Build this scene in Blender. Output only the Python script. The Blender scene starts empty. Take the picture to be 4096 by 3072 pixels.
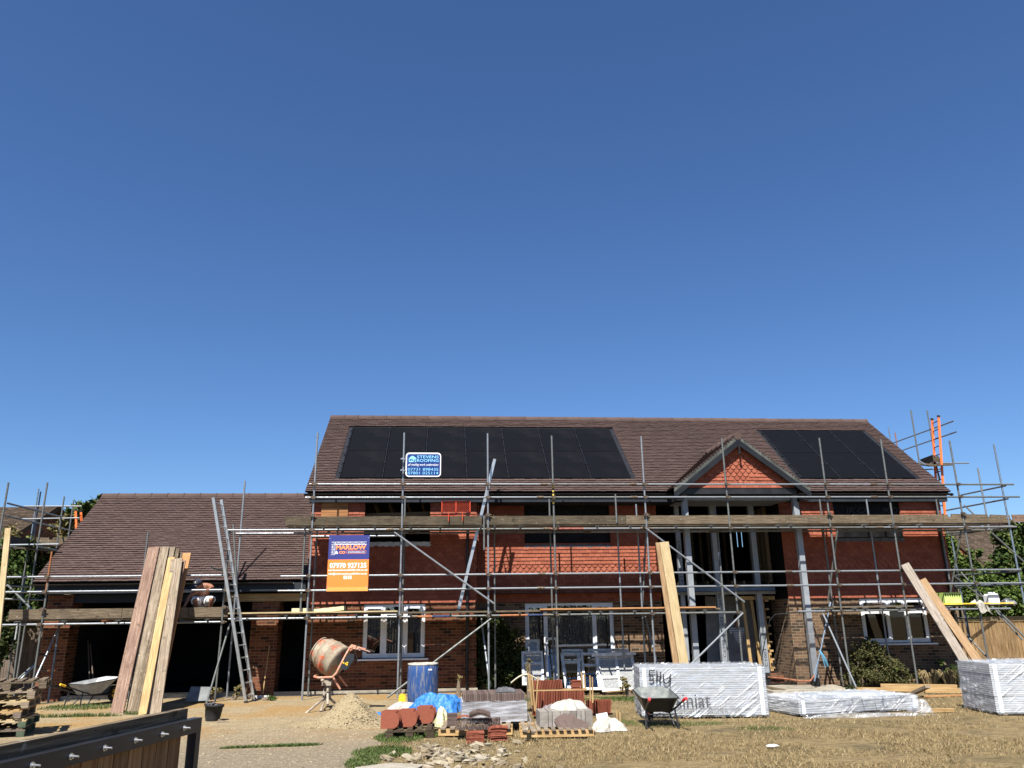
import bpy, math, random
import numpy as np
from mathutils import Vector, Matrix, noise as mnoise
R = random.Random(7)
SC = bpy.context.scene
COL = SC.collection
# ------------------------------------------------------------------ camera, sky, sun, exposure
F_, TH, PS, RO, CH = 3159.0, 0.2915, 0.0873, -0.0141, 1.717
_F = Vector((math.sin(PS)*math.cos(TH), math.cos(PS)*math.cos(TH), math.sin(TH)))
_R0 = Vector((math.cos(PS), -math.sin(PS), 0))
_U0 = _R0.cross(_F)
_R = _R0*math.cos(RO) + _U0*math.sin(RO)
_U = -_R0*math.sin(RO) + _U0*math.cos(RO)
cd = bpy.data.cameras.new('camera'); cam = bpy.data.objects.new('camera', cd); COL.objects.link(cam)
cd.sensor_width = 36; cd.lens = 36*F_/4096; cd.clip_start = 0.1; cd.clip_end = 3000
mw = Matrix((( _R.x, _U.x, -_F.x, 0), (_R.y, _U.y, -_F.y, 0), (_R.z, _U.z, -_F.z, CH), (0, 0, 0, 1)))
cam.matrix_world = mw
SC.camera = cam
SUN_EL, SUN_AZ = math.radians(54.0), math.radians(21.0)   # azimuth: left of the facade's normal, behind the camera
w = bpy.data.worlds.new('World'); SC.world = w; w.use_nodes = True
nt = w.node_tree; sky = nt.nodes.new('ShaderNodeTexSky'); sky.sky_type = 'NISHITA'; sky.sun_disc = False
sky.sun_elevation = SUN_EL; sky.sun_rotation = math.pi + SUN_AZ
sky.altitude = 0; sky.air_density = 1.0; sky.dust_density = 0.0; sky.ozone_density = 10
bg = nt.nodes['Background']; bg.inputs[1].default_value = 0.056
hs = nt.nodes.new('ShaderNodeHueSaturation'); hs.inputs['Saturation'].default_value = 1.04; hs.inputs['Hue'].default_value = 0.503; hs.inputs['Value'].default_value = 1.10
nt.links.new(sky.outputs[0], hs.inputs['Color']); nt.links.new(hs.outputs[0], bg.inputs[0])
sl = bpy.data.lights.new('sun', 'SUN'); sl.energy = 5.0; sl.angle = math.radians(0.5); sl.color = (1.0, 0.955, 0.88)
so = bpy.data.objects.new('sun', sl); COL.objects.link(so)
so.rotation_euler = Vector((math.sin(SUN_AZ)*math.cos(SUN_EL), math.cos(SUN_AZ)*math.cos(SUN_EL), -math.sin(SUN_EL))).to_track_quat('-Z', 'Y').to_euler()
SC.view_settings.view_transform = 'Standard'; SC.view_settings.look = 'None'
SC.view_settings.exposure = 1.10; SC.view_settings.gamma = 1.0
SC.cycles.max_bounces = 6; SC.cycles.transparent_max_bounces = 12

def _ray(px, py): return _F + _R*((px-2048)/F_) - _U*((py-1536)/F_)
def P(px, py, Y):
    "point of the real place on the upright plane at depth Y"
    r = _ray(px, py); return Vector((0, 0, CH)) + r*(Y/r.y)
def G(px, py, z=0.0):
    "point of the real place on the level z"
    r = _ray(px, py); return Vector((0, 0, CH)) + r*((z-CH)/r.z)

# ------------------------------------------------------------------ materials
class NT:
    def __init__(s, name):
        s.m = bpy.data.materials.new(name); s.m.use_nodes = True; s.t = s.m.node_tree
        s.b = s.t.nodes['Principled BSDF']; s.out = s.t.nodes['Material Output']
    def n(s, typ, **kw):
        o = s.t.nodes.new('ShaderNode'+typ)
        for k, v in kw.items():
            if k.startswith('i_'): o.inputs[k[2:].replace('_', ' ')].default_value = v
            else: setattr(o, k, v)
        return o
    def l(s, a, b): s.t.links.new(a, b)
    def coord(s, which='Object'):
        return s.n('TexCoord').outputs[which]
    def mapping(s, co, sc=(1, 1, 1), rot=(0, 0, 0)):
        m = s.n('Mapping'); m.inputs['Scale'].default_value = sc; m.inputs['Rotation'].default_value = rot
        s.l(co, m.inputs['Vector']); return m.outputs[0]
    def noise(s, co, scale, detail=4, rough=.55):
        o = s.n('TexNoise'); o.inputs['Scale'].default_value = scale; o.inputs['Detail'].default_value = detail
        o.inputs['Roughness'].default_value = rough; s.l(co, o.inputs['Vector']); return o.outputs[0]
    def ramp(s, fac, stops, interp='LINEAR'):
        o = s.n('ValToRGB'); o.color_ramp.interpolation = interp; e = o.color_ramp.elements
        while len(e) < len(stops): e.new(.5)
        for i, (p, c) in enumerate(stops):
            e[i].position = p; e[i].color = (c if len(c) == 4 else (*c, 1)) if not isinstance(c, (int, float)) else (c, c, c, 1)
        s.l(fac, o.inputs[0]); return o.outputs[0]
    def mix(s, fac, a, b, typ='MIX'):
        o = s.n('MixRGB', blend_type=typ)
        for i, v in ((0, fac), (1, a), (2, b)):
            if isinstance(v, (int, float)): o.inputs[i].default_value = v if i == 0 else (v, v, v, 1)
            elif isinstance(v, tuple): o.inputs[i].default_value = (*v, 1) if len(v) == 3 else v
            else: s.l(v, o.inputs[i])
        return o.outputs[0]
    def math(s, op, a, b=0.0):
        o = s.n('Math', operation=op)
        for i, v in ((0, a), (1, b)):
            if isinstance(v, (int, float)): o.inputs[i].default_value = v
            else: s.l(v, o.inputs[i])
        return o.outputs[0]
    def bump(s, h, dist=.01, strength=1.0):
        o = s.n('Bump'); o.inputs['Distance'].default_value = dist; o.inputs['Strength'].default_value = strength
        s.l(h, o.inputs['Height']); s.l(o.outputs[0], s.b.inputs['Normal'])
    def setp(s, color=None, rough=None, metal=None, **kw):
        if color is not None:
            if isinstance(color, tuple): s.b.inputs['Base Color'].default_value = (*color, 1)
            else: s.l(color, s.b.inputs['Base Color'])
        if rough is not None:
            if isinstance(rough, (int, float)): s.b.inputs['Roughness'].default_value = rough
            else: s.l(rough, s.b.inputs['Roughness'])
        rv_ = rough if isinstance(rough, (int, float)) else .4
        if 'Specular_IOR_Level' not in kw: s.b.inputs['Specular IOR Level'].default_value = .12 if rv_ >= .6 else .35
        if metal is not None: s.b.inputs['Metallic'].default_value = metal
        for k, v in kw.items(): s.b.inputs[k.replace('_', ' ')].default_value = v
        return s.m

def noisy(name, c1, c2, scale=6, rough=.7, metal=0, bump=.0, bscale=60, detail=5, lo=.35, hi=.65, **kw):
    t = NT(name); co = t.coord(); f = t.noise(co, scale, detail)
    c = t.ramp(f, [(lo, c1), (hi, c2)])
    rnd = t.n('ObjectInfo').outputs['Random']
    if bump: t.bump(t.noise(co, bscale, 4), bump)
    return t.setp(c, rough, metal, **kw)

def perisland(name, stops, rough=.75, noise_amt=.25, nscale=30, bump=.0, bscale=80, **kw):
    t = NT(name); ri = t.n('NewGeometry').outputs['Random Per Island']
    c = t.ramp(ri, stops); co = t.coord()
    n = t.ramp(t.noise(co, nscale, 5), [(.3, 1-noise_amt), (.7, 1+0.0)])
    c = t.mix(1.0, c, n, 'MULTIPLY')
    big = t.ramp(t.noise(co, .7, 4), [(.3, .86), (.7, 1.0)])
    c = t.mix(1.0, c, big, 'MULTIPLY')
    if bump: t.bump(t.noise(co, bscale, 4), bump)
    return t.setp(c, rough, **kw)

def wood(name, dark, light, grain=1.0, rough=.8, knots=True, dirt=0.35, spots=0.0):
    "grain runs along u"
    t = NT(name); uv = t.coord('UV'); ob = t.coord('Object')
    v = t.mapping(uv, (1.2*grain, 26*grain, 1))
    g = t.noise(v, 2.0, 7, .72)
    c = t.ramp(g, [(.34, tuple(x*.75 for x in dark)), (.46, dark), (.62, light)])
    ri = t.n('NewGeometry').outputs['Random Per Island']
    c = t.mix(1.0, c, t.ramp(ri, [(0, .72), (1, 1.08)]), 'MULTIPLY')
    if knots:
        vo = t.n('TexVoronoi'); vo.inputs['Scale'].default_value = 1.0
        t.l(t.mapping(uv, (1.5, 7, 1)), vo.inputs['Vector'])
        c = t.mix(t.ramp(vo.outputs['Distance'], [(.03, .8), (.1, 0)]), c, tuple(x*.35 for x in dark))
    if dirt:
        c = t.mix(t.ramp(t.noise(ob, 2.3, 5), [(.42, 0), (.72, dirt)]), c, tuple(x*.45 for x in dark))
    if spots:
        c = t.mix(t.ramp(t.noise(ob, 13, 3), [(.66, 0), (.71, spots)]), c, (.40, .37, .31)); c = t.mix(t.ramp(t.noise(ob, 7.3, 5), [(.60, 0), (.70, .7)]), c, tuple(x*.3 for x in dark))
    t.bump(g, .004, .6)
    return t.setp(c, rough)

def brick(name, stops, mortar=(.25, .19, .105), rough=.85):
    t = NT(name); uv = t.coord('UV'); ob = t.coord('Object')
    b = t.n('TexBrick'); b.offset = .5; b.inputs['Color1'].default_value = (0, 0, 0, 1); b.inputs['Color2'].default_value = (1, 1, 1, 1)
    b.inputs['Scale'].default_value = 1; b.inputs['Mortar Size'].default_value = .0055; b.inputs['Mortar Smooth'].default_value = .12
    b.inputs['Brick Width'].default_value = .225; b.inputs['Row Height'].default_value = .075; b.inputs['Bias'].default_value = 0
    wob = t.n('VectorMath', operation='ADD'); nz = t.n('TexNoise'); nz.inputs['Scale'].default_value = 5; t.l(uv, nz.inputs['Vector'])
    sc = t.n('VectorMath', operation='SCALE'); sc.inputs['Scale'].default_value = .006; t.l(nz.outputs['Color'], sc.inputs[0])
    t.l(uv, wob.inputs[0]); t.l(sc.outputs[0], wob.inputs[1]); t.l(wob.outputs[0], b.inputs['Vector'])
    c = t.ramp(b.outputs['Color'], stops)
    n = t.ramp(t.noise(ob, 38, 5, .65), [(.3, .7), (.7, 1.1)])
    c = t.mix(1.0, c, n, 'MULTIPLY')
    mo = t.mix(t.ramp(t.noise(ob, 1.3, 4), [(.35, .0), (.65, .55)]), mortar, tuple(x*.62 for x in mortar))
    c = t.mix(b.outputs['Fac'], c, mo)
    c = t.mix(1.0, c, t.ramp(t.noise(ob, .8, 5), [(.3, .8), (.7, 1.0)]), 'MULTIPLY')
    h = t.math('ADD', t.math('MULTIPLY', b.outputs['Fac'], -1.0), t.math('MULTIPLY', t.noise(ob, 90, 3), .35))
    t.bump(h, .008, .8)
    return t.setp(c, rough)

def metal_tube(name, c1, c2, paint=None, rough=.36):
    t = NT(name); ob = t.coord(); ri = t.n('NewGeometry').outputs['Random Per Island']
    f = t.noise(ob, 14, 5, .6)
    c = t.ramp(f, [(.3, c1), (.7, c2)])
    c = t.mix(1.0, c, t.ramp(ri, [(0, .75), (.5, .95), (1, 1.1)]), 'MULTIPLY')
    st = t.noise(ob, 3.1, 4)
    c = t.mix(t.ramp(st, [(.66, 0), (.74, .5)]), c, (.16, .10, .06))
    t.b.inputs['Metallic'].default_value = .35
    t.l(t.ramp(f, [(.3, rough+.14), (.7, rough-.06)]), t.b.inputs['Roughness'])
    t.bump(t.noise(ob, 160, 3), .002, .5)
    return t.setp(c)

def film(name, glossy=.35, tint=(.92, .94, .96), rough=.14, bscale=9, bd=.03, haze=.18):
    "stretch wrap: mostly clear, wrinkled and glossy"
    t = NT(name); ob = t.coord()
    tr = t.n('BsdfTransparent'); tr.inputs[0].default_value = (*tint, 1)
    gl = t.n('BsdfGlossy'); gl.inputs['Roughness'].default_value = rough; gl.inputs['Color'].default_value = (.95, .96, 1, 1)
    df = t.n('BsdfDiffuse'); df.inputs[0].default_value = (.82, .84, .87, 1)
    v = t.mapping(ob, (1.0, 1.0, 2.2), (0, .7, 0))
    nn = t.noise(v, bscale, 6, .7)
    b = t.n('Bump'); b.inputs['Distance'].default_value = bd; b.inputs['Strength'].default_value = 1; t.l(nn, b.inputs['Height'])
    t.l(b.outputs[0], gl.inputs['Normal']); t.l(b.outputs[0], df.inputs['Normal'])
    rot = t.mapping(ob, (1, 1, 1), (0, .62, 0)); sv = t.mapping(rot, (1.1, 1.1, 26))
    painted_glint = t.math('MULTIPLY', t.ramp(t.noise(sv, 1.6, 4, .6), [(.55, 0), (.62, .85)]), t.ramp(t.noise(ob, 1.6, 3), [(.46, 0), (.56, 1)]))  # diagonal highlights painted in as white diffuse streaks
    m1 = t.n('MixShader'); t.l(t.math('MAXIMUM', t.ramp(t.noise(v, bscale*.8, 6, .7), [(.42, haze*.35), (.62, min(1, haze*2.4))]), painted_glint), m1.inputs[0])
    t.l(tr.outputs[0], m1.inputs[1]); t.l(df.outputs[0], m1.inputs[2])
    m2 = t.n('MixShader'); m2.inputs[0].default_value = glossy; t.l(m1.outputs[0], m2.inputs[1]); t.l(gl.outputs[0], m2.inputs[2])
    t.l(m2.outputs[0], t.out.inputs[0]); return t.m

def glassmat(name, refl=.2, tint=(.55, .6, .6), frost=0.0):
    t = NT(name); tr = t.n('BsdfTransparent'); tr.inputs[0].default_value = (*tint, 1)
    gl = t.n('BsdfGlossy'); gl.inputs['Roughness'].default_value = .015 + frost*.25
    m = t.n('MixShader'); m.inputs[0].default_value = refl
    t.l(tr.outputs[0], m.inputs[1]); t.l(gl.outputs[0], m.inputs[2])
    o = m.outputs[0]
    if frost:
        ob = t.coord(); df = t.n('BsdfDiffuse'); df.inputs[0].default_value = (.42, .43, .42, 1)
        m3 = t.n('MixShader'); t.l(t.ramp(t.noise(ob, 45, 3), [(.4, frost*.5), (.6, frost)]), m3.inputs[0])
        t.l(o, m3.inputs[1]); t.l(df.outputs[0], m3.inputs[2]); o = m3.outputs[0]
    t.l(o, t.out.inputs[0]); return t.m

M = {}
M['brick'] = brick('red_brick', [(0, (.034, .018, .015)), (.22, (.105, .036, .023)), (.5, (.165, .056, .032)), (.8, (.21, .077, .042)), (1, (.13, .050, .036))])
M['brick_pale'] = brick('weathered_brick', [(0, (.045, .032, .028)), (.3, (.12, .070, .046)), (.6, (.17, .098, .060)), (1, (.21, .125, .08))], (.32, .265, .165))
M['wtile'] = perisland('terracotta_tile', [(0, (.235, .068, .040)), (.4, (.28, .085, .050)), (.8, (.325, .105, .062)), (1, (.25, .072, .042))], .72, .15, 60)
M['rtile'] = perisland('brown_roof_tile', [(0, (.080, .053, .047)), (.5, (.091, .061, .054)), (1, (.102, .070, .062))], .8, .16, 40)
M['rtile_old'] = perisland('old_roof_tile', [(0, (.06, .043, .03)), (.5, (.095, .07, .05)), (1, (.13, .095, .07))], .9, .4, 12)
M['anth'] = noisy('anthracite_paint', (.020, .024, .030), (.028, .033, .040), 3, .6)
M['black'] = noisy('black_paint', (.012, .012, .013), (.022, .022, .024), 5, .38)
M['gutter'] = noisy('black_gutter', (.010, .010, .011), (.016, .016, .017), 5, .3)
M['steelgrey'] = noisy('primed_steel', (.20, .22, .245), (.26, .28, .30), 4, .5)
M['tube'] = metal_tube('galvanised_tube', (.17, .185, .20), (.28, .30, .32), rough=.32)
M['tube_old'] = metal_tube('weathered_tube', (.095, .10, .098), (.18, .19, .18), rough=.44)
M['tube_blue'] = metal_tube('blue_painted_tube', (.10, .14, .19), (.20, .24, .29), rough=.5)
M['tube_orange'] = metal_tube('orange_painted_tube', (.26, .085, .03), (.36, .16, .07), rough=.5)
M['coupler'] = noisy('rusty_coupler', (.055, .035, .022), (.17, .14, .11), 30, .55, .6)
M['alu'] = noisy('aluminium', (.42, .44, .45), (.55, .57, .58), 7, .38, .8)
M['orange'] = noisy('orange_fibreglass', (.75, .14, .03), (.82, .18, .045), 6, .5)
M['pvc'] = noisy('white_frame', (.58, .60, .63), (.68, .69, .71), 5, .35)
M['pvc_dirty'] = noisy('dirty_white_frame', (.40, .39, .37), (.66, .66, .66), 9, .5)
M['lead'] = noisy('lead_flashing', (.30, .31, .33), (.45, .46, .48), 12, .5, .3, bump=.01, bscale=18)
M['interior'] = noisy('dim_interior', (.012, .011, .010), (.025, .022, .019), 2, .95)  # indoor shade put into the colour: rooms made darker than real surfaces
M['blackhole'] = noisy('interior_shade_black', (.018, .018, .018), (.03, .03, .03), 2, .95)  # grey block interior painted near black to stand in for deep shade
M['membrane'] = noisy('black_membrane', (.006, .006, .007), (.012, .012, .013), 5, .6, bump=.02, bscale=6)
M['deck'] = wood('scaffold_board_wood', (0.104, 0.080, 0.052), (0.230, 0.180, 0.125), 1, .85, True, .5, .5)
M['deck_dark'] = wood('old_scaffold_board', (0.062, 0.050, 0.034), (0.149, 0.118, 0.081), 1, .9, True, .5, .6)
M['pine'] = wood('new_pine', (0.347, 0.223, 0.099), (0.513, 0.356, 0.174), .7, .7, True, .15)
M['pine_grey'] = wood('greyed_pine', (0.201, 0.155, 0.109), (0.356, 0.295, 0.217), .8, .85, True, .4, .6)
M['pine_red'] = wood('reddish_board', (0.190, 0.119, 0.088), (0.332, 0.229, 0.167), .8, .85, True, .35, .3)
M['pine_pale'] = wood('pale_pine', (0.396, 0.301, 0.158), (0.554, 0.443, 0.270), .9, .75, True, .1)
M['pine_orange'] = wood('orange_pine', (0.396, 0.190, 0.079), (0.539, 0.293, 0.134), .9, .75, True, .1)
M['timber_dark'] = wood('dark_timber', (.05, .038, .025), (.12, .09, .06), 1, .9, False, .4)
M['stud'] = wood('stud_timber', (.12, .08, .045), (.22, .155, .09), 1, .9, True, .3)
M['ply'] = wood('osb_board', (0.270, 0.125, 0.052), (0.395, 0.198, 0.088), .4, .85, False, .5)
M['fencewood'] = wood('fence_wood', (0.204, 0.129, 0.061), (0.340, 0.231, 0.122), .8, .85, True, .3)
M['fencedark'] = wood('stained_fence_wood', (0.204, 0.116, 0.058), (0.345, 0.218, 0.116), .8, .85, True, .3)
M['fencegrey'] = wood('silvered_fence_wood', (0.304, 0.296, 0.280), (0.480, 0.472, 0.448), .8, .9, True, .2)
M['glass'] = glassmat('window_glass', .24); M['glass_dark'] = glassmat('dark_window_glass', .07, (.3, .32, .33))
M['frost'] = glassmat('patterned_glass', .14, (.5, .5, .5), .75)
M['film'] = film('stretch_film', .10, haze=.07, bscale=7, bd=.012)
M['film_clear'] = film('clear_film', .07, haze=.13, bscale=1.8, bd=.02)
M['strap'] = noisy('white_strap', (.72, .75, .78), (.82, .84, .86), 5, .4)
M['blue_drum'] = None
M['tarp'] = noisy('blue_tarpaulin', (.02, .12, .38), (.045, .20, .52), 9, .42, bump=.03, bscale=16)
M['sheet'] = noisy('dusty_white_cloth', (.30, .28, .23), (.50, .48, .43), 9, .85, bump=.015, bscale=24)
M['ply_bag'] = noisy('yellow_clear_bag', (.50, .48, .22), (.70, .70, .52), 12, .25, bump=.03, bscale=20)
M['concrete'] = noisy('concrete', (.24, .215, .17), (.34, .31, .25), 5, .9, bump=.01, bscale=40)
M['stone'] = perisland('flint_stone', [(0, (.19, .15, .10)), (.4, (.31, .255, .17)), (.8, (.39, .34, .25)), (1, (.24, .215, .18))], .85, .25, 20)
M['gravel'] = perisland('pale_gravel', [(0, (.26, .205, .125)), (.5, (.37, .30, .19)), (1, (.46, .40, .28))], .85, .15, 20)
M['rubber'] = noisy('black_rubber', (.018, .018, .019), (.035, .035, .036), 10, .6)
M['yellow'] = noisy('yellow_plastic', (.72, .42, .02), (.80, .50, .04), 5, .4)
M['whiteplastic'] = noisy('white_plastic', (.66, .68, .70), (.78, .79, .80), 7, .45)
M['insul'] = noisy('yellow_foam_board', (.68, .60, .28), (.76, .68, .36), 7, .8)
M['foil'] = noisy('foil_facing', (.42, .42, .42), (.55, .55, .54), 20, .35, .5)
M['redtile_stack'] = perisland('red_clay_tile', [(0, (.20, .058, .034)), (.5, (.26, .080, .048)), (1, (.31, .10, .062))], .75, .2, 30)
M['brntile_stack'] = perisland('brown_clay_tile', [(0, (.10, .072, .062)), (.5, (.145, .105, .092)), (1, (.18, .135, .118))], .75, .2, 30)
M['skin'] = noisy('skin', (.22, .095, .055), (.28, .13, .08), 12, .5)
M['leaf'] = perisland('green_leaf', [(0, (.030, .055, .014)), (.5, (.055, .088, .022)), (.85, (.09, .12, .032)), (1, (.12, .13, .04))], .6, .1, 5)
M['leaf_bright'] = perisland('bright_leaf', [(0, (.045, .078, .015)), (.5, (.075, .118, .024)), (1, (.115, .155, .034))], .6, .1, 5)
M['leaf_dry'] = perisland('dry_leaf', [(0, (.10, .09, .035)), (.5, (.16, .14, .055)), (1, (.26, .19, .08))], .7, .1, 5)
M['leaf_olive'] = perisland('olive_leaf', [(0, (.030, .035, .012)), (.5, (.060, .062, .022)), (.85, (.10, .095, .035)), (1, (.15, .12, .05))], .7, .1, 5)
M['pine_honey'] = wood('honey_board', (.30, .19, .10), (.46, .32, .19), .9, .75, True, .15)
M['trim_dark'] = noisy('dark_trim_paint', (.010, .0125, .016), (.016, .019, .023), 3, .6)
M['plank_grey'] = wood('cement_grey_board', (.28, .235, .19), (.47, .41, .345), 1, .85, True, .35, .7)
M['leaf_dark'] = perisland('dark_leaf', [(0, (.016, .028, .009)), (.6, (.034, .050, .015)), (1, (.065, .075, .02))], .6, .1, 5)
M['bark'] = noisy('bark', (.10, .075, .05), (.18, .14, .10), 20, .9)
M['white'] = noisy('white_print', (.78, .78, .78), (.80, .80, .80), 3, .5)
M['ink'] = noisy('black_ink', (.03, .03, .03), (.05, .05, .05), 3, .6)
M['chrome'] = noisy('zinc_bolt', (.55, .56, .56), (.70, .70, .70), 30, .3, .9)

# ------------------------------------------------------------------ mesh building
class MB:
    def __init__(s): s.v = []; s.f = []; s.uv = []; s.sm = []
    def _add(s, vs, fs, uvs, smooth=False):
        o = len(s.v); s.v += [tuple(v) for v in vs]
        for f, u in zip(fs, uvs):
            s.f.append([o+i for i in f]); s.uv.append(u); s.sm.append(smooth)
    def poly(s, pts, uv=None):
        pts = [Vector(p) for p in pts]
        if uv is None:
            n = (pts[1]-pts[0]).cross(pts[2]-pts[0]); a = [abs(n.x), abs(n.y), abs(n.z)]
            k = a.index(max(a))
            uv = [((p.y, p.z), (p.x, p.z), (p.x, p.y))[k] for p in pts]
        s._add(pts, [list(range(len(pts)))], [uv])
    def hexa(s, c, uvlen=None):
        "c: 8 corners, bottom 0-3 then top 4-7 (same order)"
        fs = [(3, 2, 1, 0), (4, 5, 6, 7), (0, 1, 5, 4), (1, 2, 6, 5), (2, 3, 7, 6), (3, 0, 4, 7)]
        c = [Vector(p) for p in c]; uvs = []
        for f in fs:
            p = [c[i] for i in f]; n = (p[1]-p[0]).cross(p[2]-p[0])
            a = [abs(n.x), abs(n.y), abs(n.z)]; k = a.index(max(a))
            uvs.append([((q.y, q.z), (q.x, q.z), (q.x, q.y))[k] for q in p])
        s._add(c, fs, uvs)
    def box(s, x0, x1, y0, y1, z0, z1):
        s.hexa([(x0, y0, z0), (x1, y0, z0), (x1, y1, z0), (x0, y1, z0), (x0, y0, z1), (x1, y0, z1), (x1, y1, z1), (x0, y1, z1)])
    def bar(s, p0, p1, w, h, up=(0, 0, 1), ext=0):
        "board from p0 to p1; w sideways, h along up; uv u runs along the length"
        p0 = Vector(p0); p1 = Vector(p1); d = (p1-p0); L = d.length; d.normalize()
        up = Vector(up); sd = d.cross(up)
        if sd.length < 1e-5: sd = d.cross(Vector((0, 1, 0)))
        sd.normalize(); up = sd.cross(d).normalized()
        p0 = p0-d*ext; p1 = p1+d*ext; L += 2*ext
        a, b = sd*(w/2), up*(h/2)
        c = [p0-a-b, p0+a-b, p1+a-b, p1-a-b, p0-a+b, p0+a+b, p1+a+b, p1-a+b]
        fs = [(3, 2, 1, 0), (4, 5, 6, 7), (0, 1, 5, 4), (1, 2, 6, 5), (2, 3, 7, 6), (3, 0, 4, 7)]
        ru, rv = R.random()*20, R.random()*20; uvs = []
        lc = [(0, 0, 0), (0, w, 0), (L, w, 0), (L, 0, 0), (0, 0, h), (0, w, h), (L, w, h), (L, 0, h)]
        for f in fs:
            uvs.append([(ru+lc[i][0], rv+lc[i][1]+lc[i][2]*1.3) for i in f])
        s._add(c, fs, uvs)
    def tube(s, p0, p1, r=.0242, n=8, hollow=0.0, r2=None, cap=True):
        p0 = Vector(p0); p1 = Vector(p1); d = (p1-p0).normalized(); r2 = r if r2 is None else r2
        a = d.cross(Vector((0, 0, 1)) if abs(d.z) < .9 else Vector((1, 0, 0))).normalized(); b = d.cross(a)
        L = (p1-p0).length; vs = []
        for p, rr in ((p0, r), (p1, r2)):
            for i in range(n):
                t = 2*math.pi*i/n; vs.append(p + a*(rr*math.cos(t)) + b*(rr*math.sin(t)))
        fs = [(i, (i+1) % n, n+(i+1) % n, n+i) for i in range(n)]
        uvs = [[(0, i/n), (0, (i+1)/n), (L, (i+1)/n), (L, i/n)] for i in range(n)]
        s._add(vs, [tuple(reversed(f)) for f in fs], [list(reversed(u)) for u in uvs], True)
        o = len(s.v)
        if cap:
            s.v += [tuple(q) for q in vs]
            if hollow:
                for base, p, sgn in ((o, p0, 1), (o+n, p1, -1)):
                    iv = [p + (Vector(s.v[base+i])-p)*hollow for i in range(n)]
                    deep = [q + d*(sgn*r*3) for q in iv]
                    k = len(s.v); s.v += [tuple(q) for q in iv+deep]
                    for i in range(n):
                        j = (i+1) % n
                        s.f += [[base+i, base+j, k+j, k+i], [k+i, k+j, k+n+j, k+n+i]]
                        s.uv += [[(0, 0)]*4]*2; s.sm += [False, False]
                    s.f.append([k+n+i for i in range(n)]); s.uv.append([(0, 0)]*n); s.sm.append(False)
            else:
                s.f.append([o+i for i in range(n)]); s.uv.append([(0, 0)]*n); s.sm.append(False)
                s.f.append([o+n+i for i in reversed(range(n))]); s.uv.append([(0, 0)]*n); s.sm.append(False)
    def path(s, pts, r, n=6):
        pts = [Vector(p) for p in pts]
        for a, b in zip(pts, pts[1:]): s.tube(a, b, r, n)
        for p in pts[1:-1]: s.ball(p, r*1.02, 4, 6)
    def ball(s, c, r, nv=6, nu=10, sc=(1, 1, 1), jit=0):
        c = Vector(c); vs = []; fs = []
        for i in range(nv+1):
            t = math.pi*i/nv
            for j in range(nu):
                p = 2*math.pi*j/nu; k = 1+(R.random()-.5)*jit
                vs.append(c+Vector((r*sc[0]*math.sin(t)*math.cos(p)*k, r*sc[1]*math.sin(t)*math.sin(p)*k, r*sc[2]*math.cos(t)*k)))
        for i in range(nv):
            for j in range(nu):
                fs.append((i*nu+j, (i+1)*nu+j, (i+1)*nu+(j+1) % nu, i*nu+(j+1) % nu))
        s._add(vs, fs, [[(0, 0)]*4]*len(fs), True)
    def lathe(s, prof, axis0, axis1, n=24, cap=True, wob=0):
        "prof: list of (t along axis 0..1, radius)"
        a0 = Vector(axis0); a1 = Vector(axis1); d = (a1-a0).normalized()
        a = d.cross(Vector((0, 0, 1)) if abs(d.z) < .9 else Vector((0, 1, 0))).normalized(); b = d.cross(a)
        vs = []; m = len(prof)
        for t, r in prof:
            p = a0.lerp(a1, t)
            for i in range(n):
                q = 2*math.pi*i/n; rr = r*(1+wob*(R.random()-.5)); vs.append(p+a*(rr*math.cos(q))+b*(rr*math.sin(q)))
        fs = []; uvs = []
        for k in range(m-1):
            for i in range(n):
                j = (i+1) % n; fs.append((k*n+i, (k+1)*n+i, (k+1)*n+j, k*n+j))
                uvs.append([(i/n, prof[k][0]), (i/n, prof[k+1][0]), ((i+1)/n, prof[k+1][0]), ((i+1)/n, prof[k][0])])
        s._add(vs, fs, uvs, True)
        if cap:
            s._add(vs[:n], [tuple(range(n))], [[(0, 0)]*n]); s._add(vs[-n:], [tuple(reversed(range(n)))], [[(0, 0)]*n])
    def prism(s, pts, off):
        "closed outline swept by off"
        pts = [Vector(p) for p in pts]; off = Vector(off); q = [p+off for p in pts]; n = len(pts)
        s.poly(list(reversed(pts))); s.poly(q)
        for i in range(n):
            j = (i+1) % n; s.poly([pts[i], pts[j], q[j], q[i]])
    def grid(s, fn, nu, nv, smooth=True, uvs=1.0):
        vs = [fn(i/nu, j/nv) for j in range(nv+1) for i in range(nu+1)]
        fs = []; u = []
        for j in range(nv):
            for i in range(nu):
                a = j*(nu+1)+i; fs.append((a, a+1, a+nu+2, a+nu+1))
                u.append([(i/nu*uvs, j/nv*uvs), ((i+1)/nu*uvs, j/nv*uvs), ((i+1)/nu*uvs, (j+1)/nv*uvs), (i/nu*uvs, (j+1)/nv*uvs)])
        s._add(vs, fs, u, smooth)
    def build(s, name, mat, parent=None, mats=None):
        me = bpy.data.meshes.new(name)
        off = Vector((0, 0, 0))
        q = parent
        while q is not None: off += q.location; q = q.parent
        me.from_pydata([(v[0]-off.x, v[1]-off.y, v[2]-off.z) for v in s.v], [], s.f)
        ul = me.uv_layers.new(name='UVMap')
        flat = [c for f in s.uv for u in f for c in u]
        if len(flat) == 2*len(me.loops): ul.data.foreach_set('uv', flat)
        me.polygons.foreach_set('use_smooth', s.sm)
        me.materials.append(M[mat] if isinstance(mat, str) else mat)
        me.update()
        o = bpy.data.objects.new(name, me); COL.objects.link(o)
        if parent is not None: o.parent = parent
        return o

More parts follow.
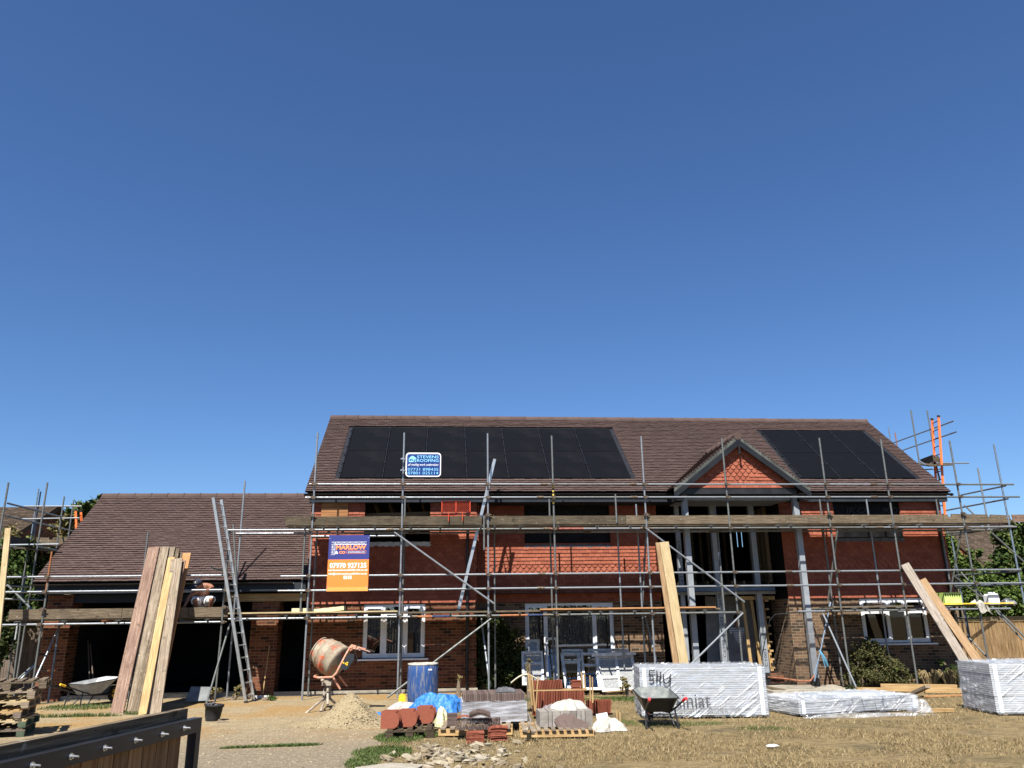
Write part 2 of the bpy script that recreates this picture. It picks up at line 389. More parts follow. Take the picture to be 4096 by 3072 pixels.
def tag(o, label=None, cat=None, group=None, kind=None):
    if label: o['label'] = label
    if cat: o['category'] = cat
    if group: o['group'] = group
    if kind: o['kind'] = kind
    return o
def thing(name, loc, label, cat, group=None, kind=None):
    o = bpy.data.objects.new(name, None); COL.objects.link(o); o.location = loc; o.empty_display_size = .2
    return tag(o, label, cat, group, kind)
def single(mb, name, mat, loc, label, cat, group=None, kind=None):
    "a thing that is one mesh, with its origin at its base"
    mb.v = [(a-loc[0], b-loc[1], c-loc[2]) for a, b, c in mb.v]
    o = mb.build(name, mat); o.location = loc
    return tag(o, label, cat, group, kind)
def copy_thing(o, loc, label=None, rz=None):
    c = o.copy(); COL.objects.link(c); c.location = loc
    if rz is not None: c.rotation_euler.z = rz
    if label: c['label'] = label
    for ch in list(o.children):
        k = ch.copy(); COL.objects.link(k); k.parent = c
        for g in list(ch.children):
            h = g.copy(); COL.objects.link(h); h.parent = k
    return c

def text_mesh(s, name, mat, parent, org, xdir, ydir, w, h, bold=0.0, shear=0.0, ext=.002):
    "lettering w wide and h tall whose lower left corner is org"
    cu = bpy.data.curves.new('t', 'FONT'); cu.body = s; cu.size = 1; cu.offset = bold; cu.shear = shear; cu.resolution_u = 3
    cu.extrude = 0.01
    to = bpy.data.objects.new('t', cu); COL.objects.link(to)
    dg = bpy.context.evaluated_depsgraph_get(); me = bpy.data.meshes.new_from_object(to.evaluated_get(dg))
    bpy.data.objects.remove(to); bpy.data.curves.remove(cu)
    co = np.array([v.co[:] for v in me.vertices]); mn = co.min(0); mx = co.max(0)
    xd = Vector(xdir).normalized(); yd = Vector(ydir).normalized(); nd = xd.cross(yd)
    off = Vector((0, 0, 0)); q = parent
    while q is not None: off += q.location; q = q.parent
    for v in me.vertices:
        x = (v.co.x-mn[0])/(mx[0]-mn[0])*w; y = (v.co.y-mn[1])/(mx[1]-mn[1])*h; z = (v.co.z-mn[2])/(mx[2]-mn[2]+1e-9)*ext
        v.co = Vector(org)+xd*x+yd*y+nd*z-off
    me.materials.append(M[mat] if isinstance(mat, str) else mat)
    me.name = name; o = bpy.data.objects.new(name, me); COL.objects.link(o); o.parent = parent
    return o
# ================================================================== THE HOUSE
W, WC = 21.5, 22.1            # depth of the wings' walls and of the recessed middle wall
XL, XA, XB, XC, XR = -3.48, 0.86, 5.98, 9.32, 14.06
YE, ZE, YRI, ZRI = 21.28, 5.055, 25.12, 8.075   # eave and ridge of the main roof
RXL, RXR = -3.69, 14.34
sl_len = math.hypot(YRI-YE, ZRI-ZE); RV = Vector((0, (YRI-YE)/sl_len, (ZRI-ZE)/sl_len)); RN = Vector((0, -RV.z, RV.y))
house = thing('house', (5.3, W, 0), 'long two storey brick house with hung red tiles, brown tiled roof and porch gable', 'house')

def facade(mb, x0, x1, z0, z1, y, holes, depth=.14):
    xs = sorted({x0, x1, *[h[0] for h in holes], *[h[1] for h in holes]}); zs = sorted({z0, z1, *[h[2] for h in holes], *[h[3] for h in holes]})
    xs = [x for x in xs if x0 <= x <= x1]; zs = [z for z in zs if z0 <= z <= z1]
    for a, b in zip(xs, xs[1:]):
        for c, d in zip(zs, zs[1:]):
            mx, mz = (a+b)/2, (c+d)/2
            if any(h[0] < mx < h[1] and h[2] < mz < h[3] for h in holes): continue
            mb.poly([(a, y, c), (b, y, c), (b, y, d), (a, y, d)])
    for h in holes:
        a, b, c, d = h; Y2 = y+depth
        c2, d2 = max(c, z0), min(d, z1)
        if c2 >= d2: continue
        mb.poly([(a, y, c2), (a, Y2, c2), (a, Y2, d2), (a, y, d2)]); mb.poly([(b, Y2, c2), (b, y, c2), (b, y, d2), (b, Y2, d2)])
        mb.poly([(a, y, c2), (b, y, c2), (b, Y2, c2), (a, Y2, c2)]); mb.poly([(a, Y2, d2), (b, Y2, d2), (b, y, d2), (a, y, d2)])

def tiles(mb, O, U, V, N, ulen, vlen, g=.1, tw=.165, skip=None, club=None, holes=(), th=.02, lift=.045, jit=.004, round_bottom=False):
    "courses of plain tiles on a plane; every tile is its own slab"
    O = Vector(O); rows = int(round(vlen/g)); g = vlen/rows
    for k in range(rows):
        v0 = k*g; off = (tw/2 if k % 2 else 0) - R.random()*.004
        n = int(ulen/tw)+2
        for i in range(-1, n):
            a = i*tw+off; b = a+tw-.006
            if b <= .02 or a >= ulen-.02: continue
            a = max(a, 0); b = min(b, ulen)
            for h in holes:
                if h[2] < v0+g*.5 < h[3]:
                    if a < h[0] < b: b = h[0]
                    elif a < h[1] < b: a = h[1]
            um = (a+b)/2
            if b-a < .012 or any(h[0] < um < h[1] and h[2] < v0+g*.5 < h[3] for h in holes): continue
            if skip and skip(um, v0+g/2): continue
            dn = R.random()*jit; dv = (R.random()-.5)*.006; tl = (R.random()-.5)*jit
            def q(u, v, nn): return O+U*u+V*v+N*nn
            lo = lift+dn; hi = lift*.165+dn; GT = g*1.7
            if club and club(um, v0+g/2):
                m = (a+b)/2; rr = (b-a)/2*.80; pts = [(b, v0+.062), (m+rr, v0+.062)]
                top = [(a, v0+GT), (b, v0+GT)]
                arc = [(m+rr*math.cos(t), v0+.062-rr*.92*math.sin(t)) for t in [math.pi*j/8 for j in range(1, 8)]]
                arc += [(m-rr, v0+.062), (a, v0+.062)]
                front = [top[1]]+[top[0]]+list(reversed(pts+arc))
                ol = [(x, y, lo+(hi-lo)*(y-v0)/GT) for x, y in pts+arc]
                mb.poly([q(top[0][0], top[0][1], hi)]+[q(*p) for p in reversed(ol)]+[q(top[1][0], top[1][1], hi)][::1])
                for p1, p2 in zip(ol, ol[1:]):
                    mb.poly([q(p1[0], p1[1], p1[2]-th*1.6), q(p2[0], p2[1], p2[2]-th*1.6), q(*p2), q(*p1)])
                continue
            c = [q(a, v0+dv, lo-th), q(b, v0+dv, lo-th), q(b, v0+dv, lo+tl), q(a, v0+dv, lo), q(a, v0+GT, hi), q(b, v0+GT, hi)]
            o = len(mb.v)
            mb._add(c, [(0, 1, 2, 3), (3, 2, 5, 4), (0, 3, 4), (2, 1, 5)], [[(a, 0), (b, 0), (b, .01), (a, .01)], [(a, v0), (b, v0), (b, v0+g), (a, v0+g)], [(0, 0)]*3, [(0, 0)]*3])
X3, Z3, YN = Vector((1, 0, 0)), Vector((0, 0, 1)), Vector((0, -1, 0))
ZT = 2.2
HL = [(-2.05, -.47, .86, 2.17), (-2.1, -.36, 3.72, 4.86)]
HC = [(2.2, 4.62, .10, 2.16), (2.22, 4.63, 3.68, 4.98)]
HR = [(11.32, 13.2, 1.02, 2.17), (10.9, 12.85, 3.76, 4.9)]
b = MB(); facade(b, XL, XA, -.3, ZT+.02, W, HL)
b.poly([(XA, W, -.3), (XA, WC, -.3), (XA, WC, ZT), (XA, W, ZT)])
b.poly([(XL, 26, -.3), (XL, W, -.3), (XL, W, ZE), (XL, 26, ZE)])
wall = b.build('wall', 'brick', house)
b = MB(); facade(b, XA, XB, -.3, ZT+.02, WC, HC); b.build('wall', 'brick_pale', house)
b = MB(); facade(b, XC, XR, -.3, ZT+.02, W, HR); b.poly([(XR, W, -.3), (XR, 26, -.3), (XR, 26, ZE), (XR, W, ZE)])
b.poly([(XC, WC+.6, -.3), (XC, W, -.3), (XC, W, ZT), (XC, WC+.6, ZT)])
b.build('wall', 'brick_pale', house)['label'] = 'brown weathered brick wall of the right wing'
# backing wall behind hung tiles, with reveals
b = MB()
facade(b, XL, XA, ZT+.02, ZE-.1, W, HL); b.poly([(XA, W, ZT), (XA, WC, ZT), (XA, WC, ZE), (XA, W, ZE)]); facade(b, XA, XB, ZT+.02, ZE-.1, WC, HC); b.build('tile_backing', 'membrane', house)
b = MB(); facade(b, XC, XR, ZT+.02, ZE-.1, W, HR); b.poly([(XC, WC+.6, ZT), (XC, W, ZT), (XC, W, ZE), (XC, WC+.6, ZE)])
b.build('tile_backing', 'membrane', house)
def holes_for(holes, x0, z0):
    return [(h[0]-x0, h[1]-x0, h[2]-z0-.02, h[3]-z0+.02) for h in holes]
clubrow = lambda lo, hi: (lambda u, v: lo < v < hi)
b = MB()
tiles(b, (XL-.02, W, ZT), X3, Z3, YN, XA-XL+.04, 2.7, holes=holes_for(HL, XL, ZT), club=clubrow(.69, .99))
tiles(b, (XA, WC, ZT), X3, Z3, YN, XB-XA, 2.7, holes=holes_for(HC, XA, ZT), club=clubrow(.69, .99))
tiles(b, (XC, W, ZT), X3, Z3, YN, XR-XC+.02, 2.7, holes=holes_for(HR, XC, ZT), club=clubrow(.69, .99))
tiles(b, (XA+.02, W, ZT), Vector((0, 1, 0)), Z3, Vector((1, 0, 0)), WC-W, 2.7)
tiles(b, (XL-.02, 26, ZT), Vector((0, -1, 0)), Z3, Vector((-1, 0, 0)), 26-W, 2.7)
b.build('tile_cladding', 'wtile', house)
# interior: back wall with two slits of daylight, floors, partitions
b = MB(); YB = 28.5
def wall_y(mb, x0, x1, z0, z1, y): mb.poly([(x0, y, z0), (x1, y, z0), (x1, y, z1), (x0, y, z1)])
sx = [P(px, 2150, YB).x for px in (2947, 2953, 2966, 2972)]; sz = [P(2950, py, YB).z for py in (2188, 2122)]
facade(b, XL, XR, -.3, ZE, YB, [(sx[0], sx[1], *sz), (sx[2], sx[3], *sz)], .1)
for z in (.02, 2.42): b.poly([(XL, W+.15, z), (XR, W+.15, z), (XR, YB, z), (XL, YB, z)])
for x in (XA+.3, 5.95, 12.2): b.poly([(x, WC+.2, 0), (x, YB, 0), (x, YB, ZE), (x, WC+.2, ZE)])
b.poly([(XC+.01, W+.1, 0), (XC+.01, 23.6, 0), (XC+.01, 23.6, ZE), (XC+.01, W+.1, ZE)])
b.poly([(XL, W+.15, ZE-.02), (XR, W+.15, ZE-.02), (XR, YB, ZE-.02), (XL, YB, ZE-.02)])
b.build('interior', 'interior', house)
# upper openings: membrane on the middle and right ones, rafters in the open left one
b = MB()
for (x0, x1, z0, z1), y in ((HC[1], WC+.07), (HR[1], W+.07)):
    def fn(u, v, x0=x0, x1=x1, z0=z0, z1=z1, y=y): return Vector((x0+u*(x1-x0), y+.025*math.sin(u*23+v*5)*math.sin(v*6), z0+.08+v*(z1-z0-.08)))
    b = MB(); b.grid(fn, 26, 10); b.build('membrane', 'membrane', house)
M['faintprint'] = noisy('faint_grey_print', (.020, .020, .021), (.030, .030, .031), 6, .6)
for (pxa, pxb, pya, pyb, yy_) in ((3382, 3462, 2055, 2028, W), (3525, 3592, 2055, 2028, W), (2132, 2190, 2034, 2018, WC), (2272, 2338, 2036, 2020, WC)):
    a_, c_ = P(pxa, pya, yy_+.02), P(pxb, pyb, yy_+.02); text_mesh('IKO', 'membrane_print', 'faintprint', house, a_, (1, 0, 0), (0, 0, 1), c_.x-a_.x, c_.z-a_.z, .03, .3)
M['lead_dark'] = noisy('dull_flashing', (.05, .055, .07), (.10, .105, .125), 12, .5, .2)
b = MB()
for x in (-1.9, -1.5, -1.0, -.6): b.bar((x, W+.5, 4.85), (x+.25, W+1.6, 4.15), .05, .12)
b.bar((-2.1, W+.2, 4.5), (-.36, W+.2, 4.55), .05, .1)
b.build('rafter', 'stud', house)
b = MB()
for i, ((x0, x1, z0, z1), y, dp, m_) in enumerate(((HL[1], W, .12, 'lead'), (HC[1], WC, .10, 'lead_dark'), (HR[1], W, .10, 'lead_dark'))):
    b = MB()
    def fn(u, v): return Vector((x0-.01+u*(x1-x0+.03), y-.034-.004*math.sin(u*61)*v, z0+.05-v*dp+.004*math.sin(u*37)))
    b.grid(fn, 50, 3); b.build('lead_apron', m_, house)
# plywood patch by the left upper opening
b = MB(); p0 = P(1289, 1980, W-.06); p1 = P(1391, 2073, W-.06); b.box(p0.x, p1.x, W-.075, W-.045, p1.z, p0.z)
b.build('osb_patch', 'ply', house)
# roof
def roof_uv(px, py):
    r = _ray(px, py); o = Vector((0, 0, CH)); O = Vector((RXL, YE, ZE)); t = (O-o).dot(RN)/r.dot(RN); q = o+r*t-O
    return q.x, q.dot(RV)
AL = (roof_uv(1352, 1922)[0]-.09, roof_uv(2530, 1921)[0]+.10, roof_uv(1900, 1923)[1], roof_uv(1900, 1713)[1])
AR = (roof_uv(3028, 1723)[0]-.05, roof_uv(3680, 1923)[0]+.06, roof_uv(3600, 1923)[1], roof_uv(3250, 1724)[1])
print('arrays', AL, AR)
SLP = math.tan(math.asin(RV.z))
PX0, PY0, PZ0 = 7.93, 20.42, 6.47          # porch ridge front end
PHW, PEZ = 1.86, 5.03                      # half width of the porch roof, eave height
inarr = lambda u, v: any(a[0] < u < a[1] and a[2] < v < a[3] for a in (AL, AR))
def underporch(u, v):
    x = RXL+u; z = ZE+v*RV.z; dx = abs(x-PX0)
    return dx < PHW and z < PZ0-(PZ0-PEZ)*dx/PHW-.03
b = MB(); tiles(b, (RXL, YE, ZE), X3, RV, RN, RXR-RXL, sl_len, holes=(AL, AR), skip=underporch, lift=.05, th=.028, jit=.008)
roof = b.build('roof', 'rtile', house)
b = MB(); O = Vector((RXL, YE, ZE))
b.poly([O, O+X3*(RXR-RXL), O+X3*(RXR-RXL)+RV*sl_len, O+RV*sl_len])
b.poly([(RXL, YRI, ZRI), (RXR, YRI, ZRI), (RXR, YRI+4.2, ZE), (RXL, YRI+4.2, ZE)])
b.poly([(RXL+.06, YE, ZE-.02), (RXL+.06, YRI, ZRI-.02), (RXL+.06, YRI+4.1, ZE)]); b.poly([(RXR-.06, YE, ZE-.02), (RXR-.06, YRI+4.1, ZE), (RXR-.06, YRI, ZRI-.02)])
b.build('underlay', 'membrane', roof)
b = MB(); n = int((RXR-RXL)/.45); st = (RXR-RXL)/n
for i in range(n):
    x = RXL+i*st; dz = R.random()*.006
    b.lathe([(0, .118), (.93, .118), (.94, .13), (1, .13)], (x, YRI, ZRI-.035+dz), (x+st-.006, YRI, ZRI-.035+dz), 14)
b.build('ridge_tiles', 'rtile', roof)
# solar arrays
solar = perisland('solar_glass', [(0, (.008, .009, .013)), (1, (.014, .015, .02))], .3, .2, 3)
t_ = NT('solar_cells'); uv = t_.coord('UV'); ob_ = t_.coord()
st_ = t_.n('TexWave', wave_type='BANDS', bands_direction='Y'); st_.inputs['Scale'].default_value = 9; t_.l(uv, st_.inputs['Vector'])
c_ = t_.ramp(st_.outputs[0], [(.4, (.003, .0032, .004)), (.95, (.007, .0075, .009))])
vs_ = t_.n('TexVoronoi'); vs_.inputs['Scale'].default_value = 2.2; t_.l(ob_, vs_.inputs['Vector'])
c_ = t_.mix(t_.ramp(vs_.outputs['Distance'], [(.03, .5), (.06, 0)]), c_, (.12, .11, .10))
c_ = t_.mix(t_.ramp(t_.noise(ob_, 1.1, 5), [(.5, 0), (.8, .12)]), c_, (.05, .045, .045))
M['solar'] = t_.setp(c_, .5, Specular_IOR_Level=.06)
def RP(u, v, n=0): return O+X3*u+RV*v+RN*n
first = None
for arr, nc in ((AL, 7), (AR, 3)):
    u0, u1, v0, v1 = arr; m = .12; cu = (u1-u0-2*m)/nc; cv = (v1-v0-.16)/2
    b = MB()    # flashing round the array
    for a, c, d, e in ((u0, u0+m, v0, v1), (u1-m, u1, v0, v1), (u0, u1, v1-.08, v1), (u0, u1, v0, v0+.07)):
        b.hexa([RP(a, d, 0), RP(c, d, 0), RP(c, e, 0), RP(a, e, 0), RP(a, d, .022), RP(c, d, .022), RP(c, e, .022), RP(a, e, .022)])
    b.build('array_flashing', 'black', roof)
    for i in range(nc):
        for j in range(2):
            a, c = u0+m+i*cu, u0+m+(i+1)*cu; d, e = v0+.08+j*cv, v0+.08+(j+1)*cv
            if first is None or cu != first[0]:
                b = MB(); b.hexa([RP(a+.03, d+.008, .01), RP(c-.03, d+.008, .01), RP(c-.03, e-.008, .01), RP(a+.03, e-.008, .01), RP(a+.03, d+.008, .05), RP(c-.03, d+.008, .05), RP(c-.03, e-.008, .05), RP(a+.03, e-.008, .05)])
                pn = b.build('solar_panel', 'solar', house)
                g_ = MB()
                for k in range(3):
                    vv = d+cv*(.18+.33*k); g_.hexa([RP(a-.04, vv-.03, .03), RP(a+.04, vv-.03, .03), RP(a+.04, vv+.03, .03), RP(a-.04, vv+.03, .03), RP(a-.035, vv-.03, .075), RP(a+.035, vv-.03, .075), RP(a+.035, vv+.03, .06), RP(a-.035, vv+.03, .06)])
                g_.hexa([RP(a-.018, d, .02), RP(a+.018, d, .02), RP(a+.018, e, .02), RP(a-.018, e, .02), RP(a-.015, d, .062), RP(a+.015, d, .062), RP(a+.015, e, .062), RP(a-.015, e, .062)])
                gc = g_.build('panel_clamp', 'gutter', pn)
                first = (cu, pn, gc, a, d)
            else:
                cu_, p0_, c0_, a0, d0 = first
                q = p0_.copy(); COL.objects.link(q); q.location = p0_.location + X3*(a-a0)+RV*(d-d0)
                k = c0_.copy(); COL.objects.link(k); k.parent = q
# fascia, soffit, gutter, downpipes
b = MB(); b.box(RXL+.12, RXR-.12, YE+.02, YE+.06, 4.80, 5.0)
b.box(RXL+.12, XA, YE+.062, W-.04, 4.80, 4.83); b.box(XA+.003, XC, YE+.062, WC-.04, 4.801, 4.831); b.box(XC+.003, RXR-.12, YE+.062, W-.04, 4.80, 4.83)
b.build('fascia', 'anth', house)
b = MB()
for i in range(1):
    for k in range(8):
        a0 = math.pi*(1+k/8); a1 = math.pi*(1+(k+1)/8); r = .055; yc, zc = YE-.02, 5.02
        b.poly([(RXL, yc+r*math.cos(a0), zc+r*math.sin(a0)), (RXR, yc+r*math.cos(a0), zc+r*math.sin(a0)), (RXR, yc+r*math.cos(a1), zc+r*math.sin(a1)), (RXL, yc+r*math.cos(a1), zc+r*math.sin(a1))])
b.box(RXL-.01, RXL+.01, YE-.1, YE+.03, 4.95, 5.01); b.box(RXR-.01, RXR+.01, YE-.1, YE+.03, 4.95, 5.01)
b.build('gutter', 'gutter', house)
def downpipe(px0, px1, y):
    a = P(px0[0], px0[1], y); b = MB(); x = a.x
    b.path([(x, YE+.03, 4.96), (x, YE+.03, 4.85), (x, y-.08, 4.6), (x, y-.08, .05)], .036, 8)
    for z in (4.4, 3.3, 2.4, 1.2): b.tube((x, y-.08, z), (x, y-.08, z+.05), .046, 8)
    b.build('downpipe', 'gutter', house)
downpipe((1869, 2300), None, W); downpipe((3750, 2100), None, W)
# ---- windows
def window(x0, x1, z0, z1, y, cols, parent=house, name='window', mat='pvc', sash=(), transom=None, sill=True, fw=.055, pane='glass'):
    "outer frame, mullions, opening sashes; one mesh with its panes and sill as sub-parts"
    b = MB(); d = .07
    b.box(x0, x1, y, y+d, z1-fw, z1); b.box(x0, x1, y, y+d, z0, z0+fw); b.box(x0, x0+fw, y, y+d, z0+fw, z1-fw); b.box(x1-fw, x1, y, y+d, z0+fw, z1-fw)
    xs = [x0]+[x0+c*(x1-x0) for c in cols]+[x1]
    for x in xs[1:-1]: b.box(x-fw*.5, x+fw*.5, y+.002, y+d-.002, z0+fw, z1-fw)
    f = b.build(name, mat, parent); g = MB(); s_ = MB(); ns = 0
    for i, (a, c) in enumerate(zip(xs, xs[1:])):
        a2 = a+(fw if i == 0 else fw*.5); c2 = c-(fw if i == len(xs)-2 else fw*.5); cells = [(z0+fw, z1-fw)]
        if transom and transom[i]:
            zt = z0+transom[i]*(z1-z0); cells = [(z0+fw, zt-fw*.4), (zt+fw*.4, z1-fw)]; s_.box(a2, c2, y+.001, y+d-.004, zt-fw*.4, zt+fw*.4); ns = 1
        for k, (lo, hi) in enumerate(cells):
            if (i, k) in sash or (i, 'all') in sash:
                w_ = .05; ns = 1
                for q in ((a2, c2, hi-w_, hi), (a2, c2, lo, lo+w_), (a2, a2+w_, lo+w_, hi-w_), (c2-w_, c2, lo+w_, hi-w_)): s_.box(q[0], q[1], y-.014, y+d-.02, q[2], q[3])
                g.poly([(a2+w_, y+.02, lo+w_), (c2-w_, y+.02, lo+w_), (c2-w_, y+.02, hi-w_), (a2+w_, y+.02, hi-w_)])
            else: g.poly([(a2, y+.03, lo), (c2, y+.03, lo), (c2, y+.03, hi), (a2, y+.03, hi)])
    if ns: s_.build('sash', mat, f)
    g.build('pane', pane, f)
    if sill:
        b = MB(); b.box(x0-.1, x1+.1, y-.16, y-.001, z0-.06, z0-.02); b.build('sill', mat, f)
    return f
window(-2.05, -.47, .86, 2.17, W+.02, (.33, .67), sash=((0, 'all'), (2, 'all'), (1, 0)), transom=(None, .86, None))
window(2.2, 4.62, .12, 2.16, WC+.03, (.24, .77), sash=((0, 'all'), (2, 'all')), sill=False, pane='glass')
window(11.32, 13.2, 1.02, 2.17, W+.02, (.42, .68), sash=((0, 1), (0, 0), (1, 1), (2, 1), (2, 0)), transom=(.72, .72, .72), pane='glass_dark')
# plinth and concrete strip
b = MB(); b.box(XL-.03, XA+.03, W-.06, W-.004, -.2, .1); b.build('plinth', 'concrete', house)
b = MB(); b.box(XL+.02, XA, W-.03, W-.003, .335, .41); b.build('brick_string_course', 'brick', house)
# ---- porch
PF, PG = 20.76, 20.62
porch = MB()
def slope_pts(side, y): return Vector((PX0, y, PZ0)), Vector((PX0+side*PHW, y, PEZ))
psl = math.hypot(PHW, PZ0-PEZ)
for side in (-1, 1):
    U = Vector((0, 1, 0)) if side > 0 else Vector((0, -1, 0))
    V = Vector((-side*PHW, 0, PZ0-PEZ))/psl; N = Vector((side*(PZ0-PEZ), 0, PHW))/psl
    if side > 0: O2 = Vector((PX0+PHW, PY0, PEZ)); L = 3.0; yof = lambda u: PY0+u
    else: O2 = Vector((PX0-PHW, PY0+3.0, PEZ)); L = 3.0; yof = lambda u: PY0+3.0-u
    tiles(porch, O2, U, V, N, L, psl, skip=lambda u, v: ZE+(yof(u)-YE)*SLP > PEZ+v*(PZ0-PEZ)/psl+.02)
pr = porch.build('porch_roof', 'rtile', house)
b = MB(); yb = lambda z: YE+(z-ZE)/SLP
for side in (-1, 1):
    b.poly([(PX0, PY0+.02, PZ0-.01), (PX0+side*PHW, PY0+.02, PEZ-.01), (PX0+side*PHW, max(yb(PEZ), PY0+.3), PEZ-.01), (PX0, yb(PZ0), PZ0-.01)])
    b.poly([(PX0, PY0+.02, PZ0-.03), (PX0+side*PHW, PY0+.02, PEZ-.03), (PX0+side*PHW, yb(PEZ)+.3, PEZ-.03), (PX0, yb(PZ0), PZ0-.03)])
b.build('porch_soffit', 'anth', pr)
b = MB()
for k in range(5): b.lathe([(0, .115), (.93, .115), (.94, .128), (1, .128)], (PX0, PY0-.02+k*.45, PZ0-.005), (PX0, PY0-.02+k*.45+.44, PZ0-.005), 14)
b.build('ridge_tiles', 'rtile', pr)
b = MB()     # cement verge with tile edges showing
for side in (-1, 1):
    for i in range(24):
        t0, t1 = i/24, (i+1)/24
        a = Vector((PX0, PY0, PZ0-.01)).lerp(Vector((PX0+side*PHW, PY0, PEZ-.01)), t0); c = Vector((PX0, PY0, PZ0-.01)).lerp(Vector((PX0+side*PHW, PY0, PEZ-.01)), t1)
        b.hexa([a+Vector((0, 0, -.10)), c+Vector((0, 0, -.10)), c+Vector((0, .05, -.10)), a+Vector((0, .05, -.10)), a+Vector((0, -.012, .0)), c+Vector((0, -.012, .028)), c+Vector((0, .05, .028)), a+Vector((0, .05, .0))])
M['verge'] = perisland('verge_mortar', [(0, (.07, .075, .07)), (1, (.14, .145, .13))], .9, .3, 40)
b.build('verge', 'verge', pr)
b = MB()
for side in (-1, 1):
    a = Vector((PX0, PY0-.03, PZ0-.19)); c = Vector((PX0+side*(PHW+.02), PY0-.03, PEZ-.19)); d = (c-a).normalized()
    o1 = Vector((0, 0, -.085)); b.hexa([a+o1, c+o1, c+o1+Vector((0, .03, 0)), a+o1+Vector((0, .03, 0)), a-o1, c-o1, c-o1+Vector((0, .03, 0)), a-o1+Vector((0, .03, 0))])
    # box end
    ex = PX0+side*(PHW-.02); b.box(min(ex, ex-side*.22), max(ex, ex-side*.22), PY0-.028, PY0+.4, PEZ-.32, PEZ-.21)
b.build('bargeboard', 'trim_dark', house)
b = MB(); b.box(PX0-.022, PX0+.022, PY0-.055, PY0-.031, PZ0-.50, PZ0-.2); b.ball((PX0, PY0-.043, PZ0-.5), .035, 5, 8); b.build('finial', 'trim_dark', house)
b = MB(); O2 = Vector((PX0-1.62, PG, 5.07))
def gskip(u, v):
    z = 5.07+v; x = abs(u-1.62); return z > PZ0-.28-(PZ0-PEZ)*x/PHW+.10
def diamond(u, v):
    return abs(u-1.62)/.165 + abs(v-.52)/.125 < 3.4
tiles(b, O2, X3, Z3, YN, 3.24, 1.3, skip=gskip, club=diamond)
b.build('gable_tiles', 'wtile', house)
b = MB(); b.prism([(PX0-1.75, PG+.01, 5.05), (PX0+1.75, PG+.01, 5.05), (PX0, PG+.01, PZ0-.05)], (0, .06, 0)); b.build('gable_backing', 'membrane', house)
b = MB(); b.box(PX0-1.62, PX0+1.55, PG-.06, PG+.12, 4.90, 5.05); b.build('porch_beam', 'black', house)
b = MB(); b.box(PX0-1.55, PX0+1.5, PF+.15, WC-.02, 4.78, 4.84); b.build('porch_ceiling', 'steelgrey', house)
def post(px, py, y, z0, z1, w, mat='steelgrey', label=None, black=False, text=None, trange=None):
    a = P(px, py, y); b = MB(); b.box(a.x-w/2, a.x+w/2, y, y+w, z0+(.34 if black else 0), z1); o = b.build('steel_post', mat, house)
    if black:
        b = MB(); b.box(a.x-w/2-.004, a.x+w/2+.004, y-.004, y+w+.004, z0, z0+.34); b.build('post_foot', 'black', o)
    if text:
        for s, zc, h in text:
            text_mesh(s, 'marker_writing', 'ink', o, (a.x+.035, y-.004, zc), (0, 0, 1), (-1, 0, 0), h, .075, ext=.001)
    return a.x
post(2762, 2300, PF, -.1, 4.9, .145, black=True); post(3218, 2300, PF, -.12, 4.9, .145, black=True)
post(2718, 2200, 22.0, -.05, 4.8, .12, text=[('C6298', 2.55, .5), ('C1003', 3.3, .5)])
post(2880, 2400, 22.0, -.05, 4.8, .145, text=[('C6298', 1.95, .42), ('C1022', 1.3, .45), ('C6298', .7, .45)])
post(3040, 2400, 22.0, -.05, 4.8, .145, black=True, text=[('C6298', 1.05, .42), ('C1003', .45, .45)])
post(3165, 2400, 22.0, -.05, 4.8, .13, black=True, text=[('C1003', 3.2, .45), ('C6298', 2.55, .45)])
b = MB(); b.box(6.12, 9.2, 22.02, 22.14, 2.34, 2.52); b.build('steel_beam', 'steelgrey', house)
# things seen inside the porch: stud partition, joists, plasterboard, low brick wall
b = MB()
for k in range(5): y = 22.25+k*.3; b.box(XC-.16, XC-.06, y, y+.1, 2.66, 4.78)
b.box(XC-.17, XC-.05, 22.2, 23.6, 2.5, 2.62)
b.build('stud_partition', 'stud', house)
b = MB()
for k in range(5): x = 8.0+k*.27; b.box(x, x+.09, 25.5, 25.56, 2.5, 4.8)
b.build('stud_partition', 'stud', house)
b = MB()
for k in range(9): x = 6.3+k*.35; b.box(x, x+.05, 22.25, 26.5, 2.56, 2.72)
b.build('floor_joists', 'stud', house)
b = MB(); b.box(7.95, 9.2, 22.05, 22.3, -.1, .26); b.build('low_wall', 'brick', house)
b = MB()
for (x0, x1, y, z0, z1) in ((8.35, 8.42, 22.2, .3, 2.3), (8.62, 8.70, 22.25, .3, 2.3), (8.95, 9.03, 22.3, .3, 2.3)): b.bar(((x0+x1)/2, y, z0), ((x0+x1)/2-.05, y+.1, z1), .08, .05, (0, 1, 0))
b.bar((8.2, 22.25, 2.24), (9.25, 22.25, 2.24), .05, .1)
for k in range(9): b.bar((8.93, 22.18, .4+k*.22), (9.03, 22.18, .4+k*.22), .04, .05)
b.build('door_studs', 'pine', house)
plb = noisy('grey_plasterboard', (.16, .155, .15), (.24, .235, .23), 3, .85)
b = MB(); b.bar((8.25, 22.7, .1), (8.55, 23.2, 2.3), .9, .02, (0, 1, 0)); b.bar((7.8, 23.0, .1), (8.0, 23.3, 2.3), .8, .02, (0, 1, 0)); b.build('plasterboard', plb, house)
print('house', len(bpy.data.objects))

